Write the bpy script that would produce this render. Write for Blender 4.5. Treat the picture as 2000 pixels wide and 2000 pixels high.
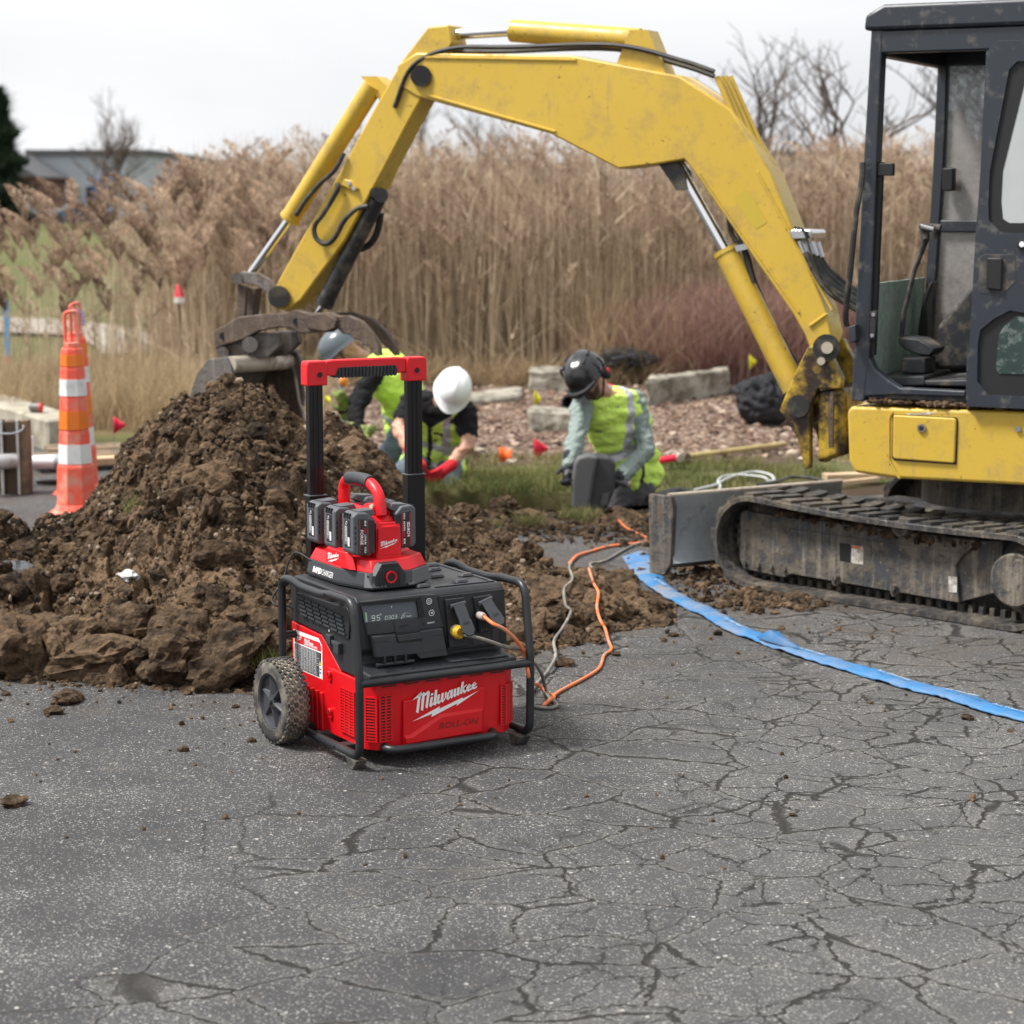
import bpy, bmesh, math, random
import numpy as np
from mathutils import Vector, Matrix, noise as mnoise
rad = math.radians
random.seed(7)
rng = np.random.default_rng(7)
for o in list(bpy.data.objects):
    bpy.data.objects.remove(o)
scene = bpy.context.scene
COL = scene.collection

# ------------------------------------------------------------------ camera
FPX, CAMH = 4167.0, 1.7
PIT = math.atan(615.0 / FPX)
cd = bpy.data.cameras.new("camera")
cd.sensor_width = 36.0
cd.lens = 36.0 * FPX / 2000.0
cd.clip_start = 0.05
cd.clip_end = 3000
cd.dof.use_dof = True
cd.dof.focus_distance = 6.45
cd.dof.aperture_fstop = 4.2
cam = bpy.data.objects.new("camera", cd)
COL.objects.link(cam)
cam.location = (0, 0, CAMH)
cam.rotation_euler = (math.pi / 2 - PIT, 0, 0)
scene.camera = cam

# ------------------------------------------------------------------ light
SUN_EL, SUN_AZ = rad(58), rad(-100)      # azimuth of the sun measured clockwise from +Y
world = bpy.data.worlds.new("World")
scene.world = world
world.use_nodes = True
wn = world.node_tree
wn.nodes.clear()
wo = wn.nodes.new("ShaderNodeOutputWorld")
bg = wn.nodes.new("ShaderNodeBackground")
sky = wn.nodes.new("ShaderNodeTexSky")
sky.sky_type = 'NISHITA'
sky.sun_disc = False
sky.sun_elevation = SUN_EL
sky.sun_rotation = SUN_AZ
sky.air_density = 1.0
sky.dust_density = 6.0
sky.ozone_density = 1.0
hs = wn.nodes.new("ShaderNodeHueSaturation")
hs.inputs['Saturation'].default_value = 0.16
hs.inputs['Value'].default_value = 1.0
mxs = wn.nodes.new("ShaderNodeMixRGB")
mxs.inputs['Fac'].default_value = 0.65
cn = wn.nodes.new("ShaderNodeTexNoise"); cn.inputs['Scale'].default_value = 2.2; cn.inputs['Detail'].default_value = 6; cn.inputs['Distortion'].default_value = 0.6
ctc = wn.nodes.new("ShaderNodeTexCoord"); cmp_ = wn.nodes.new("ShaderNodeMapping"); cmp_.inputs['Scale'].default_value = (1, 1, 3.5)
wn.links.new(ctc.outputs['Generated'], cmp_.inputs[0]); wn.links.new(cmp_.outputs[0], cn.inputs['Vector'])
crp = wn.nodes.new("ShaderNodeValToRGB"); wn.links.new(cn.outputs['Fac'], crp.inputs[0])      # broken cloud deck
crp.color_ramp.elements[0].position = 0.3; crp.color_ramp.elements[0].color = (9.0, 9.2, 9.6, 1)
crp.color_ramp.elements[1].position = 0.7; crp.color_ramp.elements[1].color = (12.6, 12.6, 12.7, 1)
wn.links.new(crp.outputs[0], mxs.inputs['Color2'])
wn.links.new(sky.outputs[0], hs.inputs['Color'])
wn.links.new(hs.outputs[0], mxs.inputs['Color1'])
wn.links.new(mxs.outputs[0], bg.inputs[0])
bg.inputs[1].default_value = 0.072
wn.links.new(bg.outputs[0], wo.inputs[0])
sd = bpy.data.lights.new("sun", 'SUN')
sd.energy = 3.3
sd.angle = rad(11)
sd.color = (1.0, 0.965, 0.92)
sun = bpy.data.objects.new("sun", sd)
COL.objects.link(sun)
sdir = Vector((math.sin(SUN_AZ) * math.cos(SUN_EL), math.cos(SUN_AZ) * math.cos(SUN_EL), math.sin(SUN_EL)))
sun.rotation_euler = (-sdir).to_track_quat('-Z', 'Y').to_euler()
scene.view_settings.view_transform = 'Standard'
scene.view_settings.look = 'None'
scene.view_settings.exposure = 0.88
scene.view_settings.gamma = 1.0
scene.render.engine = 'CYCLES'
scene.cycles.use_denoising = True
scene.cycles.max_bounces = 6
scene.cycles.diffuse_bounces = 3
scene.cycles.transparent_max_bounces = 12
scene.cycles.caustics_reflective = False
scene.cycles.caustics_refractive = False

# ------------------------------------------------------------------ photo rays -> places
CP, SP = math.cos(PIT), math.sin(PIT)
def ray(px, py):
    x = (px - 1000) / FPX; u = (1000 - py) / FPX
    return Vector((x, CP + u * SP, -SP + u * CP))
CAMP = Vector((0, 0, CAMH))
def G(px, py, z=0.0):
    r = ray(px, py)
    return CAMP + r * ((z - CAMH) / r.z)
def PY(px, py, Y):
    r = ray(px, py)
    return CAMP + r * (Y / r.y)
class Frame:
    """a local frame standing on the ground: origin, heading; converts rays to local planes"""
    def __init__(s, o, ang):
        s.o = Vector(o); s.a = ang; s.R = Matrix.Rotation(ang, 3, 'Z'); s.Ri = s.R.transposed()
    def inv(s, px, py, ax, v):
        r = s.Ri @ ray(px, py); o = s.Ri @ (CAMP - s.o)
        t = (v - o[ax]) / r[ax]
        return o + t * r
    def w(s, p):
        return s.o + s.R @ Vector(p)

# ------------------------------------------------------------------ object helpers
def link(o, parent=None):
    COL.objects.link(o)
    if parent is not None:
        o.parent = parent
    return o
def props(o, label=None, cat=None, group=None, kind=None):
    if label: o['label'] = label
    if cat: o['category'] = cat
    if group: o['group'] = group
    if kind: o['kind'] = kind
    return o
def thing(name, label, cat, loc=(0, 0, 0), rz=0.0, group=None):
    o = bpy.data.objects.new(name, None)
    o.empty_display_size = 0.1
    link(o)
    o.location = loc
    o.rotation_euler = (0, 0, rz)
    return props(o, label, cat, group)
def dup(o, parent=None):
    c = o.copy(); COL.objects.link(c); c.parent = parent
    for ch in [k for k in o.children]:
        dup(ch, c)
    return c

SPLIT = {'frame_bolt', 'lever_knob', 'door_groove', 'corner_bumper', 'drain_slot', 'lid_rib', 'louvre', 'deck_screw', 'panel_screw', 'crossbar_screw', 'crossbar_screw_ring', 'bracket', 'outlet_slot', 'top_notch', 'side_slot', 'hydraulic_pipe', 'hose_fitting', 'plate_bolt', 'catch_bolt', 'warning_sticker', 'pin_hole', 'blade_arm', 'travel_lever', 'eye', 'iris', 'vent', 'chin_strap', 'ear_muff', 'muff_cap', 'side_handle', 'hydraulic_hose', 'stick_hose', 'coupler_plate', 'coupler_pin', 'breaker_cover', 'side_glass', 'cylinder_eye', 'pin_cap', 'bucket_link', 'boom_weld', 'pedal', 'seat', 'weld_seam'}
class MB:
    def __init__(s):
        s.v = []; s.f = []; s.m = []
    def add(s, verts, faces, mi=0, M=None):
        b = len(s.v)
        if M is not None:
            verts = [tuple(M @ Vector(p)) for p in verts]
        s.v.extend([tuple(p) for p in verts])
        s.f.extend([tuple(i + b for i in f) for f in faces])
        s.m.extend([mi] * len(faces))
        return s
    def box(s, lo, hi, mi=0, M=None):
        x0, y0, z0 = lo; x1, y1, z1 = hi
        v = [(x0, y0, z0), (x1, y0, z0), (x1, y1, z0), (x0, y1, z0), (x0, y0, z1), (x1, y0, z1), (x1, y1, z1), (x0, y1, z1)]
        f = [(0, 3, 2, 1), (4, 5, 6, 7), (0, 1, 5, 4), (1, 2, 6, 5), (2, 3, 7, 6), (3, 0, 4, 7)]
        return s.add(v, f, mi, M)
    def cbox(s, c, size, mi=0, rot=None):
        M = Matrix.Translation(Vector(c))
        if rot is not None:
            M = M @ (rot if isinstance(rot, Matrix) else Matrix.Rotation(rot[0], 4, rot[1]))
        h = [k / 2 for k in size]
        return s.box((-h[0], -h[1], -h[2]), (h[0], h[1], h[2]), mi, M)
    def prism(s, pts, a, b, axis='y', mi=0, M=None, top=None):
        """2-D outline extruded between a and b along axis. pts in the two other axes (x,z)/(y,z)/(x,y)."""
        n = len(pts)
        def mk(p, t):
            return {'y': (p[0], t, p[1]), 'x': (t, p[0], p[1]), 'z': (p[0], p[1], t)}[axis]
        top = top or pts
        v = [mk(p, a) for p in pts] + [mk(p, b) for p in top]
        area = sum(pts[i][0] * pts[(i + 1) % n][1] - pts[(i + 1) % n][0] * pts[i][1] for i in range(n))
        flip = (area > 0)
        if axis == 'y': flip = not flip
        if b < a: flip = not flip
        f0 = tuple(range(n)); f1 = tuple(range(2 * n - 1, n - 1, -1))
        sides = [(i, i + n, (i + 1) % n + n, (i + 1) % n) for i in range(n)]
        fs = [f0, f1] + sides
        if flip:
            fs = [tuple(reversed(q)) for q in fs]
        return s.add(v, fs, mi, M)
    def tube(s, path, r, n=8, mi=0, closed=False, cap=True, M=None, flat=None):
        P = [Vector(p) for p in path]
        L = len(P)
        rr = r if hasattr(r, '__len__') else [r] * L
        T = []
        for i in range(L):
            a = P[(i - 1) % L] if (i > 0 or closed) else P[i]
            b = P[(i + 1) % L] if (i < L - 1 or closed) else P[i]
            t = (b - a)
            T.append(t.normalized() if t.length > 1e-9 else Vector((0, 0, 1)))
        up = Vector((0, 0, 1)) if abs(T[0].z) < 0.9 else Vector((1, 0, 0))
        N = (up - T[0] * up.dot(T[0])).normalized()
        v = []
        for i in range(L):
            N = (N - T[i] * N.dot(T[i]))
            N = N.normalized() if N.length > 1e-6 else Vector((1, 0, 0))
            B = T[i].cross(N)
            for k in range(n):
                an = 2 * math.pi * k / n
                q = P[i] + (N * math.cos(an) + B * math.sin(an) * (flat or 1.0)) * rr[i]
                v.append(tuple(q))
        f = []
        for i in range(L if closed else L - 1):
            for k in range(n):
                i2 = (i + 1) % L
                f.append((i * n + k, i * n + (k + 1) % n, i2 * n + (k + 1) % n, i2 * n + k))
        if cap and not closed:
            f.append(tuple(range(n - 1, -1, -1)))
            f.append(tuple((L - 1) * n + k for k in range(n)))
        return s.add(v, f, mi, M)
    def lathe(s, prof, c=(0, 0, 0), axis='z', n=24, mi=0, M=None, cap=True):
        """prof: list of (r, h) along the axis"""
        v = []
        for r, h in prof:
            for k in range(n):
                a = 2 * math.pi * k / n
                x, y = r * math.cos(a), r * math.sin(a)
                p = {'z': (x, y, h), 'x': (h, x, y), 'y': (y, h, x)}[axis]
                v.append((p[0] + c[0], p[1] + c[1], p[2] + c[2]))
        f = []
        for i in range(len(prof) - 1):
            for k in range(n):
                f.append((i * n + k, i * n + (k + 1) % n, (i + 1) * n + (k + 1) % n, (i + 1) * n + k))
        if cap and prof[0][0] > 1e-6: f.append(tuple(range(n - 1, -1, -1)))
        if cap and prof[-1][0] > 1e-6: f.append(tuple((len(prof) - 1) * n + k for k in range(n)))
        return s.add(v, f, mi, M)
    def cyl(s, a, b, r, n=16, mi=0, r2=None):
        return s.tube([a, b], [r, r if r2 is None else r2], n, mi)
    def ell(s, c, rx, ry, rz, n=16, m=10, mi=0, M=None):
        v = []; f = []
        for i in range(m + 1):
            th = math.pi * i / m
            for k in range(n):
                ph = 2 * math.pi * k / n
                v.append((c[0] + rx * math.sin(th) * math.cos(ph), c[1] + ry * math.sin(th) * math.sin(ph), c[2] + rz * math.cos(th)))
        for i in range(m):
            for k in range(n):
                f.append((i * n + k, (i + 1) * n + k, (i + 1) * n + (k + 1) % n, i * n + (k + 1) % n))
        return s.add(v, f, mi, M)
    def quad(s, a, b, c, d, mi=0):
        return s.add([a, b, c, d], [(0, 1, 2, 3)], mi)
    def islands(s):
        par = list(range(len(s.v)))
        def find(a):
            while par[a] != a: par[a] = par[par[a]]; a = par[a]
            return a
        for f in s.f:
            r0 = find(f[0])
            for q in f[1:]: par[find(q)] = r0
        g = {}
        for f, m in zip(s.f, s.m): g.setdefault(find(f[0]), []).append((f, m))
        out = []
        for fs in g.values():
            k = MB(); mp = {}
            for f, m in fs:
                for q in f:
                    if q not in mp: mp[q] = len(k.v); k.v.append(s.v[q])
                k.f.append(tuple(mp[q] for q in f)); k.m.append(m)
            out.append(k)
        return out
    def build(s, name, mats, parent=None, bevel=0.0, smooth=True, seg=2, ang=35, whole=False):
        if name in SPLIT and not whole:
            o = None
            for k in s.islands(): o = k.build(name, mats, parent, bevel, smooth, seg, ang, True)
            return o
        me = bpy.data.meshes.new(name)
        me.from_pydata(s.v, [], s.f)
        if not isinstance(mats, (list, tuple)): mats = [mats]
        for m in mats: me.materials.append(m)
        if len(mats) > 1:
            me.polygons.foreach_set('material_index', np.array(s.m, dtype=np.int32))
        me.update()
        o = bpy.data.objects.new(name, me)
        link(o, parent)
        if smooth:
            me.polygons.foreach_set('use_smooth', np.ones(len(me.polygons), dtype=bool))
            me.set_sharp_from_angle(angle=rad(ang))
        if bevel > 0:
            b = o.modifiers.new('bevel', 'BEVEL')
            b.width = bevel; b.segments = seg; b.limit_method = 'ANGLE'; b.angle_limit = rad(35)
            b.harden_normals = False
            b.use_clamp_overlap = True
            if smooth:
                me.polygons.foreach_set('use_smooth', np.ones(len(me.polygons), dtype=bool))
                w = o.modifiers.new('wn', 'WEIGHTED_NORMAL'); w.keep_sharp = True
        return o

def np_mesh(name, V, F, mats, parent=None, mi=None, smooth=False, attr=None):
    """V (n,3) array, F (m,k) int array"""
    me = bpy.data.meshes.new(name)
    V = np.asarray(V, dtype=np.float32); F = np.asarray(F, dtype=np.int32)
    me.vertices.add(len(V)); me.vertices.foreach_set('co', V.ravel())
    k = F.shape[1]
    me.loops.add(F.size); me.loops.foreach_set('vertex_index', F.ravel())
    me.polygons.add(len(F))
    me.polygons.foreach_set('loop_start', np.arange(0, F.size, k, dtype=np.int32))
    me.polygons.foreach_set('loop_total', np.full(len(F), k, dtype=np.int32))
    if not isinstance(mats, (list, tuple)): mats = [mats]
    for m in mats: me.materials.append(m)
    if mi is not None: me.polygons.foreach_set('material_index', np.asarray(mi, dtype=np.int32))
    me.polygons.foreach_set('use_smooth', np.full(len(F), smooth, dtype=bool))
    if attr:
        for an, (typ, data) in attr.items():
            a = me.attributes.new(an, typ, 'POINT')
            if typ == 'FLOAT': a.data.foreach_set('value', np.asarray(data, dtype=np.float32))
            else: a.data.foreach_set('color', np.asarray(data, dtype=np.float32).ravel())
    me.update(calc_edges=True)
    me.validate()
    o = bpy.data.objects.new(name, me)
    return link(o, parent)

def fillet(pts, r, n=5):
    """round the inner corners of a polyline"""
    P = [Vector(p) for p in pts]; out = [P[0]]
    rr = r if hasattr(r, '__len__') else [r] * len(P)
    for i in range(1, len(P) - 1):
        a, b, c = P[i - 1], P[i], P[i + 1]
        d1 = (a - b); d2 = (c - b)
        k = min(rr[i], d1.length * 0.49, d2.length * 0.49)
        p1 = b + d1.normalized() * k; p2 = b + d2.normalized() * k
        for j in range(n + 1):
            t = j / n
            out.append(p1 * (1 - t) ** 2 + b * 2 * t * (1 - t) + p2 * t * t)
    out.append(P[-1])
    return out
def catmull(pts, n=8):
    P = [Vector(p) for p in pts]; P = [P[0] * 2 - P[1]] + P + [P[-1] * 2 - P[-2]]
    out = []
    for i in range(1, len(P) - 2):
        for j in range(n):
            t = j / n
            out.append(0.5 * ((2 * P[i]) + (P[i + 1] - P[i - 1]) * t + (2 * P[i - 1] - 5 * P[i] + 4 * P[i + 1] - P[i + 2]) * t * t
                       + (3 * P[i] - P[i - 1] - 3 * P[i + 1] + P[i + 2]) * t ** 3))
    out.append(P[-2])
    return out

# ------------------------------------------------------------------ materials
class NT:
    def __init__(s, name):
        s.mat = bpy.data.materials.new(name); s.mat.use_nodes = True
        s.t = s.mat.node_tree; s.t.nodes.clear()
        s.out = s.n('ShaderNodeOutputMaterial'); s.b = s.n('ShaderNodeBsdfPrincipled')
        s.l(s.b.outputs[0], s.out.inputs[0])
        s.tc = s.n('ShaderNodeTexCoord')
    def n(s, typ, **kw):
        x = s.t.nodes.new(typ)
        for k, v in kw.items(): setattr(x, k, v)
        return x
    def l(s, a, b): s.t.links.new(a, b)
    def put(s, sock, v):
        if hasattr(v, 'is_linked') or isinstance(v, bpy.types.NodeSocket): s.l(v, sock)
        else: sock.default_value = v
    def noise(s, scale, detail=4, rough=0.55, vec=None, dist=0.0, stretch=None):
        x = s.n('ShaderNodeTexNoise'); x.inputs['Scale'].default_value = scale
        x.inputs['Detail'].default_value = detail; x.inputs['Roughness'].default_value = rough
        x.inputs['Distortion'].default_value = dist
        v = vec if vec is not None else s.tc.outputs['Object']
        if stretch:
            mp = s.n('ShaderNodeMapping'); mp.inputs['Scale'].default_value = stretch; s.l(v, mp.inputs[0]); v = mp.outputs[0]
        s.l(v, x.inputs['Vector'])
        return x.outputs['Fac']
    def vor(s, scale, feature='F1', vec=None, out='Distance', rnd=1.0):
        x = s.n('ShaderNodeTexVoronoi', feature=feature); x.inputs['Scale'].default_value = scale
        x.inputs['Randomness'].default_value = rnd
        s.l(vec if vec is not None else s.tc.outputs['Object'], x.inputs['Vector'])
        return x.outputs[out]
    def ramp(s, fac, stops):
        x = s.n('ShaderNodeValToRGB'); s.l(fac, x.inputs[0])
        cr = x.color_ramp
        while len(cr.elements) < len(stops): cr.elements.new(0.5)
        for e, (p, c) in zip(cr.elements, stops):
            e.position = p; e.color = (c, c, c, 1) if not hasattr(c, '__len__') else (*c[:3], 1)
        return x.outputs[0]
    def mix(s, fac, a, b, mode='MIX'):
        x = s.n('ShaderNodeMixRGB', blend_type=mode)
        s.put(x.inputs[0], fac)
        for i, v in ((1, a), (2, b)):
            if hasattr(v, '__len__') and not isinstance(v, bpy.types.NodeSocket): x.inputs[i].default_value = (*v[:3], 1)
            else: s.put(x.inputs[i], v)
        return x.outputs[0]
    def math(s, op, a, b=0.0, c=None, clamp=False):
        x = s.n('ShaderNodeMath', operation=op, use_clamp=clamp)
        s.put(x.inputs[0], a); s.put(x.inputs[1], b)
        if c is not None: s.put(x.inputs[2], c)
        return x.outputs[0]
    def bump(s, h, strength=0.3, dist=0.01, normal=None):
        x = s.n('ShaderNodeBump'); x.inputs['Strength'].default_value = strength; x.inputs['Distance'].default_value = dist
        s.l(h, x.inputs['Height'])
        if normal is not None: s.l(normal, x.inputs['Normal'])
        return x.outputs[0]
    def fin(s, color=None, rough=None, normal=None, metal=None, spec=None):
        if color is not None:
            if isinstance(color, bpy.types.NodeSocket): s.l(color, s.b.inputs['Base Color'])
            else: s.b.inputs['Base Color'].default_value = (*color[:3], 1)
        if rough is not None: s.put(s.b.inputs['Roughness'], rough)
        if metal is not None: s.put(s.b.inputs['Metallic'], metal)
        if spec is not None: s.b.inputs['Specular IOR Level'].default_value = spec
        if normal is not None: s.l(normal, s.b.inputs['Normal'])
        return s.mat

def simple(name, col, rough=0.5, metal=0.0, var=0.12, vscale=12.0, bump=0.0, bscale=200.0, dirt=None, dirt_amt=0.0, dscale=6.0, spec=None, seed=0.0):
    m = NT(name)
    c = m.mix(m.noise(vscale, 5, 0.6), [k * (1 - var) for k in col], [min(1, k * (1 + var)) for k in col])
    r = rough
    if dirt is not None and dirt_amt > 0:
        nf = m.noise(dscale, 8, 0.68)
        f = m.ramp(nf, [(0.30 + dirt_amt * 0.12, 1.0), (0.42 + dirt_amt * 0.16, 0.0)])
        f = m.math('MULTIPLY', f, 0.85)
        c = m.mix(f, c, dirt)
        r = m.math('ADD', m.math('MULTIPLY', f, 0.85 - rough), rough)
    nrm = None
    if bump > 0:
        nrm = m.bump(m.noise(bscale, 4, 0.6), bump, 0.002)
    return m.fin(c, r, nrm, metal, spec)
# ================================================================== numpy noise
def _h(ix, iy, seed):
    n = (ix.astype(np.int64) * 374761393 + iy.astype(np.int64) * 668265263 + seed * 974634777) & 0x7fffffff
    n = ((n ^ (n >> 13)) * 1274126177) & 0x7fffffff
    n = ((n ^ (n >> 16)) * 1911520717) & 0x7fffffff
    return (n & 0xffffff) / float(0xffffff)
def vnoise(x, y, seed=0):
    ix = np.floor(x); iy = np.floor(y); fx = x - ix; fy = y - iy
    fx = fx * fx * fx * (fx * (fx * 6 - 15) + 10); fy = fy * fy * fy * (fy * (fy * 6 - 15) + 10)
    a = _h(ix, iy, seed); b = _h(ix + 1, iy, seed); c = _h(ix, iy + 1, seed); d = _h(ix + 1, iy + 1, seed)
    return (a + (b - a) * fx) * (1 - fy) + (c + (d - c) * fx) * fy
def fbm(x, y, oct=5, seed=0, gain=0.5):
    s = 0; a = 1; t = 0
    for i in range(oct):
        s = s + a * vnoise(x * 2 ** i + 13.7 * i, y * 2 ** i - 7.3 * i, seed + i); t += a; a *= gain
    return s / t - 0.5
def worley(x, y, seed=0):
    ix = np.floor(x); iy = np.floor(y)
    f1 = np.full(x.shape, 9.0); f2 = np.full(x.shape, 9.0); idv = np.zeros(x.shape)
    for dx in (-1, 0, 1):
        for dy in (-1, 0, 1):
            cx = ix + dx; cy = iy + dy
            px = cx + _h(cx, cy, seed + 11); py = cy + _h(cx, cy, seed + 23)
            d = np.hypot(px - x, py - y)
            new = d < f1
            f2 = np.where(new, f1, np.minimum(f2, d))
            idv = np.where(new, _h(cx, cy, seed + 37), idv)
            f1 = np.where(new, d, f1)
    return f1, f2, idv
def sstep(a, b, x):
    t = np.clip((x - a) / (b - a), 0, 1)
    return t * t * (3 - 2 * t)

# ================================================================== materials of the setting
def m_asphalt():
    m = NT('asphalt'); P = m.tc.outputs['Object']
    warp = m.n('ShaderNodeTexNoise'); warp.inputs['Scale'].default_value = 2.2; warp.inputs['Detail'].default_value = 5; m.l(P, warp.inputs['Vector'])
    def warped(amt, base):
        v = m.n('ShaderNodeVectorMath', operation='MULTIPLY_ADD'); m.l(warp.outputs['Color'], v.inputs[0])
        v.inputs[1].default_value = (amt, amt, 0); m.l(base, v.inputs[2]); return v.outputs[0]
    fine = m.n('ShaderNodeTexNoise'); fine.inputs['Scale'].default_value = 34; fine.inputs['Detail'].default_value = 5; fine.inputs['Roughness'].default_value = 0.7; m.l(P, fine.inputs['Vector'])
    v2 = m.n('ShaderNodeVectorMath', operation='MULTIPLY_ADD'); m.l(fine.outputs['Color'], v2.inputs[0]); v2.inputs[1].default_value = (0.058, 0.058, 0); m.l(warped(0.26, P), v2.inputs[2])
    W = v2.outputs[0]
    mp1 = m.n('ShaderNodeMapping'); mp1.inputs['Rotation'].default_value = (0, 0, 0.4); mp1.inputs['Scale'].default_value = (1, 1.35, 1); m.l(W, mp1.inputs[0]); W1 = mp1.outputs[0]
    e1 = m.vor(2.9, 'DISTANCE_TO_EDGE', W1); e2 = m.vor(6.2, 'DISTANCE_TO_EDGE', W)
    sx = m.n('ShaderNodeSeparateXYZ'); m.l(P, sx.inputs[0])
    # cracking is dense at the lower right of the lot and dies out to the left
    a = m.math('ADD', m.math('MULTIPLY', sx.outputs[0], 0.60), m.math('MULTIPLY', sx.outputs[1], -0.13))
    a = m.math('ADD', a, m.math('MULTIPLY', m.math('SUBTRACT', m.noise(0.9, 3), 0.5), 1.1))
    mask = m.ramp(m.math('ADD', a, 1.22), [(0.0, 0.0), (0.2, 1.0)])
    mask2 = m.ramp(m.math('ADD', a, 0.75), [(0.0, 0.0), (0.5, 1.0)])
    wv_ = m.noise(3.4, 4, 0.6)
    wid = m.math('ADD', 0.010, m.math('MULTIPLY', m.ramp(wv_, [(0.46, 0.0), (0.85, 1.0)]), 0.040))
    c1 = m.math('SUBTRACT', 1.0, m.math('DIVIDE', e1, wid), clamp=True)
    c1 = m.math('MULTIPLY', m.math('POWER', c1, 0.38), mask)
    brk = m.ramp(m.noise(1.7, 4), [(0.42, 0.0), (0.50, 1.0)])
    c2 = m.math('SUBTRACT', 1.0, m.math('DIVIDE', e2, m.math('MULTIPLY', wid, 1.1)), clamp=True)
    c2 = m.math('MULTIPLY', m.math('MULTIPLY', m.math('POWER', c2, 0.6), brk), mask2)
    crack = m.math('MAXIMUM', c1, c2)
    near = m.math('SUBTRACT', 1.0, m.math('DIVIDE', e1, 0.11), clamp=True)
    near = m.math('MULTIPLY', near, mask)
    # aggregate: pale chips of two sizes, clustered where the binder has worn away
    def chips(sc, thr_, rad_):
        col_ = m.vor(sc, 'F1', P, 'Color'); sp = m.n('ShaderNodeSeparateColor'); m.l(col_, sp.inputs[0]); d = m.vor(sc, 'F1', P)
        f = m.math('MULTIPLY', m.math('GREATER_THAN', sp.outputs[0], thr_), m.math('LESS_THAN', d, rad_)); return f, sp
    big = m.noise(1.9, 6, 0.68); med = m.noise(8, 5, 0.65); fn = m.noise(120, 4, 0.75)
    wear = m.math('ADD', m.math('MULTIPLY', big, 0.8), m.math('MULTIPLY', med, 0.45))
    k1, s1_ = chips(230, m.math('SUBTRACT', 1.36, m.math('MULTIPLY', wear, 0.90)), 0.50)
    k2, s2_ = chips(120, m.math('SUBTRACT', 1.44, m.math('MULTIPLY', wear, 0.86)), 0.42)
    k3, s3_ = chips(60, 0.993, 0.33)
    base = m.mix(m.ramp(big, [(0.3, 0.0), (0.7, 1.0)]), (0.042, 0.043, 0.047), (0.094, 0.094, 0.094))
    base = m.mix(m.math('MULTIPLY', mask2, 0.65), base, m.mix(big, (0.088, 0.088, 0.088), (0.178, 0.175, 0.168)))
    base = m.mix(m.ramp(fn, [(0.34, 0.75), (0.62, 0.0)]), base, (0.018, 0.018, 0.021))
    base = m.mix(m.ramp(m.noise(0.55, 5, 0.6, dist=1.0), [(0.56, 0.0), (0.66, 0.35)]), base, (0.030, 0.029, 0.029))
    tone = m.mix(s1_.outputs[2], (0.16, 0.158, 0.152), (0.40, 0.385, 0.36))
    col = m.mix(k1, base, tone); col = m.mix(k2, col, m.mix(s2_.outputs[2], (0.17, 0.165, 0.155), (0.42, 0.40, 0.375))); col = m.mix(k3, col, (0.46, 0.43, 0.39))
    stone = m.math('MAXIMUM', k1, k2)
    # soil trodden and driven over the surface near the pile and machine
    df = m.ramp(m.noise(2.2, 9, 0.75), [(0.46, 0.0), (0.70, 0.85)])
    dmr = m.n('ShaderNodeMapRange'); m.l(sx.outputs[1], dmr.inputs[0]); dmr.inputs[1].default_value = 6.3; dmr.inputs[2].default_value = 8.8
    col = m.mix(m.math('MULTIPLY', df, dmr.outputs[0]), col, (0.095, 0.068, 0.046))
    col = m.mix(m.math('MULTIPLY', m.ramp(m.noise(6, 8, 0.75), [(0.55, 0.0), (0.72, 0.5)]), 1.0), col, (0.10, 0.085, 0.068))
    col = m.mix(m.math('MULTIPLY', m.math('MULTIPLY', near, near), 0.30), col, (0.24, 0.225, 0.20))
    col = m.mix(m.math('MULTIPLY', crack, 0.95), col, (0.012, 0.010, 0.008))
    ch = m.ramp(m.noise(16, 6, 0.72), [(0.55, 0.0), (0.66, 0.7)])
    col = m.mix(m.math('MULTIPLY', ch, m.math('MULTIPLY', crack, 0.8)), col, (0.090, 0.066, 0.042))
    h = m.math('ADD', m.math('MULTIPLY', crack, -1.2), m.math('MULTIPLY', m.noise(240, 3, 0.75), 0.35))
    h = m.math('ADD', h, m.math('MULTIPLY', med, 0.5)); h = m.math('ADD', h, m.math('MULTIPLY', stone, 0.15)); h = m.math('ADD', h, m.math('MULTIPLY', near, -0.25))
    nrm = m.bump(h, 1.0, 0.016)
    return m.fin(col, m.math('ADD', 0.60, m.math('MULTIPLY', med, 0.3)), nrm, spec=0.4)
M_ASPH = m_asphalt()

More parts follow.
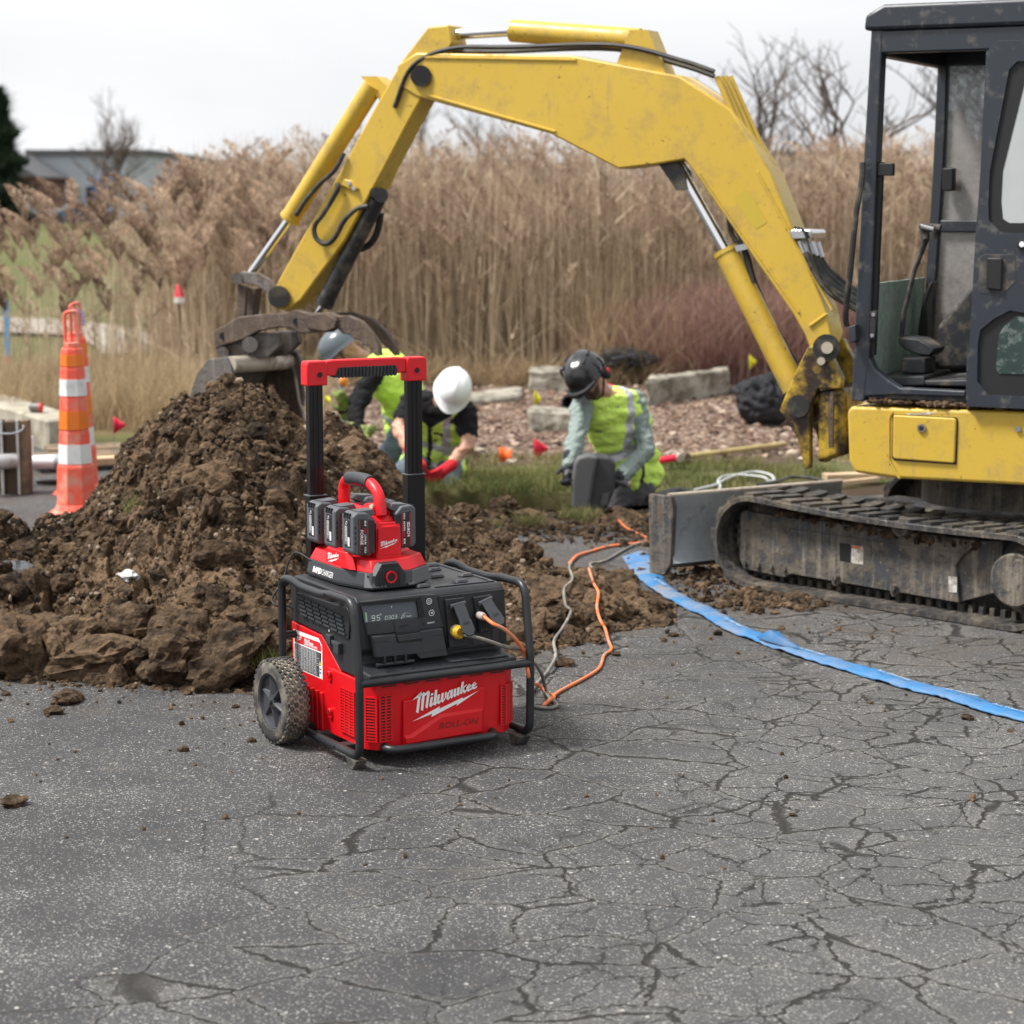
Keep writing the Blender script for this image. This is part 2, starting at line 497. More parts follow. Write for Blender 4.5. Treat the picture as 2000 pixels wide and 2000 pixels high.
def m_ground():
    m = NT('ground'); P = m.tc.outputs['Object']
    def at(n):
        a = m.n('ShaderNodeAttribute'); a.attribute_name = n; return a.outputs['Fac']
    grass = m.mix(m.noise(5, 6, 0.7), (0.070, 0.085, 0.028), (0.185, 0.155, 0.075))
    grass = m.mix(m.ramp(m.noise(0.35, 4), [(0.4, 0.0), (0.62, 0.7)]), grass, (0.085, 0.120, 0.032))
    soil = m.mix(m.noise(6, 8, 0.72), (0.022, 0.015, 0.010), (0.105, 0.070, 0.043))
    chip = m.vor(42, 'F1', P, 'Color'); sc = m.n('ShaderNodeSeparateColor'); m.l(chip, sc.inputs[0])
    mul = m.mix(m.noise(3, 7, 0.7), (0.115, 0.072, 0.052), (0.290, 0.205, 0.155))
    mul = m.mix(m.math('MULTIPLY', m.math('GREATER_THAN', sc.outputs[0], 0.70), 0.85), mul, (0.40, 0.33, 0.27))
    mul = m.mix(m.math('MULTIPLY', m.math('LESS_THAN', sc.outputs[1], 0.35), 0.8), mul, (0.060, 0.028, 0.018))
    c = m.mix(at('mulch'), m.mix(at('straw'), grass, m.mix(m.noise(9, 6, .7), (.10, .065, .035), (.30, .22, .12))), mul); c = m.mix(at('soil'), c, soil)
    h = m.math('ADD', m.noise(45, 6, 0.75), m.math('MULTIPLY', sc.outputs[2], 0.5))
    return m.fin(c, 0.95, m.bump(h, 0.8, 0.03), spec=0.15)
M_GRND = m_ground()

def m_dirt(name='dirt', lo=(0.016, 0.0105, 0.0065), hi=(0.235, 0.155, 0.092), pebble=True):
    m = NT(name); P = m.tc.outputs['Object']
    a = m.n('ShaderNodeAttribute'); a.attribute_name = 'tint'
    f = m.math('ADD', m.math('MULTIPLY', a.outputs['Fac'], 0.75), m.math('MULTIPLY', m.math('SUBTRACT', m.noise(13, 12, 0.78), 0.44), 2.6), clamp=True)
    mid = tuple((lo[i] * 0.55 + hi[i] * 0.45) for i in range(3))
    c = m.ramp(f, [(0.12, lo), (0.5, mid), (0.95, hi)])
    if pebble:
        pc = m.vor(95, 'F1', P, 'Color'); sc = m.n('ShaderNodeSeparateColor'); m.l(pc, sc.inputs[0]); d = m.vor(95, 'F1', P)
        k = m.math('MULTIPLY', m.math('GREATER_THAN', sc.outputs[0], 0.94), m.math('LESS_THAN', d, 0.45))
        c = m.mix(m.math('MULTIPLY', k, 0.6), c, (0.19, 0.14, 0.095))
    h = m.math('ADD', m.noise(38, 10, 0.78), m.math('MULTIPLY', m.vor(60, 'F1', P), -0.5))
    return m.fin(c, 0.93, m.bump(h, 1.0, 0.028), spec=0.2)
M_DIRT = m_dirt()
M_SAND = simple('pebble_stone', (0.215, 0.165, 0.12), 0.85, var=0.5, vscale=9, bump=0.5, bscale=80)
M_ROCKW = simple('grey_rock', (0.40, 0.41, 0.41), 0.8, var=0.25, vscale=30, bump=0.6, bscale=60)
M_CONC = simple('old_concrete', (0.30, 0.275, 0.225), 0.9, var=0.25, vscale=4, bump=0.8, bscale=60, dirt=(0.085, 0.078, 0.050), dirt_amt=0.8, dscale=7)
M_GRS = None
def m_blade(name, lo, hi, sub=0.0):
    m = NT(name)
    a = m.n('ShaderNodeAttribute'); a.attribute_name = 'tint'
    c = m.mix(a.outputs['Fac'], lo, hi)
    m.fin(c, 0.75, spec=0.2)
    tl = m.n('ShaderNodeBsdfTranslucent'); m.l(c, tl.inputs[0]); mx = m.n('ShaderNodeMixShader'); mx.inputs[0].default_value = 0.30
    m.l(m.b.outputs[0], mx.inputs[1]); m.l(tl.outputs[0], mx.inputs[2]); m.l(mx.outputs[0], m.out.inputs[0])
    return m.mat
M_GRS = m_blade('grass_blade', (0.060, 0.095, 0.022), (0.34, 0.29, 0.13))
M_REED = m_blade('reed_stem', (0.135, 0.092, 0.056), (0.80, 0.66, 0.48))
M_PLUM = m_blade('reed_plume', (0.130, 0.078, 0.052), (0.70, 0.54, 0.40))
M_STRAW = m_blade('dry_grass', (0.22, 0.155, 0.085), (0.62, 0.49, 0.31))
M_TWIG = m_blade('red_twig', (0.200, 0.100, 0.085), (0.52, 0.345, 0.295))
M_BARK = simple('bark', (0.085, 0.065, 0.055), 0.9, var=0.3)

# ================================================================== ground heights
def hole_mask(X, Y):
    n = fbm(X * 2.2, Y * 2.2, 4, 91) * 0.35
    dx = np.maximum(np.maximum(-0.72 - X, X - 0.92), 0); dy = np.maximum(np.maximum(11.62 - Y, Y - 12.42), 0)
    d = np.hypot(dx, dy) + n * 0.35
    return 1 - sstep(0.0, 0.16, d)
ASPH = [(-60, -20), (60, -20), (60, 12.9), (9, 12.6), (3.2, 12.3), (1.5, 12.05), (1.15, 11.35), (0.62, 11.12), (0.30, 11.28), (0.0, 11.02), (-0.5, 11.15),
        (-0.85, 12.1), (-1.3, 13.2), (-1.9, 13.9), (-2.45, 14.2), (-2.9, 14.55), (-4.0, 16.0), (-6, 17.5), (-60, 40)]
def ground_z(X, Y):
    z = -0.012 + fbm(X * 1.3, Y * 1.3, 4, 5) * 0.03 * sstep(11, 13, Y)
    edge = sstep(10.9, 11.6, Y) * (1 - sstep(11.4, 12.1, Y)) * sstep(-1.1, -0.6, X) * (1 - sstep(1.3, 1.7, X))
    z = z + edge * (0.012 + 0.06 * np.maximum(fbm(X * 6, Y * 6, 4, 9), -0.1))
    z = z - hole_mask(X, Y) * 0.36
    mb = sstep(14.0, 18.5, Y) * (1 - sstep(20, 26, Y))
    z = z + mb * 0.05 + sstep(13.8, 15, Y) * fbm(X * 9, Y * 9, 4, 17) * 0.05 * (1 - sstep(26, 30, Y))
    z = z - sstep(19.5, 23, Y) * 0.25 * (1 - sstep(60, 90, Y))
    return z
def axis_pts(fine_lo, fine_hi, step, lo, hi, grow=1.13):
    a = list(np.arange(fine_lo, fine_hi + 1e-6, step)); s = step
    while a[-1] < hi: s *= grow; a.append(a[-1] + s)
    s = step
    while a[0] > lo: s *= grow; a.insert(0, a[0] - s)
    return np.array(a)
gx = axis_pts(-2.4, 3.0, 0.03, -1500, 1500)
gy = axis_pts(10.6, 14.5, 0.03, -30, 2600, 1.06)
GX, GY = np.meshgrid(gx, gy)
GZ = ground_z(GX, GY)
GZ = np.where(GY < 10.6, -0.02, GZ)
nx, ny = len(gx), len(gy)
idx = np.arange(nx * ny).reshape(ny, nx)
GF = np.stack([idx[:-1, :-1], idx[:-1, 1:], idx[1:, 1:], idx[1:, :-1]], -1).reshape(-1, 4)
hm = hole_mask(GX, GY)
nz = fbm(GX * 2.0, GY * 2.0, 5, 33)
front = (1 - sstep(11.55, 11.85, GY + nz * 0.5)) * sstep(10.3, 10.6, GY)
right = sstep(1.2, 1.6, GX + nz) * (1 - sstep(12.6, 13.0, GY + nz))
soil = np.clip(np.maximum(np.maximum(hm * 1.6, front), right), 0, 1)
soil = np.maximum(soil, (1 - sstep(-1.6, -0.9, GX + nz * 0.4)) * (1 - sstep(14.6, 15.2, GY + nz)) * sstep(10.3, 10.6, GY) * 0.85)
soil = np.maximum(soil, sstep(18.0, 19.5, GY + nz) * (1 - sstep(24, 26, GY)) * sstep(-2.2, -1, GX) * 0.6)
soil = np.maximum(soil, 0.65 * sstep(0.02, 0.14, fbm(GX * 2.6, GY * 2.6, 4, 77)) * sstep(10.6, 11, GY) * (1 - sstep(14.6, 15.4, GY)))
mul = sstep(13.55, 14.05, GY + nz * 1.3) * (1 - sstep(20, 22, GY)) * sstep(-2.3, -1.6, GX + nz)
straw = sstep(15.0, 15.8, GY + nz) * (1 - sstep(18.4, 19.2, GY + nz)) * (1 - sstep(-2.3, -1.6, GX + nz)) + sstep(19.0, 19.6, GY) * (1 - sstep(25, 27, GY)) * sstep(-3.4, -2.4, GX)
ground = np_mesh('ground', np.stack([GX, GY, GZ], -1).reshape(-1, 3), GF, M_GRND, smooth=True,
                 attr={'soil': ('FLOAT', soil.ravel()), 'mulch': ('FLOAT', mul.ravel()), 'straw': ('FLOAT', np.clip(straw, 0, 1).ravel())})
props(ground, 'brown lawn soil and wood mulch ground behind the asphalt', None, None, 'structure')

# asphalt lot: one sheet with an irregular broken edge
def jag(poly, amp, step=0.06, seed=3):
    out = []
    for i in range(len(poly)):
        a = Vector((*poly[i], 0)); b = Vector((*poly[(i + 1) % len(poly)], 0)); L = (b - a).length
        far = abs(a.x) > 12 or abs(b.x) > 12 or a.y < 0 or b.y < 0
        n = 1 if far else max(1, int(L / step))
        nrm = Vector((-(b - a).y, (b - a).x, 0)).normalized()
        for k in range(n):
            p = a.lerp(b, k / n)
            if not far or k > 0:
                d = (mnoise.noise(Vector((p.x * 3, p.y * 3, seed))) * 1.4 + mnoise.noise(Vector((p.x * 14, p.y * 14, seed))) * 0.5) * amp
                p = p + nrm * d
            out.append((p.x, p.y))
    return out
bm = bmesh.new()
vs = [bm.verts.new((x, y, 0.0)) for x, y in jag(ASPH, 0.09)]
bm.faces.new(vs)
bmesh.ops.triangulate(bm, faces=bm.faces[:])
me = bpy.data.meshes.new('asphalt'); bm.to_mesh(me); bm.free(); me.materials.append(M_ASPH)
asph = link(bpy.data.objects.new('asphalt', me)); props(asph, 'cracked grey asphalt lot', None, None, 'structure')
if me.polygons[0].normal.z < 0: me.flip_normals()

# faded white parking line, worn, lying on the asphalt
ml = NT('worn_paint')
ml.b.inputs['Base Color'].default_value = (0.40, 0.40, 0.385, 1)
tr = ml.n('ShaderNodeBsdfTransparent'); mxn = ml.n('ShaderNodeMixShader')
ff = ml.ramp(ml.math('ADD', ml.math('MULTIPLY', ml.noise(55, 4, 0.75), 0.75), ml.math('MULTIPLY', ml.noise(2.5, 4), 0.4)), [(0.70, 0.0), (0.78, 0.55)])
ml.l(ff, mxn.inputs[0]); ml.l(tr.outputs[0], mxn.inputs[1]); ml.l(ml.b.outputs[0], mxn.inputs[2]); ml.l(mxn.outputs[0], ml.out.inputs[0])
ml.b.inputs['Roughness'].default_value = 0.8
b = MB(); p0, p1 = G(1060, 1303), G(2300, 1298); p0.z = p1.z = 0.004
d = (p1 - p0).normalized(); nn = Vector((-d.y, d.x, 0)) * 0.065
b.quad(p0 - nn, p1 - nn, p1 + nn, p0 + nn)
props(b.build('road_marking', ml.mat, smooth=False), 'faded white parking line worn into the asphalt', None, None, 'structure')

# ================================================================== rocks / clods
def ico(sub):
    bm = bmesh.new(); bmesh.ops.create_icosphere(bm, subdivisions=sub, radius=1.0)
    V = np.array([v.co[:] for v in bm.verts]); F = np.array([[v.index for v in f.verts] for f in bm.faces]); bm.free()
    return V, F
def clod_proto(sub, seed, rough=0.35, flat=0.7, facet=0.5):
    V, F = ico(sub)
    out = []
    cuts = [Vector((random.uniform(-1, 1), random.uniform(-1, 1), random.uniform(-1, 1))).normalized() for _ in range(7)]
    for p in V:
        v = Vector(p)
        r = 1.0 + rough * mnoise.fractal(v * 1.3 + Vector((seed * 7.1, 0, 0)), 0.8, 2.2, 4)
        if sub >= 3: r += 0.17 * rough * 2 * mnoise.fractal(v * 5 + Vector((0, seed * 3.3, 0)), 0.6, 2.1, 4) - 0.10 * abs(mnoise.noise(v * 2.6 + Vector((seed, 0, 4))))
        q = v * r
        for c in cuts:
            d = q.dot(c)
            lim = 0.78 + 0.1 * math.sin(seed + c.x * 9)
            if d > lim: q = q - c * (d - lim) * facet
        out.append((q.x, q.y, q.z * flat))
    return np.array(out), F
PRO_BIG = [clod_proto(4, i + 1, 0.42, 0.74, 0.45) for i in range(6)]
PRO_MED = [clod_proto(3, i + 11, 0.45, 0.75, 0.6) for i in range(6)]
PRO_SML = [clod_proto(1, i + 31, 0.3, 0.75, 0.4) for i in range(6)]
def rot_mats(n, r=rng, tilt=3.14):
    a = r.uniform(0, 2 * np.pi, n); b_ = r.uniform(-tilt, tilt, n); c_ = r.uniform(0, 2 * np.pi, n)
    Z = np.zeros((n, 3, 3)); ca, sa = np.cos(a), np.sin(a)
    Rz = Z.copy(); Rz[:, 0, 0] = ca; Rz[:, 0, 1] = -sa; Rz[:, 1, 0] = sa; Rz[:, 1, 1] = ca; Rz[:, 2, 2] = 1
    cb, sb = np.cos(b_), np.sin(b_)
    Rx = Z.copy(); Rx[:, 0, 0] = 1; Rx[:, 1, 1] = cb; Rx[:, 1, 2] = -sb; Rx[:, 2, 1] = sb; Rx[:, 2, 2] = cb
    cc, sc_ = np.cos(c_), np.sin(c_)
    R2 = Z.copy(); R2[:, 0, 0] = cc; R2[:, 0, 1] = -sc_; R2[:, 1, 0] = sc_; R2[:, 1, 1] = cc; R2[:, 2, 2] = 1
    return R2 @ Rx @ Rz
def scatter(protos, pos, size, tint, r=rng, tilt=3.14, stretch=0.35):
    """merge copies of prototypes at pos with radius size -> V,F,T"""
    n = len(pos); R = rot_mats(n, r, tilt); k = r.integers(0, len(protos), n)
    st = 1 + r.uniform(-stretch, stretch, (n, 3))
    Vs, Fs, Ts = [], [], []; base = 0
    for j, (PV, PF) in enumerate(protos):
        ii = np.nonzero(k == j)[0]
        if len(ii) == 0: continue
        v = np.einsum('nij,pnj->pni', R[ii], PV[:, None, :] * st[ii][None]) if False else np.einsum('nij,npj->npi', R[ii], PV[None] * st[ii][:, None, :])
        v = v * size[ii][:, None, None] + pos[ii][:, None, :]
        f = PF[None] + (np.arange(len(ii)) * len(PV))[:, None, None] + base
        Vs.append(v.reshape(-1, 3)); Fs.append(f.reshape(-1, 3)); Ts.append(np.repeat(tint[ii], len(PV)))
        base += len(ii) * len(PV)
    return np.concatenate(Vs), np.concatenate(Fs), np.concatenate(Ts)

# ================================================================== the dirt pile
RID = [(-420, 1075), (-100, 1055), (0, 1037), (40, 1036), (62, 1040), (80, 1020), (145, 1003), (188, 972), (217, 937), (235, 897), (275, 850), (326, 829), (340, 808), (380, 792), (417, 777), (435, 756), (460, 752), (478, 756), (507, 770), (536, 778), (565, 812), (601, 830), (650, 829), (700, 856), (740, 889), (770, 922), (800, 965), (860, 1008), (930, 1022), (1000, 1046), (1060, 1098), (1100, 1124), (1150, 1122), (1190, 1128), (1230, 1160), (1280, 1192), (1322, 1216)]
FRT = [(-420, 1320), (0, 1318), (150, 1325), (300, 1332), (420, 1340), (500, 1342), (560, 1340), (700, 1325), (900, 1295), (1000, 1278), (1060, 1262), (1140, 1250), (1200, 1230), (1260, 1222), (1322, 1217)]
RDY = [(-420, 8.9), (0, 9.0), (80, 9.4), (145, 9.6), (235, 9.6), (450, 9.15), (600, 9.3), (700, 9.6), (800, 10.0), (930, 10.2), (1000, 10.0), (1060, 9.6), (1100, 9.35), (1200, 9.1), (1322, 8.75)]
def interp(tab, x): return np.interp(x, [t[0] for t in tab], [t[1] for t in tab])
pxs = np.arange(-420, 1323, 2.6)
Yf = np.array([G(p, q).y for p, q in zip(pxs, interp(FRT, pxs))]) - 0.03
Yr = np.maximum(interp(RDY, pxs), Yf + 0.10)
Zr = np.array([PY(p, q, y).z for p, q, y in zip(pxs, interp(RID, pxs), Yr)])
Zr = np.maximum(Zr, 0.01)
Yb = Yr + Zr * 1.5 + 0.25
pys = np.arange(7.0, 12.2, 0.0115)
PA, PYY = np.meshgrid(pxs, pys)
def pile_h(PA, Y, X):
    yf = np.interp(PA, pxs, Yf); yr = np.interp(PA, pxs, Yr); zr = np.interp(PA, pxs, Zr); yb = np.interp(PA, pxs, Yb)
    wob = fbm(X * 1.6, Y * 1.6, 4, 51) * 0.28
    t = np.clip((Y - yf + wob * 0.35 * np.clip((yr - Y), 0, 1)) / (yr - yf), 0, 1)
    u = np.clip((Y - yr) / (yb - yr), 0, 1)
    f = np.where(Y < yr, t ** 0.72, (1 - u) ** 1.15)
    # rounded toe where the front is steep
    return zr * f, t, u
PX = (PA - 1000) / FPX * PYY * 0.9893 * 1.0
# exact X for a given pixel column and Y (ground height ~0): fwd distance
fw = PYY * CP + 1.4 * SP
PX = (PA - 1000) / FPX * fw
H0, T_, U_ = pile_h(PA, PYY, PX)
amp = np.clip(H0 / 0.14, 0, 1)
wx = PX + fbm(PX * 3, PYY * 3, 3, 61) * 0.22; wy = PYY + fbm(PX * 3, PYY * 3, 3, 71) * 0.22
f1, f2, id1 = worley(wx / 0.30, wy / 0.36, 1)
f1b, f2b, id2 = worley(wx / 0.13, wy / 0.13, 5)
f1c, f2c, id3 = worley((PX + 0.1 * fbm(PX * 9, PYY * 9, 3, 4)) / 0.052, PYY / 0.052, 9)
f1d, f2d, id4 = worley(PX / 0.024, PYY / 0.024, 13)
big = (1 - np.clip(f1, 0, 1) ** 2) * (0.3 + id1) * sstep(0.0, 0.22, f2 - f1)
med = (1 - np.clip(f1b, 0, 1) ** 2) * (0.2 + id2) * sstep(0.0, 0.2, f2b - f1b)
sml = (1 - np.clip(f1c, 0, 1) ** 2) * (0.2 + id3 ** 2 * 1.2)
tny = (1 - np.clip(f1d, 0, 1) ** 2) * (id4 ** 2)
smooth_patch = sstep(0.02, 0.14, fbm(PX * 1.1, PYY * 1.1, 3, 81))     # slick slab faces among the rubble
lower = 1 - sstep(0.25, 0.8, T_)
H = H0 + amp * (0.12 * big * (0.35 + 0.9 * lower) + 0.055 * med * (1 - 0.7 * smooth_patch) + 0.032 * sml * (1 - 0.75 * smooth_patch) + 0.014 * tny
                + 0.10 * fbm(PX * 2.1, PYY * 2.1, 5, 21) * sstep(0, 0.5, T_) * (1 - U_) + 0.034 * fbm(PX * 14, PYY * 14, 6, 25, 0.68))
H = H - amp * (0.12 * (0.45 + 0.55 * lower)) * (1 - sstep(0.5, 1.0, T_) * 0.2)
H = np.where((T_ <= 0) | (U_ >= 1), -0.03, H)
ok = H > -0.02
tint = 0.30 + 0.5 * id1 * lower + 0.25 * (id2 - 0.5) + 0.2 * (id3 - 0.5) + 0.9 * fbm(PX * 1.4, PYY * 1.4, 4, 31) + 0.25 * smooth_patch
n1, n2 = H.shape
idx = np.arange(n1 * n2).reshape(n1, n2)
PF_ = np.stack([idx[:-1, :-1], idx[:-1, 1:], idx[1:, 1:], idx[1:, :-1]], -1)
keep = ok[:-1, :-1] | ok[:-1, 1:] | ok[1:, 1:] | ok[1:, :-1]
PF_ = PF_[keep]
PV_ = np.stack([PX, PYY, H], -1).reshape(-1, 3)
used = np.unique(PF_); remap = -np.ones(len(PV_), int); remap[used] = np.arange(len(used))
quadF = remap[PF_]; PVu = PV_[used]; TVu = tint.ravel()[used]
def pile_at(px, Y):
    """surface height of the built pile at pixel column px, depth Y"""
    i = np.clip(np.searchsorted(pys, Y), 1, len(pys) - 1); j = np.clip(np.searchsorted(pxs, px), 1, len(pxs) - 1)
    return H[i, j]
pile = thing('dirt_pile', 'big heap of dug brown soil lying on the asphalt behind the red power unit', 'dirt pile', (0, 0, 0))
heap = np_mesh('heap', PVu, quadF, M_DIRT, pile, smooth=False, attr={'tint': ('FLOAT', TVu)})
# loose clods over it: big lumps on the toe, rubble on the slopes
def pile_pts(n, tlo, thi, seed, pxlo=-200, pxhi=1310):
    r = np.random.default_rng(seed); px = r.uniform(pxlo, pxhi, n); t = r.uniform(tlo, thi, n)
    yf = np.interp(px, pxs, Yf); yr = np.interp(px, pxs, Yr); Y = yf + t * (yr - yf)
    z = np.array([pile_at(a, b) for a, b in zip(px, Y)]); X = (px - 1000) / FPX * (Y * CP + 1.4 * SP)
    return np.stack([X, Y, np.maximum(z, 0.0)], -1), r
Vs, Fs, Ts = [], [], []; base = 0
def acc(V, F, T):
    global base
    Vs.append(V); Fs.append(F + base); Ts.append(T); base += len(V)
bigs = [(30, 1308, .17), (100, 1300, .13), (190, 1316, .15), (262, 1300, .12), (330, 1318, .16), (395, 1300, .14), (440, 1322, .17), (485, 1290, .15), (150, 1262, .12), (60, 1248, .15), (360, 1255, .13), (470, 1225, .13),
        (245, 1232, .12), (1072, 1238, .10), (1110, 1228, .09), (1150, 1222, .085), (1186, 1208, .10), (1235, 1185, .085), (1090, 1180, .12), (1150, 1160, .12), (1200, 1150, .10), (1275, 1200, .05), (1130, 1130, .10), (-60, 1300, .18), (985, 1010, .10), (905, 1005, .09)]
bp = []
for px, py, s_ in bigs:
    # march the ray into the heap
    r_ = ray(px, py); q = None
    for Y in np.arange(7.0, 11.5, 0.02):
        P3 = CAMP + r_ * (Y / r_.y)
        if P3.z <= max(pile_at(px, Y), 0.0): q = P3; break
    q = q or G(px, py); bp.append((q.x, q.y + s_ * 0.35, max(q.z, s_ * 0.42)))
acc(*scatter(PRO_BIG, np.array(bp), np.array([b_[2] for b_ in bigs]), rng.uniform(0.25, 0.75, len(bigs)), tilt=0.5))
p, r = pile_pts(420, -0.03, 0.9, 3); acc(*scatter(PRO_MED, p, r.gamma(3, 0.012, 420).clip(0.012, 0.075), r.uniform(0.1, 0.8, 420), r))
p, r = pile_pts(24000, -0.05, 1.04, 4); acc(*scatter(PRO_SML, p, r.gamma(1.6, 0.0042, 24000).clip(0.003, 0.032), r.uniform(0.0, 1.0, 24000), r))
CLV, CLF = np.concatenate(Vs), np.concatenate(Fs)
np_mesh('clod', CLV, CLF, M_DIRT, pile, smooth=False, attr={'tint': ('FLOAT', np.concatenate(Ts))})['kind'] = 'stuff'
p, r = pile_pts(1500, -0.02, 1.03, 6)
V, F, T = scatter(PRO_SML, p + [0, 0, 0.004], r.gamma(2, 0.0036, 1500).clip(0.003, 0.018), r.uniform(0, 1, 1500), r)
np_mesh('pebble', V, F, M_SAND, pile, smooth=False)['kind'] = 'stuff'
# one pale stone sits half way up the heap
def on_pile(px, py, lift=0.0):
    r_ = ray(px, py)
    for Y in np.arange(7.0, 11.8, 0.015):
        P3 = CAMP + r_ * (Y / r_.y)
        if P3.z <= max(pile_at(px, Y), 0.0): return Vector((P3.x, P3.y, P3.z + lift))
    return G(px, py)
def rock(name, label, cat, pos, size, mat, proto, group=None, rz=0.0):
    V, F = proto
    o = np_mesh(name, V * np.array(size), F, mat, smooth=False, attr={'tint': ('FLOAT', np.full(len(V), 0.4))})
    o.location = pos; o.rotation_euler = (0, 0, rz)
    return props(o, label, cat, group)
rock('pale_stone', 'small angular pale grey stone resting on the slope of the dirt heap', 'stone', on_pile(253, 1127), (.038, .03, .034), M_ROCKW, PRO_MED[2])
rock('boulder', 'dull grey flat stone at the far left edge of the dirt heap', 'stone', on_pile(28, 1120), (.10, .08, .07), simple('slate', (.07, .075, .08), .85, var=.3, bump=.5, bscale=60), PRO_MED[4])

# clods on the asphalt that one can pick out
clods = [(133, 1372, .050, 'flattened muddy clod with a ragged edge lying on asphalt left of the wheel'),
         (104, 1394, .030, 'brown oval clod below the ragged one at the left of the asphalt'),
         (26, 1573, .034, 'lone dark clod at the lower left edge of the asphalt'),
         (12, 1358, .016, 'dark clod at the far left edge just below the dirt heap'),
         (367, 1356, .017, 'round dark clod under the toe of the heap left of the wheel'),
         (1106, 1300, .034, 'brown lump lying beside the grey cord right of the power unit'),
         (1168, 1256, .027, 'small clod between the orange cord and the heap'),
         (1203, 1280, .017, 'crumb of soil just right of the bend in the orange cord'),
         (1316, 1243, .018, 'dark crumb below the right tip of the dirt heap'),
         (1296, 1252, .016, 'light brown crumb beside the dark one below the tip of the heap'),
         (1889, 1405, .022, 'brown crumb under the blue hose at the right edge'),
         (1548, 1594, .010, 'tiny black stone on the cracked asphalt at lower right'),
         (460, 1382, .012, 'tiny black stone left of the rubber tyre')]
for i, (px, py, s_, lab) in enumerate(clods):
    g = G(px, py)
    rock('soil_clod', lab, 'clod', (g.x, g.y, s_ * 0.30), (s_ * 1.25, s_ * 0.9, s_ * 0.75), M_DIRT, PRO_MED[i % 6], 'clods lying on the asphalt', rz=random.uniform(0, 6))
# crumbs
r = np.random.default_rng(12); n = 3600
px = r.uniform(-100, 2100, n); py = r.uniform(1210, 1700, n)
near = np.exp(-np.abs(py - np.interp(px, [0, 500, 1060, 1320, 2100], [1345, 1362, 1270, 1225, 1225])) / 32) * np.interp(px, [0, 550, 700, 1000, 1300, 1500], [1, 1, .2, .6, 1, .5]) + 0.035
kp = r.uniform(0, 1, n) < near; px, py = px[kp], py[kp]
pos = np.array([list(G(a, b)) for a, b in zip(px, py)]); sz = r.gamma(1.6, 0.0032, len(pos)).clip(0.0022, 0.016); pos[:, 2] = sz * 0.4
V, F, T = scatter(PRO_SML, pos, sz, r.uniform(0.2, 1, len(pos)), r)
V2 = [V]; F2 = [F]; T2 = [T]; b0 = len(V)
# soil spill on the asphalt near the machine's track
n = 1700; r = np.random.default_rng(14)
cx = [(1330, 1110, 50, 14), (1400, 1130, 60, 12), (1480, 1155, 70, 10), (1560, 1175, 45, 8), (1180, 1040, 70, 14), (1060, 1038, 60, 16), (1250, 1045, 40, 12), (960, 1030, 60, 14), (1440, 1180, 60, 10)]
P_ = []
for i in range(n):
    c = cx[r.integers(0, len(cx))]; g = G(c[0] + r.normal() * c[2], c[1] + r.normal() * c[3]); P_.append((g.x, g.y, 0.006))
sz = r.gamma(1.8, 0.0058, n).clip(0.003, 0.035)
V, F, T = scatter(PRO_SML, np.array(P_), sz, r.uniform(0.1, 0.9, n), r); V2.append(V); F2.append(F + b0); T2.append(T)
props(np_mesh('soil_crumbs', np.concatenate(V2), np.concatenate(F2), M_DIRT, smooth=False, attr={'tint': ('FLOAT', np.concatenate(T2))}),
      'loose crumbs of brown soil strewn over the asphalt', 'soil crumbs', None, 'stuff')
# clumpy soil round the hole
n = 5200; r = np.random.default_rng(15)
X = r.uniform(-1.0, 1.45, n); Y = r.uniform(11.0, 12.5, n)
kp = (hole_mask(X, Y) > 0.1) | (Y < 11.75); X, Y = X[kp], Y[kp]
Z = ground_z(X, Y); sz = r.gamma(2.0, 0.011, len(X)).clip(0.006, 0.06)
V, F, T = scatter(PRO_SML, np.stack([X, Y, Z], -1), sz, r.uniform(0.0, 0.75, len(X)), r)
props(np_mesh('loose_soil', V, F, M_DIRT, smooth=False, attr={'tint': ('FLOAT', T)}), 'dark crumbly soil around and in the dug hole', 'loose soil', None, 'stuff')
n = 16000; r = np.random.default_rng(16)
X = r.uniform(-2.2, 5, n); Y = r.uniform(14.0, 20.5, n) ; Z = ground_z(X, Y)
sz = r.gamma(2.0, 0.0062, n).clip(0.004, 0.03)
V, F, T = scatter(PRO_SML, np.stack([X, Y, Z], -1), sz, r.uniform(0, 1, n) ** 1.5, r, tilt=0.5, stretch=0.75)
mm = NT('wood_chip'); at_ = mm.n('ShaderNodeAttribute'); at_.attribute_name = 'tint'
M_CHIP = mm.fin(mm.ramp(at_.outputs['Fac'], [(0.0, (0.045, 0.024, 0.016)), (0.5, (0.19, 0.115, 0.078)), (0.85, (0.33, 0.245, 0.18)), (1.0, (0.46, 0.38, 0.30))]), 0.9)
props(np_mesh('wood_mulch', V, F, M_CHIP, smooth=False, attr={'tint': ('FLOAT', T)}), 'reddish wood chips and leaves covering the planting bed', 'mulch', None, 'stuff')

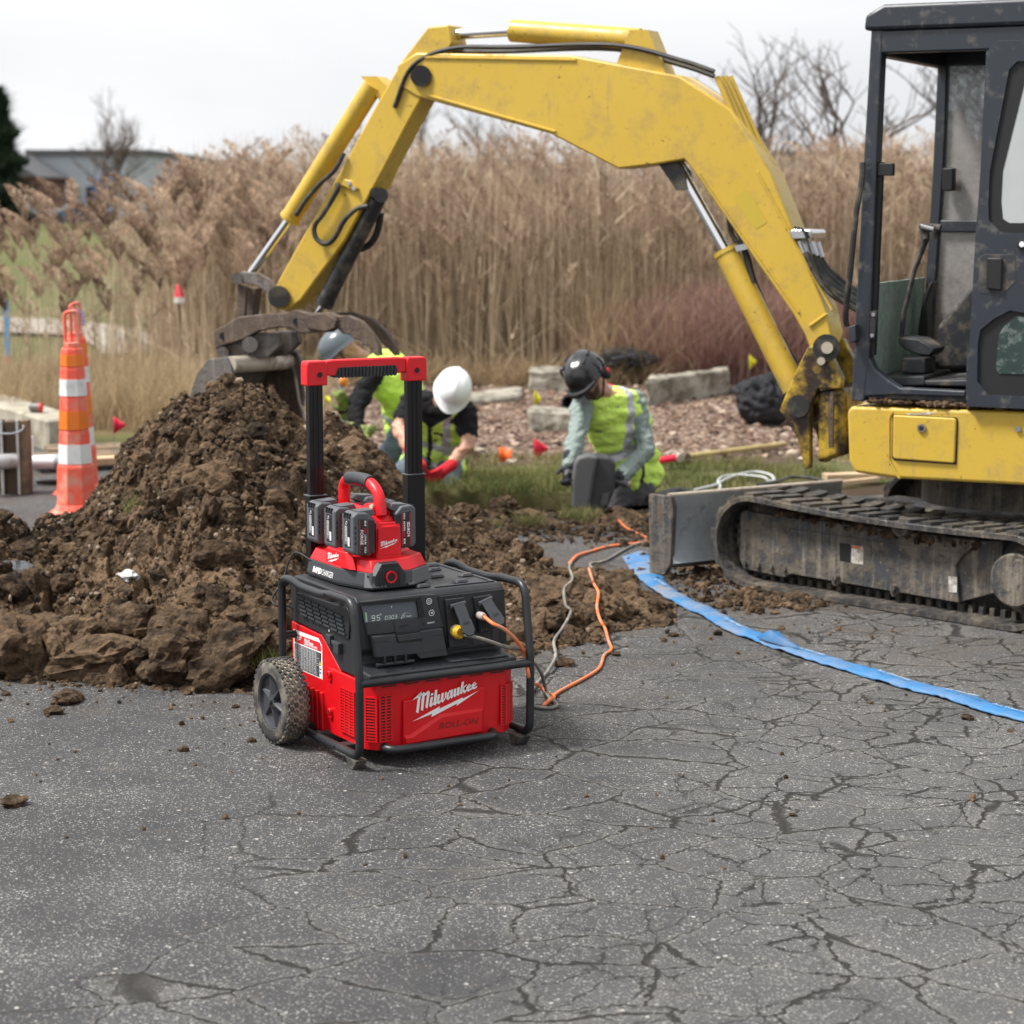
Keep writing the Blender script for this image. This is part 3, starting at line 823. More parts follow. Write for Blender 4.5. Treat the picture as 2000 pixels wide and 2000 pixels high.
# ================================================================== blades, stems, plumes
def blades(X, Y, Z, h, w, lean, tint, segs=2, r=rng, bend=0.4):
    """flat tapering blades, merged"""
    n = len(X); az = r.uniform(0, 2 * np.pi, n); dirx, diry = np.cos(az), np.sin(az)
    fx = r.uniform(0, 2 * np.pi, n); sx_, sy_ = np.cos(fx), np.sin(fx)
    Vs = []
    for i in range(segs + 1):
        t = i / segs; off = lean * h * (t ** (1 + bend)) ; zz = Z + h * t * (1 - 0.25 * lean * t)
        ww = w * (1 - t * 0.85)
        cx_, cy_ = X + dirx * off, Y + diry * off
        Vs.append(np.stack([cx_ - sx_ * ww, cy_ - sy_ * ww, zz], -1)); Vs.append(np.stack([cx_ + sx_ * ww, cy_ + sy_ * ww, zz], -1))
    V = np.stack(Vs, 1); k = V.shape[1]
    F = []
    for i in range(segs): F.append([2 * i, 2 * i + 1, 2 * i + 3, 2 * i + 2])
    F = np.array(F)[None] + (np.arange(n) * k)[:, None, None]
    return V.reshape(-1, 3), F.reshape(-1, 4), np.repeat(tint, k)
def merge(parts):
    Vs, Fs, Ts = [], [], []; b = 0
    for V, F, T in parts: Vs.append(V); Fs.append(F + b); Ts.append(T); b += len(V)
    return np.concatenate(Vs), np.concatenate(Fs), np.concatenate(Ts)
r = np.random.default_rng(21)
n = 60000; X = r.uniform(-2.0, 4.5, n); Y = r.uniform(11.7, 14.15, n)
den = sstep(0.30, 0.62, fbm(X * 2.2, Y * 2.2, 4, 7) + 0.5)
kp = (hole_mask(X, Y) < 0.05) & (Y > 11.9 + fbm(X * 2, Y * 2, 3, 33) * 0.8) & (r.uniform(0, 1, n) < den) & ~((X > 1.4) & (Y < 12.8)) & (X > -1.5)
X, Y = X[kp], Y[kp]; Z = ground_z(X, Y)
parts = [blades(X, Y, Z, r.uniform(0.025, 0.075, len(X)), r.uniform(0.0015, 0.003, len(X)), r.uniform(0.1, 0.8, len(X)), np.clip(r.normal(0.45, 0.28, len(X)) + 1.6 * fbm(X * 1.6, Y * 1.6, 3, 2), 0, 1), 2, r)]
# overhanging tufts on the hole's far rim and near lip
def tuft(cx, cy, cz, n, rad_, h, g=0.2):
    a = r.uniform(0, 2 * np.pi, n); q = np.sqrt(r.uniform(0, 1, n)) * rad_
    return blades(cx + np.cos(a) * q, cy + np.sin(a) * q, np.full(n, cz), r.uniform(h * .5, h, n), r.uniform(0.0012, 0.0028, n), r.uniform(0.2, 1.2, n), np.clip(r.normal(g, 0.25, n), 0, 1), 3, r)
for q in [(0.15, 12.45), (-0.3, 12.5), (0.0, 12.55), (0.35, 12.5), (-.55, 12.45), (0.6, 12.5), (-.1, 12.42)]:
    parts.append(tuft(q[0], q[1], 0.0, 260, 0.2, 0.11, 0.25))
for q in [(1140, 1022), (1035, 1030), (950, 1045), (1120, 1018)]:
    g = G(*q); parts.append(tuft(g.x, g.y, 0.02, 160, 0.09, 0.09, 0.35))
V, F, T = merge(parts)
props(np_mesh('grass', V, F, M_GRS, smooth=False, attr={'tint': ('FLOAT', T)}), 'short green and straw coloured grass around the dug hole', 'grass', None, 'stuff')
# tuft growing behind the wheel
g = on_pile(520, 1295)
g = Vector((g.x, g.y, max(g.z - 0.02, 0)))
V, F, T = merge([tuft(g.x, g.y - .05, g.z, 420, 0.07, 0.11, 0.25)])
props(np_mesh('grass_tuft', V, F, M_GRS, smooth=False, attr={'tint': ('FLOAT', T)}), 'tuft of green grass sticking out of the soil behind the wheel', 'grass tuft')
g = on_pile(262, 1000); V, F, T = tuft(g.x, g.y, g.z, 60, 0.05, 0.10, 0.3)
props(np_mesh('grass_sod', V, F, M_GRS, smooth=False, attr={'tint': ('FLOAT', T)}), 'thin grass blades poking from a dark clod high on the left slope of the heap', 'grass tuft')

# ---- reeds
def reed_top(px): return np.interp(px, [-300, 0, 60, 110, 250, 400, 600, 1250, 1450, 1700, 2300], [.8, .85, 1.05, 1.35, 1.75, 2.15, 2.3, 2.3, 2.2, 2.3, 2.3])
def reed_den(px): return np.interp(px, [-300, 0, 100, 200, 300, 420, 1500, 2300], [0, .01, .03, .06, .22, 1, 1, 1])
r = np.random.default_rng(31); n = 26000
Y = 19.3 + r.beta(1.1, 1.6, n) * 5.5; px = r.uniform(-250, 2250, n); X = (px - 1000) / FPX * Y
kp = (r.uniform(0, 1, n) < reed_den(px)); X, Y, px = X[kp], Y[kp], px[kp]
Z = ground_z(X, Y)
hh = reed_top(px) * r.uniform(0.62, 1.06, len(X)) + (-Z) * 0.8
parts = [blades(X, Y, Z, hh, r.uniform(0.0032, 0.0068, len(X)), r.uniform(0.0, 0.16, len(X)), np.clip(r.normal(0.52, 0.26, len(X)), 0, 1), 3, r, 0.6)]
# dead leaves on the stems and crossed broken stalks
m_ = 16000; k = r.integers(0, len(X), m_)
lz = Z[k] + hh[k] * r.uniform(0.1, 0.85, m_)
parts.append(blades(X[k], Y[k], lz, r.uniform(0.15, 0.4, m_), r.uniform(0.004, 0.010, m_), r.uniform(0.3, 1.4, m_), np.clip(r.normal(0.5, 0.25, m_), 0, 1), 2, r))
m_ = 1500; k = r.integers(0, len(X), m_)
parts.append(blades(X[k], Y[k] - 0.3, Z[k], r.uniform(0.5, 1.3, m_), r.uniform(0.004, 0.007, m_), r.uniform(0.5, 1.6, m_), np.clip(r.normal(0.7, 0.2, m_), 0, 1), 3, r))
V, F, T = merge(parts)
props(np_mesh('reeds', V, F, M_REED, smooth=False, attr={'tint': ('FLOAT', T)}), 'tall dry tan reeds standing in a dense bed behind the workers', 'reeds', None, 'stuff')
# plumes: a drooping spindle of many short flat spikelets
def plume_mesh(X, Y, Z, L, r, sp=44):
    n = len(X); az = r.normal(0, 0.8, n) + np.pi * (r.uniform(0, 1, n) < 0.72)      # most bend to one side
    dx, dy = np.cos(az), np.sin(az) * 0.5
    t = np.tile(np.linspace(0, 1, sp), (n, 1)) + r.uniform(-.02, .02, (n, sp))
    cx_ = X[:, None] + dx[:, None] * L[:, None] * 0.55 * t ** 1.6; cy_ = Y[:, None] + dy[:, None] * L[:, None] * 0.5 * t ** 1.6
    cz_ = Z[:, None] + L[:, None] * (t - 0.28 * t ** 2.4)
    rad_ = L[:, None] * 0.19 * np.sin(np.clip(t, 0.05, 1) ** 0.7 * np.pi * 0.93) + 0.004
    a = r.uniform(0, 2 * np.pi, (n, sp)); ox, oy = np.cos(a) * rad_, np.sin(a) * rad_
    s = 0.27 * L[:, None] * (1.15 - 0.6 * t)
    tipx = cx_ + ox + dx[:, None] * s * 0.25; tipy = cy_ + oy; tipz = cz_ - rad_ * 0.3 + s * 0.75
    wx_ = 0.017 * L[:, None]
    b_ = r.uniform(0, 2 * np.pi, (n, sp)); bx, by = np.cos(b_) * wx_, np.sin(b_) * wx_
    A = np.stack([cx_ + ox * .15, cy_ + oy * .15, cz_ - 0.01], -1); B = np.stack([cx_ + ox * .75 + bx, cy_ + oy * .75 + by, cz_ + s * .3], -1)
    C = np.stack([tipx, tipy, tipz], -1); D = np.stack([cx_ + ox * .75 - bx, cy_ + oy * .75 - by, cz_ + s * .3], -1)
    V = np.stack([A, B, C, D], 2).reshape(-1, 3); F = np.arange(len(V)).reshape(-1, 4)
    T = np.repeat(np.clip(r.normal(0.45, 0.2, n)[:, None] + r.normal(0, 0.16, (n, sp)), 0, 1).ravel(), 4)
    return V, F, T
k = r.permutation(len(X))[:5200]
tz = Z[k] + hh[k] * 0.97
V, F, T = plume_mesh(X[k] + 0, Y[k], tz - 0.24 - 0.75 * r.uniform(0, 1, len(k)) ** 2.0, r.uniform(0.22, 0.42, len(k)), r)
props(np_mesh('reed_plumes', V, F, M_PLUM, smooth=False, attr={'tint': ('FLOAT', T)}), 'brown feathery seed heads on top of the reeds', 'reed plumes', None, 'stuff')
# scattered reeds on the left that stand in front, bigger heads
n = 170; px = r.uniform(-60, 560, n); Y = r.uniform(16.6, 20.0, n); X = (px - 1000) / FPX * Y; Z = ground_z(X, Y)
hh2 = np.interp(px, [-60, 100, 330, 560], [1.5, 1.72, 1.9, 2.05]) * r.uniform(0.55, 1.05, n) 
V1 = blades(X, Y, Z, hh2, np.full(n, 0.004), r.uniform(0.02, 0.25, n), np.clip(r.normal(0.6, .2, n), 0, 1), 4, r, .6)
props(np_mesh('near_reeds', *V1[:2], M_REED, smooth=False, attr={'tint': ('FLOAT', V1[2])}), 'scattered single reed stalks at the left over the lawn', 'reeds', None, 'stuff')
V, F, T = plume_mesh(X, Y, Z + hh2 * 0.97 - .2, r.uniform(0.26, 0.40, n), r, 150)
props(np_mesh('near_reed_plumes', V, F, M_PLUM, smooth=False, attr={'tint': ('FLOAT', T)}), 'big brown nodding seed heads of the reeds at the left', 'reed plumes', None, 'stuff')
# dry grass thicket at the left, tan tussocks in the middle and under the reeds
def thicket(n, pxr, Yr_, h, w, seed, tin=0.5, lean=(0.1, 0.9)):
    r = np.random.default_rng(seed); px = r.uniform(*pxr, n); Y = r.uniform(*Yr_, n); X = (px - 1000) / FPX * Y
    c = fbm(X * 2.2, Y * 2.2, 3, seed) + .5
    return blades(X, Y, ground_z(X, Y), h * r.uniform(0.4, 1.0, n) * (0.5 + c), r.uniform(w * .5, w, n), r.uniform(*lean, n), np.clip(r.normal(tin, 0.25, n), 0, 1), 3, r)
V, F, T = merge([thicket(8000, (-200, 380), (15.6, 18.3), 0.50, 0.004, 41, 0.42), thicket(3500, (200, 640), (16.2, 18.8), 0.45, 0.005, 42, 0.6, (0.5, 1.8)),
                 thicket(4500, (1130, 1480), (19.0, 21.0), 1.25, 0.004, 43, 0.62, (0.1, 0.7)), thicket(5000, (600, 1300), (18.9, 20), 0.45, 0.005, 44, 0.4, (0.3, 1.8)),
                 thicket(2500, (-200, 640), (18.6, 22), 0.35, 0.006, 45, 0.5, (0.4, 1.8))])
props(np_mesh('dry_grass', V, F, M_STRAW, smooth=False, attr={'tint': ('FLOAT', T)}), 'dry straw coloured grass and fallen stalks along the curb and under the reeds', 'dry grass', None, 'stuff')

# ---- red twig shrubs
def shrub(name, label, px, Y, w, h, n, seed, group=None):
    r = np.random.default_rng(seed)
    g = PY(px, 760, Y); cx_, cz_ = g.x, float(ground_z(np.array([g.x]), np.array([Y]))[0])
    a = r.uniform(0, 2 * np.pi, n); q = np.sqrt(r.uniform(0, 1, n)) * w * 0.8
    X = np.cos(a) * q; Yy = np.sin(a) * q * 0.6
    P1 = blades(X, Yy, np.zeros(n), h * r.uniform(.35, 1.0, n), r.uniform(.002, .005, n), r.uniform(.05, .9, n), np.clip(r.normal(.45, .25, n), 0, 1), 3, r)
    k = r.integers(0, n, n * 2)
    P2 = blades(X[k] + r.normal(0, .12, n * 2), Yy[k] + r.normal(0, .1, n * 2), h * r.uniform(.1, .8, n * 2), r.uniform(.08, .3, n * 2), r.uniform(.0012, .003, n * 2), r.uniform(.2, 1.6, n * 2), np.clip(r.normal(.5, .25, n * 2), 0, 1), 2, r)
    V, F, T = merge([P1, P2])
    o = np_mesh(name, V, F, M_TWIG, smooth=False, attr={'tint': ('FLOAT', T)}); o.location = (cx_, Y, cz_)
    return props(o, label, 'shrub', group)
gs = 'leafless red twig shrubs in front of the reeds'
shrub('shrub', 'low leafless reddish shrub just right of the black folded jacket on the long block', 1270, 19.5, .8, .50, 1800, 1, gs)
shrub('shrub', 'leafless reddish shrub behind the concrete block, left of the boom cylinder', 1370, 19.5, 1.1, .85, 3600, 2, gs)
shrub('shrub', 'tallest leafless reddish shrub, seen between the boom and its cylinder', 1480, 19.4, 1.1, 1.05, 4200, 3, gs)
shrub('shrub', 'leafless reddish shrub partly hidden by the foot of the boom', 1580, 19.5, .8, .85, 1800, 4, gs)
shrub('shrub', 'smallest leafless shrub near the grey stone ledge, behind the worker in black helmet', 1180, 19.6, .55, .42, 1200, 5, gs)
# ================================================================== lettering
def text_geo(s, size=1.0, offset=0.0, shear=0.0, sx=1.0, sp=1.0):
    cu = bpy.data.curves.new('t', 'FONT'); cu.body = s; cu.size = size; cu.offset = offset; cu.shear = shear; cu.resolution_u = 2
    cu.space_character = sp
    o = bpy.data.objects.new('t', cu); COL.objects.link(o)
    dg = bpy.context.evaluated_depsgraph_get(); dg.update()
    me = bpy.data.meshes.new_from_object(o.evaluated_get(dg))
    V = [(v.co.x * sx, v.co.y) for v in me.vertices]; F = [tuple(p.vertices) for p in me.polygons]
    bpy.data.objects.remove(o); bpy.data.curves.remove(cu); bpy.data.meshes.remove(me)
    xs = [v[0] for v in V]; ys = [v[1] for v in V]
    x0, y0 = min(xs), min(ys)
    return [(x - x0, y - y0) for x, y in V], F, (max(xs) - x0, max(ys) - y0)
def put_text(mb, s, O, U, Vv, width=None, height=None, mi=0, offset=0.0, shear=0.0, sp=1.0):
    V, F, (w, h) = text_geo(s, 1.0, offset, shear, 1.0, sp)
    O, U, Vv = Vector(O), Vector(U).normalized(), Vector(Vv).normalized()
    ku = width / w if width else height / h
    kv = height / h if height else width / w
    mb.add([tuple(O + U * (x * ku) + Vv * (y * kv)) for x, y in V], F, mi)
LOGO = [[(265,440),(330,420),(265,930),(203,905)],[(110,605),(345,380),(335,450),(265,530)],[(322,462),(400,400),(418,420),(318,505)],[(360,440),(430,412),(378,872),(322,842)],[(422,440),(515,360),(552,400),(420,505)],[(490,385),(552,400),(492,812),(438,780)],
 [(580,440),(640,418),(635,470),(575,492)],[(572,535),(632,512),(600,700),(572,782),(533,745)],[(572,782),(598,700),(640,650),(645,700)],
 [(680,350),(737,341),(715,650),(680,742),(638,712)],[(680,742),(705,670),(745,600),(740,665)],[(745,470),(808,450),(780,640),(772,705),(722,670)],[(775,705),(775,645),(835,580),(840,625)],[(845,430),(905,415),(880,600),(877,662),(820,630)],[(935,400),(975,385),(965,520),(877,662),(880,605),(925,540)],
 [(985,430),(1040,395),(1012,560),(1005,605),(965,565)],[(985,430),(1060,345),(1092,375),(1030,425)],[(1070,350),(1136,330),(1110,520),(1100,562),(1055,530)],[(1005,605),(1007,555),(1062,490),(1060,540)],
 [(1160,320),(1222,304),(1195,470),(1180,527),(1135,490)],[(1100,562),(1108,510),(1143,455),(1140,510)],[(1245,290),(1307,270),(1282,440),(1262,494),(1220,460)],[(1182,527),(1190,470),(1238,415),(1235,460)],
 [(1355,145),(1411,130),(1358,452),(1300,420)],[(1262,494),(1275,440),(1315,395),(1310,430)],[(1365,290),(1482,195),(1476,228),(1392,312)],[(1362,285),(1395,285),(1440,375),(1412,437),(1340,330)],[(1412,437),(1425,372),(1482,325),(1476,370)],
 [(1480,255),(1536,215),(1520,395),(1462,352)],[(1480,255),(1545,185),(1568,205),(1530,245)],[(1545,185),(1598,238),(1530,312),(1528,270),(1562,238),(1535,215)],[(1512,395),(1516,338),(1612,280),(1610,322)],
 [(1606,210),(1662,165),(1648,332),(1598,305)],[(1606,210),(1673,138),(1695,162),(1655,195)],[(1673,138),(1728,190),(1660,265),(1652,225),(1692,192),(1665,168)],[(1640,335),(1644,288),(1747,240),(1730,285)],
 [(100,1145),(805,755),(785,822),(1390,525),(1368,572),(1792,350),(1215,745),(1245,680),(590,1025),(612,942)]]

# ================================================================== materials of the unit
def plastic(name, col, rough, dust=0.25, bump=0.15, dcol=(0.20, 0.17, 0.13)):
    m = NT(name)
    nf = m.noise(7, 7, 0.7); f = m.math('MULTIPLY', m.ramp(nf, [(0.50, 0.0), (0.78, 1.0)]), dust)
    c = m.mix(f, m.mix(m.noise(30, 3), [k * 0.93 for k in col], [k * 1.05 for k in col]), dcol)
    sc = m.noise(55, 3, 0.5, stretch=(1, 1, 0.15))
    r_ = m.math('ADD', rough, m.math('MULTIPLY', nf, 0.22))
    return m.fin(c, r_, m.bump(m.noise(900, 2, 0.5), bump, 0.0006), spec=0.45)
M_RED = plastic('red_plastic', (0.60, 0.004, 0.009), 0.28, 0.07)
M_RED2 = plastic('red_plastic_charger', (0.64, 0.008, 0.015), 0.28, 0.05)
M_BLK = plastic('black_plastic', (0.017, 0.0185, 0.022), 0.36, 0.12)
M_BLK2 = plastic('dark_grey_plastic', (0.034, 0.037, 0.043), 0.40, 0.12)
M_GRY = plastic('battery_grey', (0.085, 0.090, 0.100), 0.42, 0.10)
M_DARK = simple('deep_black', (0.006, 0.006, 0.007), 0.6, var=0.2)
M_TUBE = plastic('powder_coated_tube', (0.015, 0.017, 0.020), 0.28, 0.12)
M_WHT = simple('white_print', (0.80, 0.80, 0.80), 0.5, var=0.03)
M_DRED = simple('recess_shade_red', (0.26, 0.003, 0.005), 0.5, var=0.05)  # darker red painted for the shade inside the recessed ROLL-ON letters
M_RPR = simple('red_print', (0.60, 0.01, 0.015), 0.5, var=0.05)
M_ALU = simple('black_anodised', (0.010, 0.010, 0.011), 0.28, 0.3, var=0.3, vscale=3)
M_STEEL = simple('steel', (0.55, 0.55, 0.56), 0.25, 1.0, var=0.1)
M_LCD = simple('lcd_glass', (0.105, 0.120, 0.140), 0.12, var=0.03)
M_LCDT = simple('lcd_digits', (0.66, 0.72, 0.66), 0.4, var=0.02)
M_LCDG = simple('lcd_bar', (0.42, 0.60, 0.40), 0.4, var=0.02)
M_YPL = simple('yellow_plug', (0.62, 0.36, 0.01), 0.45, var=0.2, dirt=(0.05, 0.04, 0.03), dirt_amt=0.6, dscale=40)
M_RUB = simple('rubber', (0.030, 0.029, 0.028), 0.75, var=0.3, vscale=30, bump=0.3, bscale=300, dirt=(0.17, 0.15, 0.12), dirt_amt=0.75, dscale=14)
def m_tread():
    m = NT('tyre_tread'); P = m.tc.outputs['UV']
    return None
M_MUDT = simple('dusty_groove', (0.40, 0.35, 0.27), 0.95, var=0.3, vscale=30, bump=0.5, bscale=120)

U = Frame((-0.454, 6.194, 0.0), rad(30.5))
FR = 0.10                                            # the front panel of the upper body
def up(px, py, y=FR - 0.0012):
    q = U.inv(px, py, 1, y); return (q.x, q.z)
def z2(a, b): return (795 + a / 12.88, 1320 + b / 12.88)
def z3(a, b): return (695 + a / 9.66, 1150 + b / 9.66)
def z4(a, b): return (860 + a / 9.66, 1140 + b / 9.66)
def c2(a, b): return (680 + a / 4.2, 1060 + b / 4.2)
def c1(a, b): return (460 + a / 4.2, 1060 + b / 4.2)
LOGO_L = [[up(*z2(*p), 0.02) for p in poly] for poly in LOGO]
lx0 = min(p[0] for q in LOGO_L for p in q); lz0 = min(p[1] for q in LOGO_L for p in q); lw = max(p[0] for q in LOGO_L for p in q) - lx0
LOGO_N = [[((p[0] - lx0) / lw, (p[1] - lz0) / lw) for p in q] for q in LOGO_L]
def put_logo(mb, O, Uv, Vv, w, mi=0):
    O, Uv, Vv = Vector(O), Vector(Uv).normalized(), Vector(Vv).normalized()
    for q in LOGO_N:
        mb.add([tuple(O + Uv * (p[0] * w) + Vv * (p[1] * w)) for p in q], [tuple(range(len(q)))], mi)

unit = thing('power_station', 'red and black wheeled power supply unit in a tubular frame, tall handle raised', 'power unit', U.o, U.a)
# --- body
b = MB()
outl = [(0.048, 0.06), (0.075, 0.030), (0.515, 0.030), (0.552, 0.06), (0.555, 0.30), (0.045, 0.30)]
b.prism(outl, 0.048, 0.2585, 'z', top=[(0.042, 0.055), (0.07, 0.022), (0.52, 0.022), (0.558, 0.055), (0.558, 0.30), (0.042, 0.30)])
b.prism([(0.22, 0.05), (0.22, 0.262), (0.228, 0.2665), (0.352, 0.3485), (0.578, 0.3565), (0.572, 0.15), (0.55, 0.055)], 0.0465, 0.5535, 'x')
for k in range(6):                                  # cooling ribs low on the side
    y = 0.335 + k * 0.036
    b.prism([(y, 0.045), (y + 0.006, 0.17), (y + 0.018, 0.17), (y + 0.024, 0.045)], 0.036, 0.05, 'x')
body = b.build('lower_housing', M_RED, unit, bevel=0.004, seg=3)
b = MB()
b.prism([(0.019, 0.262), (0.019, 0.286), (0.085, 0.291), (0.112, 0.300), (0.112, 0.330), (FR, 0.345), (FR, 0.492), (0.116, 0.508), (0.545, 0.510), (0.572, 0.490), (0.582, 0.3605), (0.356, 0.3525), (0.232, 0.2705), (0.222, 0.262)], 0.044, 0.556, 'x')
ub = b.build('upper_housing', M_BLK, unit, bevel=0.006, seg=3)
# lid ribs and bumps
b = MB()
for (x, y) in [(0.44, 0.17), (0.51, 0.26), (0.42, 0.29), (0.47, 0.40), (0.37, 0.42), (0.30, 0.16), (0.50, 0.47)]:
    b.prism([(x - .022, y - .016), (x + .022, y - .016), (x + .026, y + .016), (x - .026, y + .016)], 0.5105, 0.519, 'z', top=[(x - .016, y - .012), (x + .016, y - .012), (x + .019, y + .010), (x - .019, y + .010)])
b.prism([(0.33, 0.13), (0.54, 0.13), (0.54, 0.50), (0.33, 0.50), (0.33, 0.49), (0.53, 0.49), (0.53, 0.14), (0.33, 0.14)], 0.509, 0.5125, 'z')
b.build('lid_rib', M_BLK2, unit, bevel=0.0015)
# side louvre panel (left)
b = MB()
b.prism([(0.135, 0.452), (0.16, 0.470), (0.515, 0.460), (0.525, 0.410), (0.50, 0.398), (0.15, 0.372)], 0.0385, 0.0445, 'x')
b.build('louvre_frame', M_BLK, unit, bevel=0.002)
b = MB()
for rr_ in range(5):
    for cc in range(6):
        y0 = 0.165 + cc * 0.054 + rr_ * 0.006; z0 = 0.388 + rr_ * 0.0125 - (0.0022) * (5 - cc) + 0.006
        b.prism([(y0, z0), (y0 + 0.046, z0 + 0.001), (y0 + 0.042, z0 + 0.0085), (y0 - 0.003, z0 + 0.0075)], 0.0335, 0.0385, 'x', top=[(y0, z0), (y0 + 0.046, z0 + 0.001), (y0 + 0.044, z0 + 0.004), (y0 - 0.001, z0 + 0.003)])
b.build('louvre', M_BLK2, unit)
# side latch and bosses
b = MB(); b.box((0.030, 0.262, 0.336), (0.0445, 0.292, 0.366)); b.box((0.034, 0.232, 0.338), (0.0445, 0.264, 0.352)); b.box((0.028, 0.200, 0.318), (0.0445, 0.236, 0.352))
b.build('side_latch', M_BLK2, unit, bevel=0.002)
b = MB(); b.cyl((0.0445, 0.291, 0.376), (0.042, 0.291, 0.376), 0.0045, 14); b.build('side_label_dot', M_WHT, unit)
for z in (0.240, 0.122):
    b = MB(); b.cyl((0.047, 0.284, z), (0.033, 0.284, z), 0.011, 16); b.box((0.036, 0.275, z - 0.022), (0.047, 0.293, z))
    bs = b.build('boss', M_RED, unit, bevel=0.002)
    b = MB(); b.cyl((0.0335, 0.284, z), (0.032, 0.284, z), 0.0045, 10); b.build('screw', M_DARK, bs)
# vents: framed recess bars
def vent(name, O, U_, V_, N_, w, h, rows, cols, mat=M_RED, rim=0.006):
    """grille: dark recess plate with red slats standing proud"""
    O, U_, V_, N_ = map(Vector, (O, U_, V_, N_))
    def bx(mb, u0, u1, v0, v1, n0, n1, mi=0):
        P = [O + U_ * u + V_ * v + N_ * n for n in (n0, n1) for u, v in ((u0, v0), (u1, v0), (u1, v1), (u0, v1))]
        f = [(0, 3, 2, 1), (4, 5, 6, 7), (0, 1, 5, 4), (1, 2, 6, 5), (2, 3, 7, 6), (3, 0, 4, 7)]
        if U_.cross(V_).dot(N_) < 0: f = [tuple(reversed(q)) for q in f]
        mb.add([tuple(p) for p in P], f, mi)
    d = MB(); bx(d, 0, w, 0, h, 0.0004, 0.0012)
    m = MB(); ph = h / rows; pw = w / cols
    for i in range(rows + 1): bx(m, 0, w, i * ph - ph * 0.24, i * ph + ph * 0.24, 0.0010, 0.0042)
    for j in range(cols + 1): bx(m, j * pw - 0.003, j * pw + 0.003, -ph * .24, h + ph * .24, 0.0012, 0.0048)
    g = m.build(name, mat, unit); d.build('vent_recess', M_DARK, g, smooth=False)
    return g
sl = Vector((0, 1, 0))
vent('vent_grille', (0.0435, 0.118, 0.078), (0, 1, 0), (0, 0, 1), (-1, 0, 0), 0.092, 0.135, 15, 3)
vent('vent_grille', (0.0475, 0.0535, 0.078), Vector((0.027, -0.033, 0)).normalized(), (0, 0, 1), Vector((-.78, -.62, 0)), 0.036, 0.135, 15, 1)
vent('vent_grille', (0.078, 0.0232, 0.078), (1, 0, 0), (0, 0, 1), (0, -1, 0), 0.040, 0.140, 15, 2)
vent('vent_grille', (0.500, 0.0232, 0.078), (1, 0, 0), (0, 0, 1), (0, -1, 0), 0.018, 0.125, 15, 1)
vent('vent_grille', (0.5215, 0.0235, 0.078), Vector((0.036, 0.033, 0)).normalized(), (0, 0, 1), Vector((.68, -.73, 0)), 0.046, 0.125, 15, 3)
# front fascia with the raised lower plate
b = MB()
b.prism([up(*c2(455, 1300), .015), up(*c2(455, 1670), .015), up(*c2(1105, 1565), .015), up(*c2(1120, 1180), .015)], 0.0235, 0.0148, 'y')
fas = b.build('front_fascia', M_RED, unit, bevel=0.003, seg=2)
bk = [up(*p, .014) for p in (c2(456, 1582), c2(500, 1580), c2(757, 1405), c2(1110, 1353), c2(1106, 1562), c2(470, 1668))]
ft = [up(*p, .005) for p in (c2(475, 1608), c2(532, 1600), c2(775, 1432), c2(1100, 1380), c2(1096, 1545), c2(482, 1650))]
b = MB(); b.prism(bk, 0.0147, 0.0055, 'y', top=ft); b.build('fascia_plate', M_RED, unit, bevel=0.0)
b = MB(); put_logo(b, (lx0, 0.0140, lz0), (1, 0, 0), (0, 0, 1), lw); b.build('front_logo', M_WHT, unit, smooth=False)
b = MB()
O = up(*z2(800, 1345), .0048); E_ = up(*z2(1790, 1205), .0048)
put_text(b, 'ROLL-ON', (O[0], 0.0049, O[1]), (E_[0] - O[0], 0, E_[1] - O[1]), (0.10, 0, 1), width=E_[0] - O[0], height=0.0205, offset=0.045, shear=0.12)
b.build('front_lettering', M_DRED, unit, smooth=False)
b = MB()
for k in range(6): b.box((0.085 + k * 0.075, 0.0212, 0.2440), (0.135 + k * 0.075, 0.0225, 0.2475))
b.build('drain_slot', M_DARK, unit, smooth=False)
# deck mat and screws
b = MB(); b.prism([(0.335, 0.052), (0.345, 0.040), (0.45, 0.040), (0.46, 0.032), (0.53, 0.032), (0.54, 0.095), (0.33, 0.095)], 0.2885, 0.2935, 'z'); b.build('deck_mat', M_BLK2, unit, bevel=0.0015)
b = MB()
for x in (0.11, 0.20, 0.29, 0.36, 0.45, 0.53): b.cyl((x, 0.030, 0.287), (x, 0.030, 0.2895), 0.0028, 8)
b.build('deck_screw', M_DARK, unit)
# --- control panel
b = MB(); b.prism([up(*z3(80, 240)), up(*z3(1215, 110)), up(*z3(1510, 105)), up(*z3(1640, 715)), up(*z3(200, 870))], FR + 0.002, FR - 0.006, 'y')
pan = b.build('control_panel', M_BLK2, unit, bevel=0.0015)
yP = FR - 0.0064
b = MB(); b.prism([up(*z3(118, 300), yP), up(*z3(1125, 215), yP), up(*z3(1178, 530), yP), up(*z3(165, 645), yP)], FR - 0.0055, yP, 'y')
lcd = b.build('display', M_LCD, unit)
b = MB()
b.prism([up(*z3(100, 250), yP), up(*z3(1200, 145), yP), up(*z3(1130, 220), yP), up(*z3(120, 312), yP)], FR - 0.005, FR - 0.014, 'y')
b.prism([up(*z3(1200, 145), yP), up(*z3(1290, 520), yP), up(*z3(1180, 545), yP), up(*z3(1128, 215), yP)], FR - 0.005, FR - 0.013, 'y')
b.build('display_recess_shade', M_DARK, lcd)  # black strips standing proud, shade of the display recess put into their colour
SEG = {'0': 'abcdef', '1': 'bc', '2': 'abged', '3': 'abgcd', '4': 'fgbc', '5': 'afgcd', '9': 'abcdfg'}
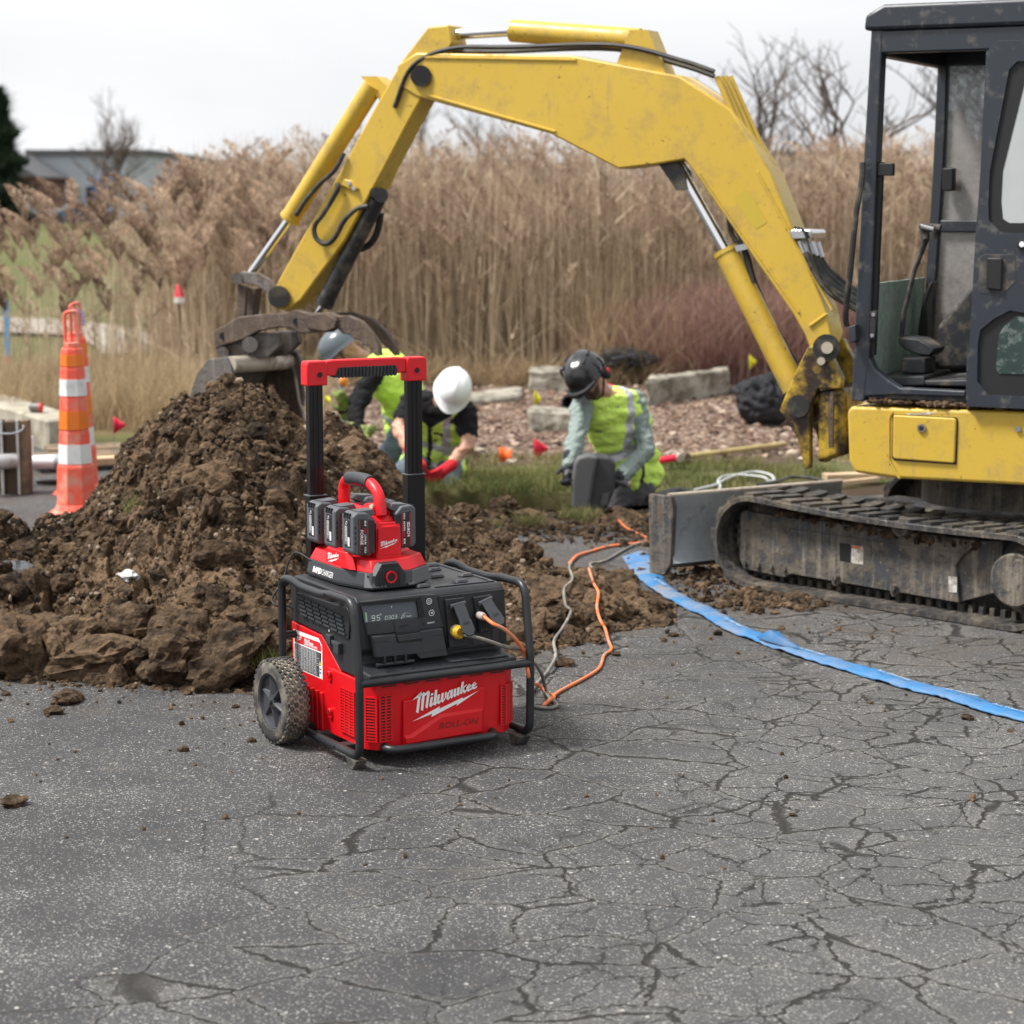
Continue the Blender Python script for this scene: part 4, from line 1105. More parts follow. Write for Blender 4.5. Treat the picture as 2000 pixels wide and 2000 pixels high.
def seg7(mb, ch, O, w, h, t, mi=0):
    """seven segment digit in the panel plane"""
    S = {'a': ((0, h), (w, h)), 'g': ((0, h / 2), (w, h / 2)), 'd': ((0, 0), (w, 0)), 'f': ((0, h / 2), (0, h)), 'b': ((w, h / 2), (w, h)), 'e': ((0, 0), (0, h / 2)), 'c': ((w, 0), (w, h / 2))}
    for s_ in SEG[ch]:
        (x0, z0), (x1, z1) = S[s_]
        x0, x1 = O[0] + x0 + z0 * .05, O[0] + x1 + z1 * .05; z0, z1 = O[1] + z0, O[1] + z1
        if s_ in 'agd': mb.quad((x0, yP - .0006, z0 - t / 2), (x1, yP - .0006, z1 - t / 2), (x1, yP - .0006, z1 + t / 2), (x0, yP - .0006, z0 + t / 2), mi)
        else: mb.quad((x0 - t / 2, yP - .0006, z0), (x0 + t / 2, yP - .0006, z0), (x1 + t / 2, yP - .0006, z1), (x1 - t / 2, yP - .0006, z1), mi)
b = MB()
k9 = up(*z3(300, 603), yP); k9b = up(*z3(310, 470), yP)
hh = 0.0150
seg7(b, '9', k9, 0.0095, hh, 0.0022); k5 = up(*z3(395, 593), yP); seg7(b, '5', k5, 0.0095, hh, 0.0022)
for i, (ch, a_) in enumerate(zip('03', (550, 610))): seg7(b, ch, up(*z3(a_, 580 - i * 7), yP), 0.0068, 0.0102, 0.0014)
for i, (ch, a_) in enumerate(zip('03', (675, 735))): seg7(b, ch, up(*z3(a_, 565 - i * 7), yP), 0.0068, 0.0102, 0.0014)
for dz in (0.003, 0.007):
    q = up(*z3(661, 570), yP); b.box((q[0], yP - .0008, q[1] + dz), (q[0] + .0014, yP - .0005, q[1] + dz + .0014))
seg7(b, '2', up(*z3(890, 545), yP), 0.0050, 0.0070, 0.0009); seg7(b, '4', up(*z3(945, 540), yP), 0.0046, 0.0070, 0.0009)
q = up(*z3(985, 532), yP); put_text(b, 'kW', (q[0], yP - .0006, q[1]), (1, 0, .01), (0, 0, 1), height=0.0045, offset=0.02)
q = up(*z3(455, 500), yP); put_text(b, '%', (q[0], yP - .0006, q[1]), (1, 0, .01), (0, 0, 1), height=0.0055, offset=0.02)
q = up(*z3(665, 345), yP); b.box((q[0], yP - .0008, q[1]), (q[0] + .003, yP - .0005, q[1] + .0032)); b.box((q[0] + .001, yP - .0008, q[1] - .003), (q[0] + .0022, yP - .0005, q[1]))
cq = up(*z3(955, 560), yP)
for i in range(14):
    for (t0, wd) in ((0.0185, 0.0018 if i < 6 else 0.0005),):
        a0 = math.pi - i * math.pi / 14; a1 = math.pi - (i + 0.92) * math.pi / 14
        b.quad(*[(cq[0] + rr_ * math.cos(a_), yP - .0006, cq[1] + rr_ * math.sin(a_)) for rr_, a_ in ((t0, a0), (t0, a1), (t0 - wd, a1), (t0 - wd, a0))])
b.build('readout', M_LCDT, lcd, smooth=False)
b = MB(); q = up(*z3(195, 620), yP)
for k in range(10): b.box((q[0] - k * .0003 - .002, yP - .0008, q[1] + k * .0029), (q[0] + .0055 - k * .0003 - .001, yP - .0005, q[1] + k * .0029 + .0021))
b.build('charge_bar', M_LCDG, lcd, smooth=False)
for (a_, b_), nm in (((1375, 235), 'power_button'), ((1422, 450), 'outlet_button')):
    q = up(a_ / 9.66 + 695, b_ / 9.66 + 1150, yP)
    b = MB(); b.cyl((q[0], FR - .005, q[1]), (q[0], FR - .0085, q[1]), 0.0098, 24); bt = b.build(nm, M_BLK, unit, bevel=0.001)
    b = MB(); n = 28
    for i in range(n):
        a0, a1 = 2 * math.pi * i / n, 2 * math.pi * (i + 1) / n
        b.quad(*[(q[0] + r0 * math.cos(t), FR - .0089, q[1] + r0 * math.sin(t)) for r0, t in ((.0098, a0), (.0098, a1), (.0080, a1), (.0080, a0))])
        if nm == 'power_button': b.quad(*[(q[0] + r0 * math.cos(t), FR - .0089, q[1] + r0 * math.sin(t)) for r0, t in ((.0050, a0), (.0050, a1), (.0038, a1), (.0038, a0))])
    if nm == 'power_button': b.box((q[0] - .0006, FR - .0091, q[1] - .0022), (q[0] + .0006, FR - .0088, q[1] + .0022))
    else:
        b.box((q[0] - .0045, FR - .0091, q[1] - .0007), (q[0] + .0005, FR - .0088, q[1] + .0007)); b.box((q[0] - .001, FR - .0091, q[1] - .0026), (q[0] + .0035, FR - .0088, q[1] + .0026))
        b.box((q[0] + .003, FR - .0091, q[1] + .0008), (q[0] + .0055, FR - .0088, q[1] + .0016)); b.box((q[0] + .003, FR - .0091, q[1] - .0016), (q[0] + .0055, FR - .0088, q[1] - .0008))
    b.build('button_ring', M_WHT, bt, smooth=False)
b = MB(); q = up(*z3(1345, 660), yP); put_text(b, 'ONE-KEY', (q[0], yP - .0004, q[1]), (1, 0, 0.015), (0, 0, 1), width=.0265, height=.0042, offset=0.03)
b.build('panel_lettering', M_WHT, unit, smooth=False)
b = MB(); q = up(*z3(1260, 680), yP); b.box((q[0], FR - .0085, q[1]), (q[0] + .008, FR - .006, q[1] + .008)); b.build('small_button', M_BLK, unit, bevel=0.001)
# embossed shelf with the logo under the display
b = MB(); b.prism([up(*z3(690, 600)), up(*z3(1150, 540)), up(*z3(1190, 780)), up(*z3(735, 825))], FR - 0.004, FR - 0.0085, 'y')
b.prism([up(*z3(185, 660)), up(*z3(590, 610)), up(*z3(635, 825)), up(*z3(215, 865))], FR - 0.004, FR - 0.0080, 'y')
b.build('display_shelf', M_GRY if False else M_BLK2, unit, bevel=0.001)
b = MB(); q = up(*z3(790, 765)); put_logo(b, (q[0], FR - .0089, q[1]), (1, 0, 0), (0, 0, 1), .036); b.build('embossed_logo', M_BLK, unit, smooth=False)
# --- storage door
yd0, yd1 = FR - 0.002, FR - 0.028
b = MB()
def ud(a_, b_): return up(*z3(a_, b_), yd1)
b.prism([ud(325, 905), ud(740, 865), ud(1640, 745), ud(1735, 1262), ud(1215, 1325), ud(1145, 1230), ud(395, 1305)], yd0, yd1, 'y')
door = b.build('storage_door', M_BLK2, unit, bevel=0.0025, seg=2)
b = MB()
b.prism([ud(745, 855), ud(1215, 800), ud(1262, 985), ud(780, 1020)], yd1 + 0.004, yd1 - 0.0006, 'y'); b.build('latch_recess', M_DARK, door)
b = MB()
b.prism([ud(770, 880), ud(1205, 820), ud(1238, 935), ud(800, 995)], yd1, yd1 - 0.0045, 'y'); b.build('door_latch', M_BLK2, door, bevel=0.001)
b = MB()
for q4 in (((340, 1008), (610, 985), (610, 993), (340, 1018)), ((1410, 893), (1650, 857), (1652, 866), (1410, 900)), ((1150, 1220), (1712, 1140), (1713, 1149), (1152, 1228))):
    b.add([(p[0], yd1 - .0006, p[1]) for p in [ud(*k) for k in q4]], [(0, 1, 2, 3)])
b.build('door_groove', M_DARK, door, smooth=False)
b = MB()
for q4 in ((520, 1290), (715, 1268), (915, 1248)):
    x, z = ud(*q4); b.box((x, yd1 - 0.004, z - 0.026), (x + 0.0075, yd1 + 0.010, z + 0.001))
x0_, z0_ = up(*z3(400, 1400), yd1); x1_, z1_ = up(*z3(1105, 1340), yd1)
zc = (z0_ + z1_) / 2 - 0.006
b.cyl((x0_, yd1 + 0.004, zc), (x1_, yd1 + 0.004, zc), 0.0065, 14)
b.build('door_hinge', M_BLK, door, bevel=0.001)
# --- outlet panel on the right
b = MB(); b.prism([up(*z4(-60, 245)), up(*z4(1195, 95)), up(*z4(1250, 1120)), up(*z4(130, 1260))], FR + 0.002, FR - 0.004, 'y')
op = b.build('outlet_panel', M_BLK, unit, bevel=0.0015)
b = MB()
for (a_, b_) in ((-40, 240), (390, 205), (785, 160), (1180, 118), (790, 1185), (1170, 1110), (380, 1230)):
    x, z = up(*z4(a_, b_)); b.cyl((x, FR - .004, z), (x, FR - .0062, z), 0.0026, 10)
b.build('panel_screw', M_STEEL if False else M_DARK, op)
def socket(a0, b0, a1, b1, a2, b2, a3, b3):
    b = MB(); b.prism([up(*z4(a0, b0)), up(*z4(a1, b1)), up(*z4(a2, b2)), up(*z4(a3, b3))], FR - 0.003, FR - 0.016, 'y'); return b.build('socket_housing', M_BLK, unit, bevel=0.002)
s1 = socket(70, 290, 425, 245, 520, 1160, 130, 1200)
s2 = socket(600, 245, 925, 195, 1000, 800, 690, 850)
b = MB(); b.prism([up(*z4(670, 700)), up(*z4(880, 690)), up(*z4(880, 890)), up(*z4(690, 915))], FR - 0.012, FR - 0.0175, 'y'); b.build('duplex_outlet', M_DARK, s2, bevel=0.001)
b = MB()
for (a_, b_) in ((725, 880), (760, 870), (815, 865)):
    x, z = up(*z4(a_, b_)); b.box((x, FR - .0182, z), (x + .002, FR - .0176, z + .0065))
b.build('outlet_slot', M_GRY, s2, smooth=False)
b = MB(); b.prism([up(*z4(600, 1050)), up(*z4(860, 1015)), up(*z4(870, 1130)), up(*z4(620, 1160))], FR - 0.003, FR - 0.0055, 'y'); b.prism([up(*z4(960, 860)), up(*z4(1080, 845)), up(*z4(1090, 1080)), up(*z4(970, 1100))], FR - 0.003, FR - 0.006, 'y')
b.build('breaker_cover', M_BLK2, unit, bevel=0.001)
def flap(T, w, tip, label):
    """open hinged outlet cover: T = hinge centre px, tip = lower end px; it stands off the panel"""
    x, z = up(*T, FR - .02); A = Vector((x, FR - .022, z))
    q = U.inv(tip[0], tip[1], 1, FR - 0.072); B = Vector((q.x, FR - .072, q.z))
    d = (B - A); L = d.length; d.normalize(); s_ = Vector((1, 0, 0)); s_ = (s_ - d * d.dot(s_)).normalized(); n_ = d.cross(s_)
    if n_.y > 0: n_ = -n_
    hw = w / 2
    out = [(-hw, 0), (-hw * .95, L * .5), (-hw * 1.05, L * .55), (-hw * 1.05, L * .86), (-hw * .5, L), (hw * .5, L), (hw * 1.05, L * .86), (hw * 1.05, L * .55), (hw * .95, L * .5), (hw, 0)]
    P0 = [A + s_ * a_ + d * b_ for a_, b_ in out]; P1 = [p + n_ * 0.007 for p in P0]
    n = len(out); b = MB()
    f = [tuple(range(n - 1, -1, -1)), tuple(range(n, 2 * n))] + [(i, (i + 1) % n, (i + 1) % n + n, i + n) for i in range(n)]
    b.add([tuple(p) for p in P0 + P1], f); b.cyl(A - s_ * (hw + .007), A + s_ * (hw + .007), 0.0075, 12)
    fl = b.build('outlet_cover', M_BLK2, unit, bevel=0.0012)
    bmf = bmesh.new(); bmf.from_mesh(fl.data); bmesh.ops.recalc_face_normals(bmf, faces=bmf.faces); bmf.to_mesh(fl.data); bmf.free()
    b = MB(); O_ = A + d * L * .66 - s_ * hw * .6 + n_ * .0076; put_text(b, label, O_, s_, -d, width=w * .6, height=.010, offset=0.01); b.build('cover_lettering', M_DARK, fl, smooth=False)
    return A, B, d, s_, n_
flap(z4(330, 395), 0.040, z4(565, 985), '50A')
flap(z4(845, 325), 0.040, z4(1145, 785), '20A')
# --- side rating label (left face, rear)
def s1_(a, b): q = U.inv(560 + a / 16.1, 1220 + b / 16.1, 0, 0.0458); return (q.y, q.z)
def side_poly(mb, pts, x, mi=0): mb.add([(x, p[0], p[1]) for p in [s1_(*k) for k in pts]], [tuple(range(len(pts)))], mi)
b = MB()
side_poly(b, [(212, 140), (1000, 430), (1110, 660), (1130, 1730), (235, 1340)], 0.0458, 0)
side_poly(b, [(245, 275), (1040, 560), (1085, 690), (1085, 860), (245, 530)], 0.0454, 1)
side_poly(b, [(245, 570), (1085, 900), (1085, 1680), (245, 1310)], 0.0454, 2)
side_poly(b, [(1035, 1290), (1095, 1310), (1100, 1690), (1040, 1660)], 0.0451, 0)
side_poly(b, [(1025, 1270), (1050, 1140), (1095, 1290)], 0.0450, 3)
side_poly(b, [(245, 745), (390, 800), (385, 840), (245, 790)], 0.0451, 4); side_poly(b, [(245, 1035), (380, 1090), (370, 1130), (245, 1080)], 0.0451, 4)
side_poly(b, [(905, 1275), (1020, 1320), (1020, 1345), (905, 1300)], 0.0450, 5); side_poly(b, [(1050, 890), (1085, 905), (1085, 1130), (1055, 1110)], 0.0451, 5)
side_poly(b, [(1045, 1370), (1090, 1390), (1090, 1440), (1045, 1425)], 0.0450, 5); side_poly(b, [(1045, 1470), (1090, 1490), (1090, 1560), (1045, 1540)], 0.0449, 6)
for rr_ in range(22):                                # rows of fine print
    t0 = 590 + rr_ * 33
    for k in range(9):
        a_ = 262 + k * 86 + (rr_ * 37 % 23); w_ = 55 + (rr_ * 13 + k * 29) % 24
        sl_ = 0.405
        if a_ + w_ > 1020: continue
        side_poly(b, [(a_, t0 + (a_ - 245) * sl_), (a_ + w_, t0 + (a_ + w_ - 245) * sl_), (a_ + w_, t0 + 9 + (a_ + w_ - 245) * sl_), (a_, t0 + 9 + (a_ - 245) * sl_)], 0.0450, 0)
yy0, zz0 = s1_(290, 455)
put_logo(b, (0.0450, yy0, zz0 - .004), (0, -1, 0.02), (0, 0, 1), 0.046, 0)
for i, (s_, a_, b_, w_) in enumerate((('ROLL-ON', 560, 470, .040), ('7200W/3600W', 560, 535, .068), ('2.5kWh POWER SUPPLY', 560, 605, .098))):
    y_, z_ = s1_(a_, b_); put_text(b, s_, (0.0449, y_, z_ - .003), (0, -1, 0.02), (0, 0, 1), width=w_, height=.0078, offset=0.03)
M_LBLG = simple('label_grey', (0.06, 0.065, 0.075), 0.5); M_LBO = simple('label_orange', (0.42, 0.10, 0.04), 0.5); M_LBY = simple('label_yellow', (0.65, 0.55, 0.03), 0.5); M_LBB = simple('label_blue', (0.05, 0.20, 0.42), 0.5)
b.build('rating_label', [M_WHT, M_RPR, M_LBLG, M_LBY, M_LBO, M_DARK, M_LBB], unit, smooth=False)
# --- tubular frame
TR = 0.0128
def loop(x):
    pts = [(x, 0.545, 0.12), (x, 0.545, 0.505), (x, 0.47, 0.512), (x, 0.40, 0.500), (x, 0.25, 0.500), (x, 0.19, 0.510), (x, 0.035, 0.513), (x, 0.0, 0.30), (x, -0.002, 0.255), (x, 0.0, 0.046), (x, 0.50, 0.044), (x, 0.53, 0.08), (x, 0.545, 0.12)]
    return fillet(pts, [0, .045, .03, .03, .03, .03, .042, .04, .03, .04, .03, .03, 0], 6)
for x in (0.0, 0.592):
    b = MB(); b.tube(loop(x), TR, 14); b.cyl((x, -0.0, 0.0), (x, -0.0, 0.0001), 0.0001, 3) if False else None
    fr = b.build('frame_loop', M_TUBE, unit, ang=60)
    sgn = 1 if x < 0.3 else -1
    b = MB()
    for (y_, z_) in ((0.535, 0.505), (0.205, 0.508), (0.15, 0.046), (0.45, 0.50)): b.cyl((x - sgn * TR, y_, z_), (x - sgn * (TR + .003), y_, z_), 0.004, 10)
    b.build('frame_bolt', M_STEEL if False else M_DARK, fr)
    b = MB()                                          # brackets to the housing
    b.box((min(x, x + sgn * .048), 0.19, 0.485), (max(x, x + sgn * .048), 0.22, 0.496)); b.box((min(x, x + sgn * .048), 0.52, 0.485), (max(x, x + sgn * .048), 0.54, 0.496)); b.box((min(x, x + sgn * .06), 0.13, 0.034), (max(x, x + sgn * .06), 0.17, 0.052)); b.box((min(x, x + sgn * .06), 0.40, 0.034), (max(x, x + sgn * .06), 0.44, 0.058))
    b.build('bracket', M_BLK, fr, bevel=0.002)
b = MB(); b.tube([(0.0, -0.002, 0.2685), (0.592, -0.002, 0.2685)], TR, 14, cap=False); b.build('front_bar', M_TUBE, unit)
b = MB(); b.tube(fillet([(0.095, 0.12, 0.066), (0.095, -0.012, 0.055), (0.470, -0.012, 0.055), (0.470, 0.12, 0.066)], 0.04, 7), TR, 14); b.build('lower_guard_bar', M_TUBE, unit, ang=60)
b = MB(); b.tube([(0.0, 0.545, 0.32), (0.592, 0.545, 0.32)], TR, 12, cap=False); b.build('rear_bar', M_TUBE, unit)
for x in (-0.010, 0.560):
    b = MB(); b.prism([(0.004, 0.034), (0.03, 0.0), (0.06, 0.0), (0.085, 0.034)], x, x + 0.040, 'x'); b.build('foot', M_RUB, unit, bevel=0.004)
# --- wheels
def wheel(xo, xi, yc, r, side):
    root = MB()
    # tyre carcass
    s_ = 1 if side < 0 else -1
    w = abs(xi - xo); x0, x1 = min(xo, xi), max(xo, xi)
    prof = [(r * .66, 0), (r * .70, -.001), (r * .90, .001), (r * .955, .010), (r * .965, w * .5), (r * .955, w - .010), (r * .90, w - .001), (r * .70, w + .001), (r * .66, w)]
    prof = [(p[0], p[1]) for p in prof]
    b = MB(); b.lathe([(p[0], x0 + p[1]) for p in prof], (0, yc, r), 'x', 64, cap=False)
    ty = b.build('tyre', M_MUDT, unit, ang=50)
    # tread blocks (worn rubber standing over the mud filled grooves)
    b = MB(); n = 34
    def blk(c0, c1, u0, u1, rr0, rr1, cutc=0.25):
        # c = angle range, u = range across the width
        am, um = (c0 + c1) / 2, (u0 + u1) / 2
        pts = [(c0, um), (c0 + (c1 - c0) * cutc, u0), (c1 - (c1 - c0) * cutc, u0), (c1, um), (c1 - (c1 - c0) * cutc, u1), (c0 + (c1 - c0) * cutc, u1)]
        v = [(x0 + u * w, yc + rr * math.cos(a), r + rr * math.sin(a)) for rr, sc in ((rr0, 1.0), (rr1, .9)) for a, u in [(am + (a_ - am) * sc, um + (u_ - um) * sc) for a_, u_ in pts]]
        k = len(pts); b.add(v, [tuple(range(k, 2 * k))] + [(i, (i + 1) % k, (i + 1) % k + k, i + k) for i in range(k)])
    step = 2 * math.pi / n
    for i in range(n):
        a0 = i * step
        for row, (u0, u1, off) in enumerate(((0.30, 0.50, 0.0), (0.52, 0.72, 0.5), (0.12, 0.28, 0.5), (0.74, 0.88, 0.0))):
            blk(a0 + off * step + step * .08, a0 + off * step + step * .92, u0, u1, r * .955, r * 1.0)
        blk(a0 + step * .15, a0 + step * .8, -0.005, 0.11, r * .93, r * .985, 0.1); blk(a0 + step * .65, a0 + step * 1.3, 0.89, 1.005, r * .93, r * .985, 0.1)
    b.build('tread', M_RUB, ty, smooth=False)
    # sidewall ring in clean rubber on the outer face
    xs = xo; b = MB()
    b.lathe([(r * .64, xs + s_ * .004), (r * .66, xs - s_ * .0025), (r * .78, xs - s_ * .0035), (r * .90, xs - s_ * .0015), (r * .93, xs + s_ * .004)], (0, yc, r), 'x', 64, cap=False)
    b.build('sidewall', M_RUB, ty, ang=50)
    b = MB()
    b.lathe([(r * .66, xs + s_ * .002), (r * .62, xs + s_ * .002), (r * .60, xs + s_ * .012), (r * .20, xs + s_ * .026), (0.0, xs + s_ * .026)], (0, yc, r), 'x', 48, cap=False)
    rim = b.build('rim', M_BLK2, unit, ang=40)
    b = MB()
    for k in range(6):
        a = k * math.pi / 3 + 0.3; ca, sa = math.cos(a), math.sin(a)
        def pt(rr, lat, x): return (x, yc + rr * ca - lat * sa, r + rr * sa + lat * ca)
        V_ = [pt(r * .13, -.013, xs + s_ * .024), pt(r * .13, .013, xs + s_ * .024), pt(r * .58, .006, xs + s_ * .014), pt(r * .58, -.006, xs + s_ * .014),
              pt(r * .13, -.004, xs + s_ * .002), pt(r * .13, .004, xs + s_ * .002), pt(r * .58, .002, xs + s_ * .008), pt(r * .58, -.002, xs + s_ * .008)]
        b.add(V_, [(4, 5, 6, 7), (0, 1, 5, 4), (1, 2, 6, 5), (2, 3, 7, 6), (3, 0, 4, 7)])
    b.lathe([(r * .17, xs + s_ * .026), (r * .16, xs + s_ * .004), (r * .08, xs + s_ * .002), (r * .07, xs - s_ * .006), (0, xs - s_ * .006)], (0, yc, r), 'x', 20)
    b.build('spoke', M_BLK2, rim, smooth=False)
    bmf = None
wheel(-0.092, -0.016, 0.442, 0.136, -1)
wheel(0.684, 0.608, 0.442, 0.136, 1)
b = MB(); b.cyl((-0.02, 0.442, 0.136), (0.612, 0.442, 0.136), 0.011, 12); b.build('axle', M_TUBE, unit)
# --- telescopic handle
yH = 0.585
hd = []
for (x0, x1, zc_) in ((0.117, 0.166, 0.755), (0.470, 0.524, 0.80)):
    b = MB(); b.box((x0, yH - .012, 0.45), (x1, yH + .014, 1.13))
    for k in (0.3, 0.62): b.box((x0 + (x1 - x0) * k, yH - .0150, 0.45), (x0 + (x1 - x0) * (k + .12), yH - .0119, 1.13))
    p = b.build('handle_post', M_ALU, unit, bevel=0.0025)
    b = MB(); b.box((x0 - .005, yH - .019, 0.30), (x1 + .005, yH + .020, zc_)); sv = b.build('handle_sleeve', M_ALU, unit, bevel=0.0025)
    b = MB(); b.box((x0 - .008, yH - .023, zc_), (x1 + .008, yH + .024, zc_ + .003)); b.build('sleeve_rim', M_GRY, sv)
b = MB()
for (x0, x1) in ((0.106, 0.178), (0.462, 0.536)):
    b.prism([(x0, 1.108), (x1, 1.108), (x1, 1.172), (x1 - .006, 1.186), (x0 + .004, 1.186), (x0, 1.172)], yH - .024, yH + .026, 'y')
b.prism([(0.176, 1.140), (0.196, 1.136), (0.445, 1.136), (0.464, 1.140), (0.464, 1.184), (0.44, 1.187), (0.20, 1.187), (0.176, 1.184)], yH - .017, yH + .019, 'y')
cb = b.build('handle_crossbar', M_RED2, unit, bevel=0.004)
b = MB()
for x in (0.150, 0.498):
    b.tube([(x + .0115 * math.cos(t), yH - .0245, 1.142 + .0115 * math.sin(t)) for t in np.linspace(0, 2 * math.pi, 20, endpoint=False)], 0.0022, 6, closed=True)
b.build('crossbar_screw_ring', M_RED2, cb)
b = MB()
for x in (0.150, 0.498): b.cyl((x, yH - .022, 1.142), (x, yH - .0252, 1.142), 0.0085, 14)
b.build('crossbar_screw', M_DARK, cb)
b = MB(); b.prism([(0.205, 1.131), (0.428, 1.131), (0.432, 1.150), (0.420, 1.163), (0.222, 1.163), (0.212, 1.150)], yH - .0185, yH + .020, 'y')
for k in range(17):
    x = 0.216 + k * 0.0125; b.prism([(x, 1.129), (x + .007, 1.129), (x + .0095, 1.163), (x + .0025, 1.163)], yH - .0225, yH - .018, 'y')
b.build('handle_grip', M_BLK, cb, bevel=0.001)

# ================================================================== charger on the lid
CZ = 0.5125
ch = thing('battery_charger', 'red and grey charging base with arched carry handle standing on top of the power unit', 'battery charger', U.w((0.23, 0.39, CZ)), U.a)
def cL(x, y, z): return (x - 0.23, y - 0.39, z - CZ)
def cmb(): return MB()
def oct_(g=0.0, s=1.0): 
    P = [(0.078, 0.300), (0.125, 0.160), (0.265, 0.157), (0.362, 0.228), (0.365, 0.50), (0.33, 0.558), (0.11, 0.558), (0.078, 0.525)]
    cx_, cy_ = 0.22, 0.36
    return [((x - cx_) * (1 - g) + cx_ - 0.23, (y - cy_) * (1 - g) + cy_ - 0.39) for x, y in P]
b = MB(); b.prism(oct_(0.03), 0.000, 0.012, 'z', top=oct_(0)); b.prism(oct_(0), 0.012, 0.052, 'z', top=oct_(0.045))
b.build('charger_base', M_BLK2, ch, bevel=0.002)
# corner bumpers
b = MB()
b.prism([(-.100, -.153), (-.083, -.1755), (-.030, -.1765), (-.038, -.150)], 0.008, 0.050, 'z', top=[(-.090, -.140), (-.070, -.162), (-.046, -.162), (-.050, -.140)])
b.prism([(.040, -.178), (.062, -.1785), (.1585, -.112), (.150, -.095)], 0.008, 0.050, 'z', top=[(.052, -.160), (.066, -.162), (.146, -.104), (.140, -.095)])
b.build('corner_bumper', M_GRY, ch, bevel=0.0015)
# red shell: shoulders sloping up to the tower
b = MB()
lo_ = oct_(0.05)
b.prism(lo_, 0.052, 0.088, 'z', top=oct_(0.15))
b.prism([(-.118, -.02), (-.07, -.128), (.04, -.13), (.112, -.075), (.118, .09), (.09, .125), (-.07, .125), (-.118, .09)], 0.088, 0.118, 'z', top=[(-.06, -.06), (-.045, -.12), (.035, -.12), (.07, -.07), (.075, .08), (.06, .115), (-.045, .115), (-.06, .08)])
b.build('charger_shell', M_RED2, ch, bevel=0.0025)
# front tower
b = MB()
tx0, tx1 = -.056, .036
b.prism([(tx0, -.150), (tx0 + .004, -.166), (tx1 - .004, -.166), (tx1, -.150), (tx1, .02), (tx0, .02)], 0.075, 0.196, 'z', top=[(tx0, -.146), (tx0 + .004, -.158), (tx1 - .004, -.158), (tx1, -.146), (tx1, .02), (tx0, .02)])
b.prism([(tx0, -.146), (tx1, -.146), (tx1, .12), (tx0, .12)], 0.196, 0.215, 'z', top=[(-.050, -.128), (.004, -.128), (.004, .12), (-.050, .12)])
b.prism([(-.050, -.128), (.004, -.128), (.004, -.02), (-.050, -.02)], 0.215, 0.245, 'z', top=[(-.040, -.112), (-.006, -.112), (-.006, -.06), (-.040, -.06)])
b.prism([(-.055, -.02), (.010, -.02), (.010, .125), (-.055, .125)], 0.10, 0.225, 'z', top=[(-.040, -.02), (-.005, -.02), (-.005, .12), (-.040, .12)])
b.build('charger_tower', M_RED2, ch, bevel=0.003)
b = MB(); b.prism([(tx0 + .008, 0.092), (tx1 - .012, 0.092), (tx1 - .006, 0.098), (tx1 - .006, 0.180), (tx1 - .02, 0.187), (tx0 + .02, 0.187), (tx0 + .005, 0.178), (tx0 + .003, 0.098)], -.150, -.1675, 'y', top=[(tx0 + .011, 0.095), (tx1 - .014, 0.095), (tx1 - .009, 0.100), (tx1 - .009, 0.178), (tx1 - .021, 0.184), (tx0 + .022, 0.184), (tx0 + .008, 0.176), (tx0 + .006, 0.100)])
b.build('tower_face', M_RED2, ch, bevel=0.001)
b = MB(); put_logo(b, (-.045, -.1685, .116), (1, 0, 0), (0, 0, 1), .064); b.build('tower_logo', M_WHT, ch, smooth=False)
# dark nose with the barrel lock
b = MB(); b.prism([(-.088, .004), (-.088, .045), (-.052, .083), (.012, .083), (.048, .045), (.048, .004)], -.150, -.1745, 'y', top=[(-.070, .004), (-.070, .044), (-.048, .080), (.008, .080), (.034, .044), (.034, .004)])
for k in range(7): b.box((-.056 + k * .011, -.1770, .010), (-.051 + k * .011, -.1740, .062))
b.build('charger_nose', M_BLK, ch, bevel=0.0015)
b = MB(); put_text(b, 'PACKOUT', (-.046, -.1752, .069), (1, 0, 0), (0, 0, 1), width=.056, height=.007, offset=0.02); b.build('nose_lettering', M_DARK, ch, smooth=False)
b = MB(); b.lathe([(.014, -.166), (.0195, -.1775), (.0185, -.1805), (.0135, -.1800), (.0125, -.160)], (-.018, 0, .038), 'y', 28); lk = b.build('lock_ring', M_RED, ch)
b = MB(); b.cyl((-.018, -.160, .038), (-.018, -.1745 - .003, .038), 0.0128, 20); b.build('lock_hole', M_DARK, lk)
# left side lettering
b = MB(); put_text(b, 'RAPID', (-.1528, .090, .016), (0, -1, 0), (.20, 0, 1), width=.062, height=.019, offset=0.05, shear=0.15)
put_text(b, 'CHARGER', (-.1528, .025, .016), (0, -1, 0), (.20, 0, 1), width=.080, height=.0185, shear=0.15); b.build('side_lettering', M_WHT, ch, smooth=False)
b = MB()
b.prism([(-.100, .055), (.090, .055), (.078, .113), (-.070, .113)], -.126, -.1445, 'x', top=[(-.088, .057), (.078, .057), (.068, .106), (-.060, .106)])
b.build('side_shoulder', M_RED2, ch, bevel=0.002)
b = MB(); put_logo(b, (-.1453, .066, .060), (0, -1, 0), (0, 0, 1), .086); b.build('side_logo', M_WHT, ch, smooth=False)
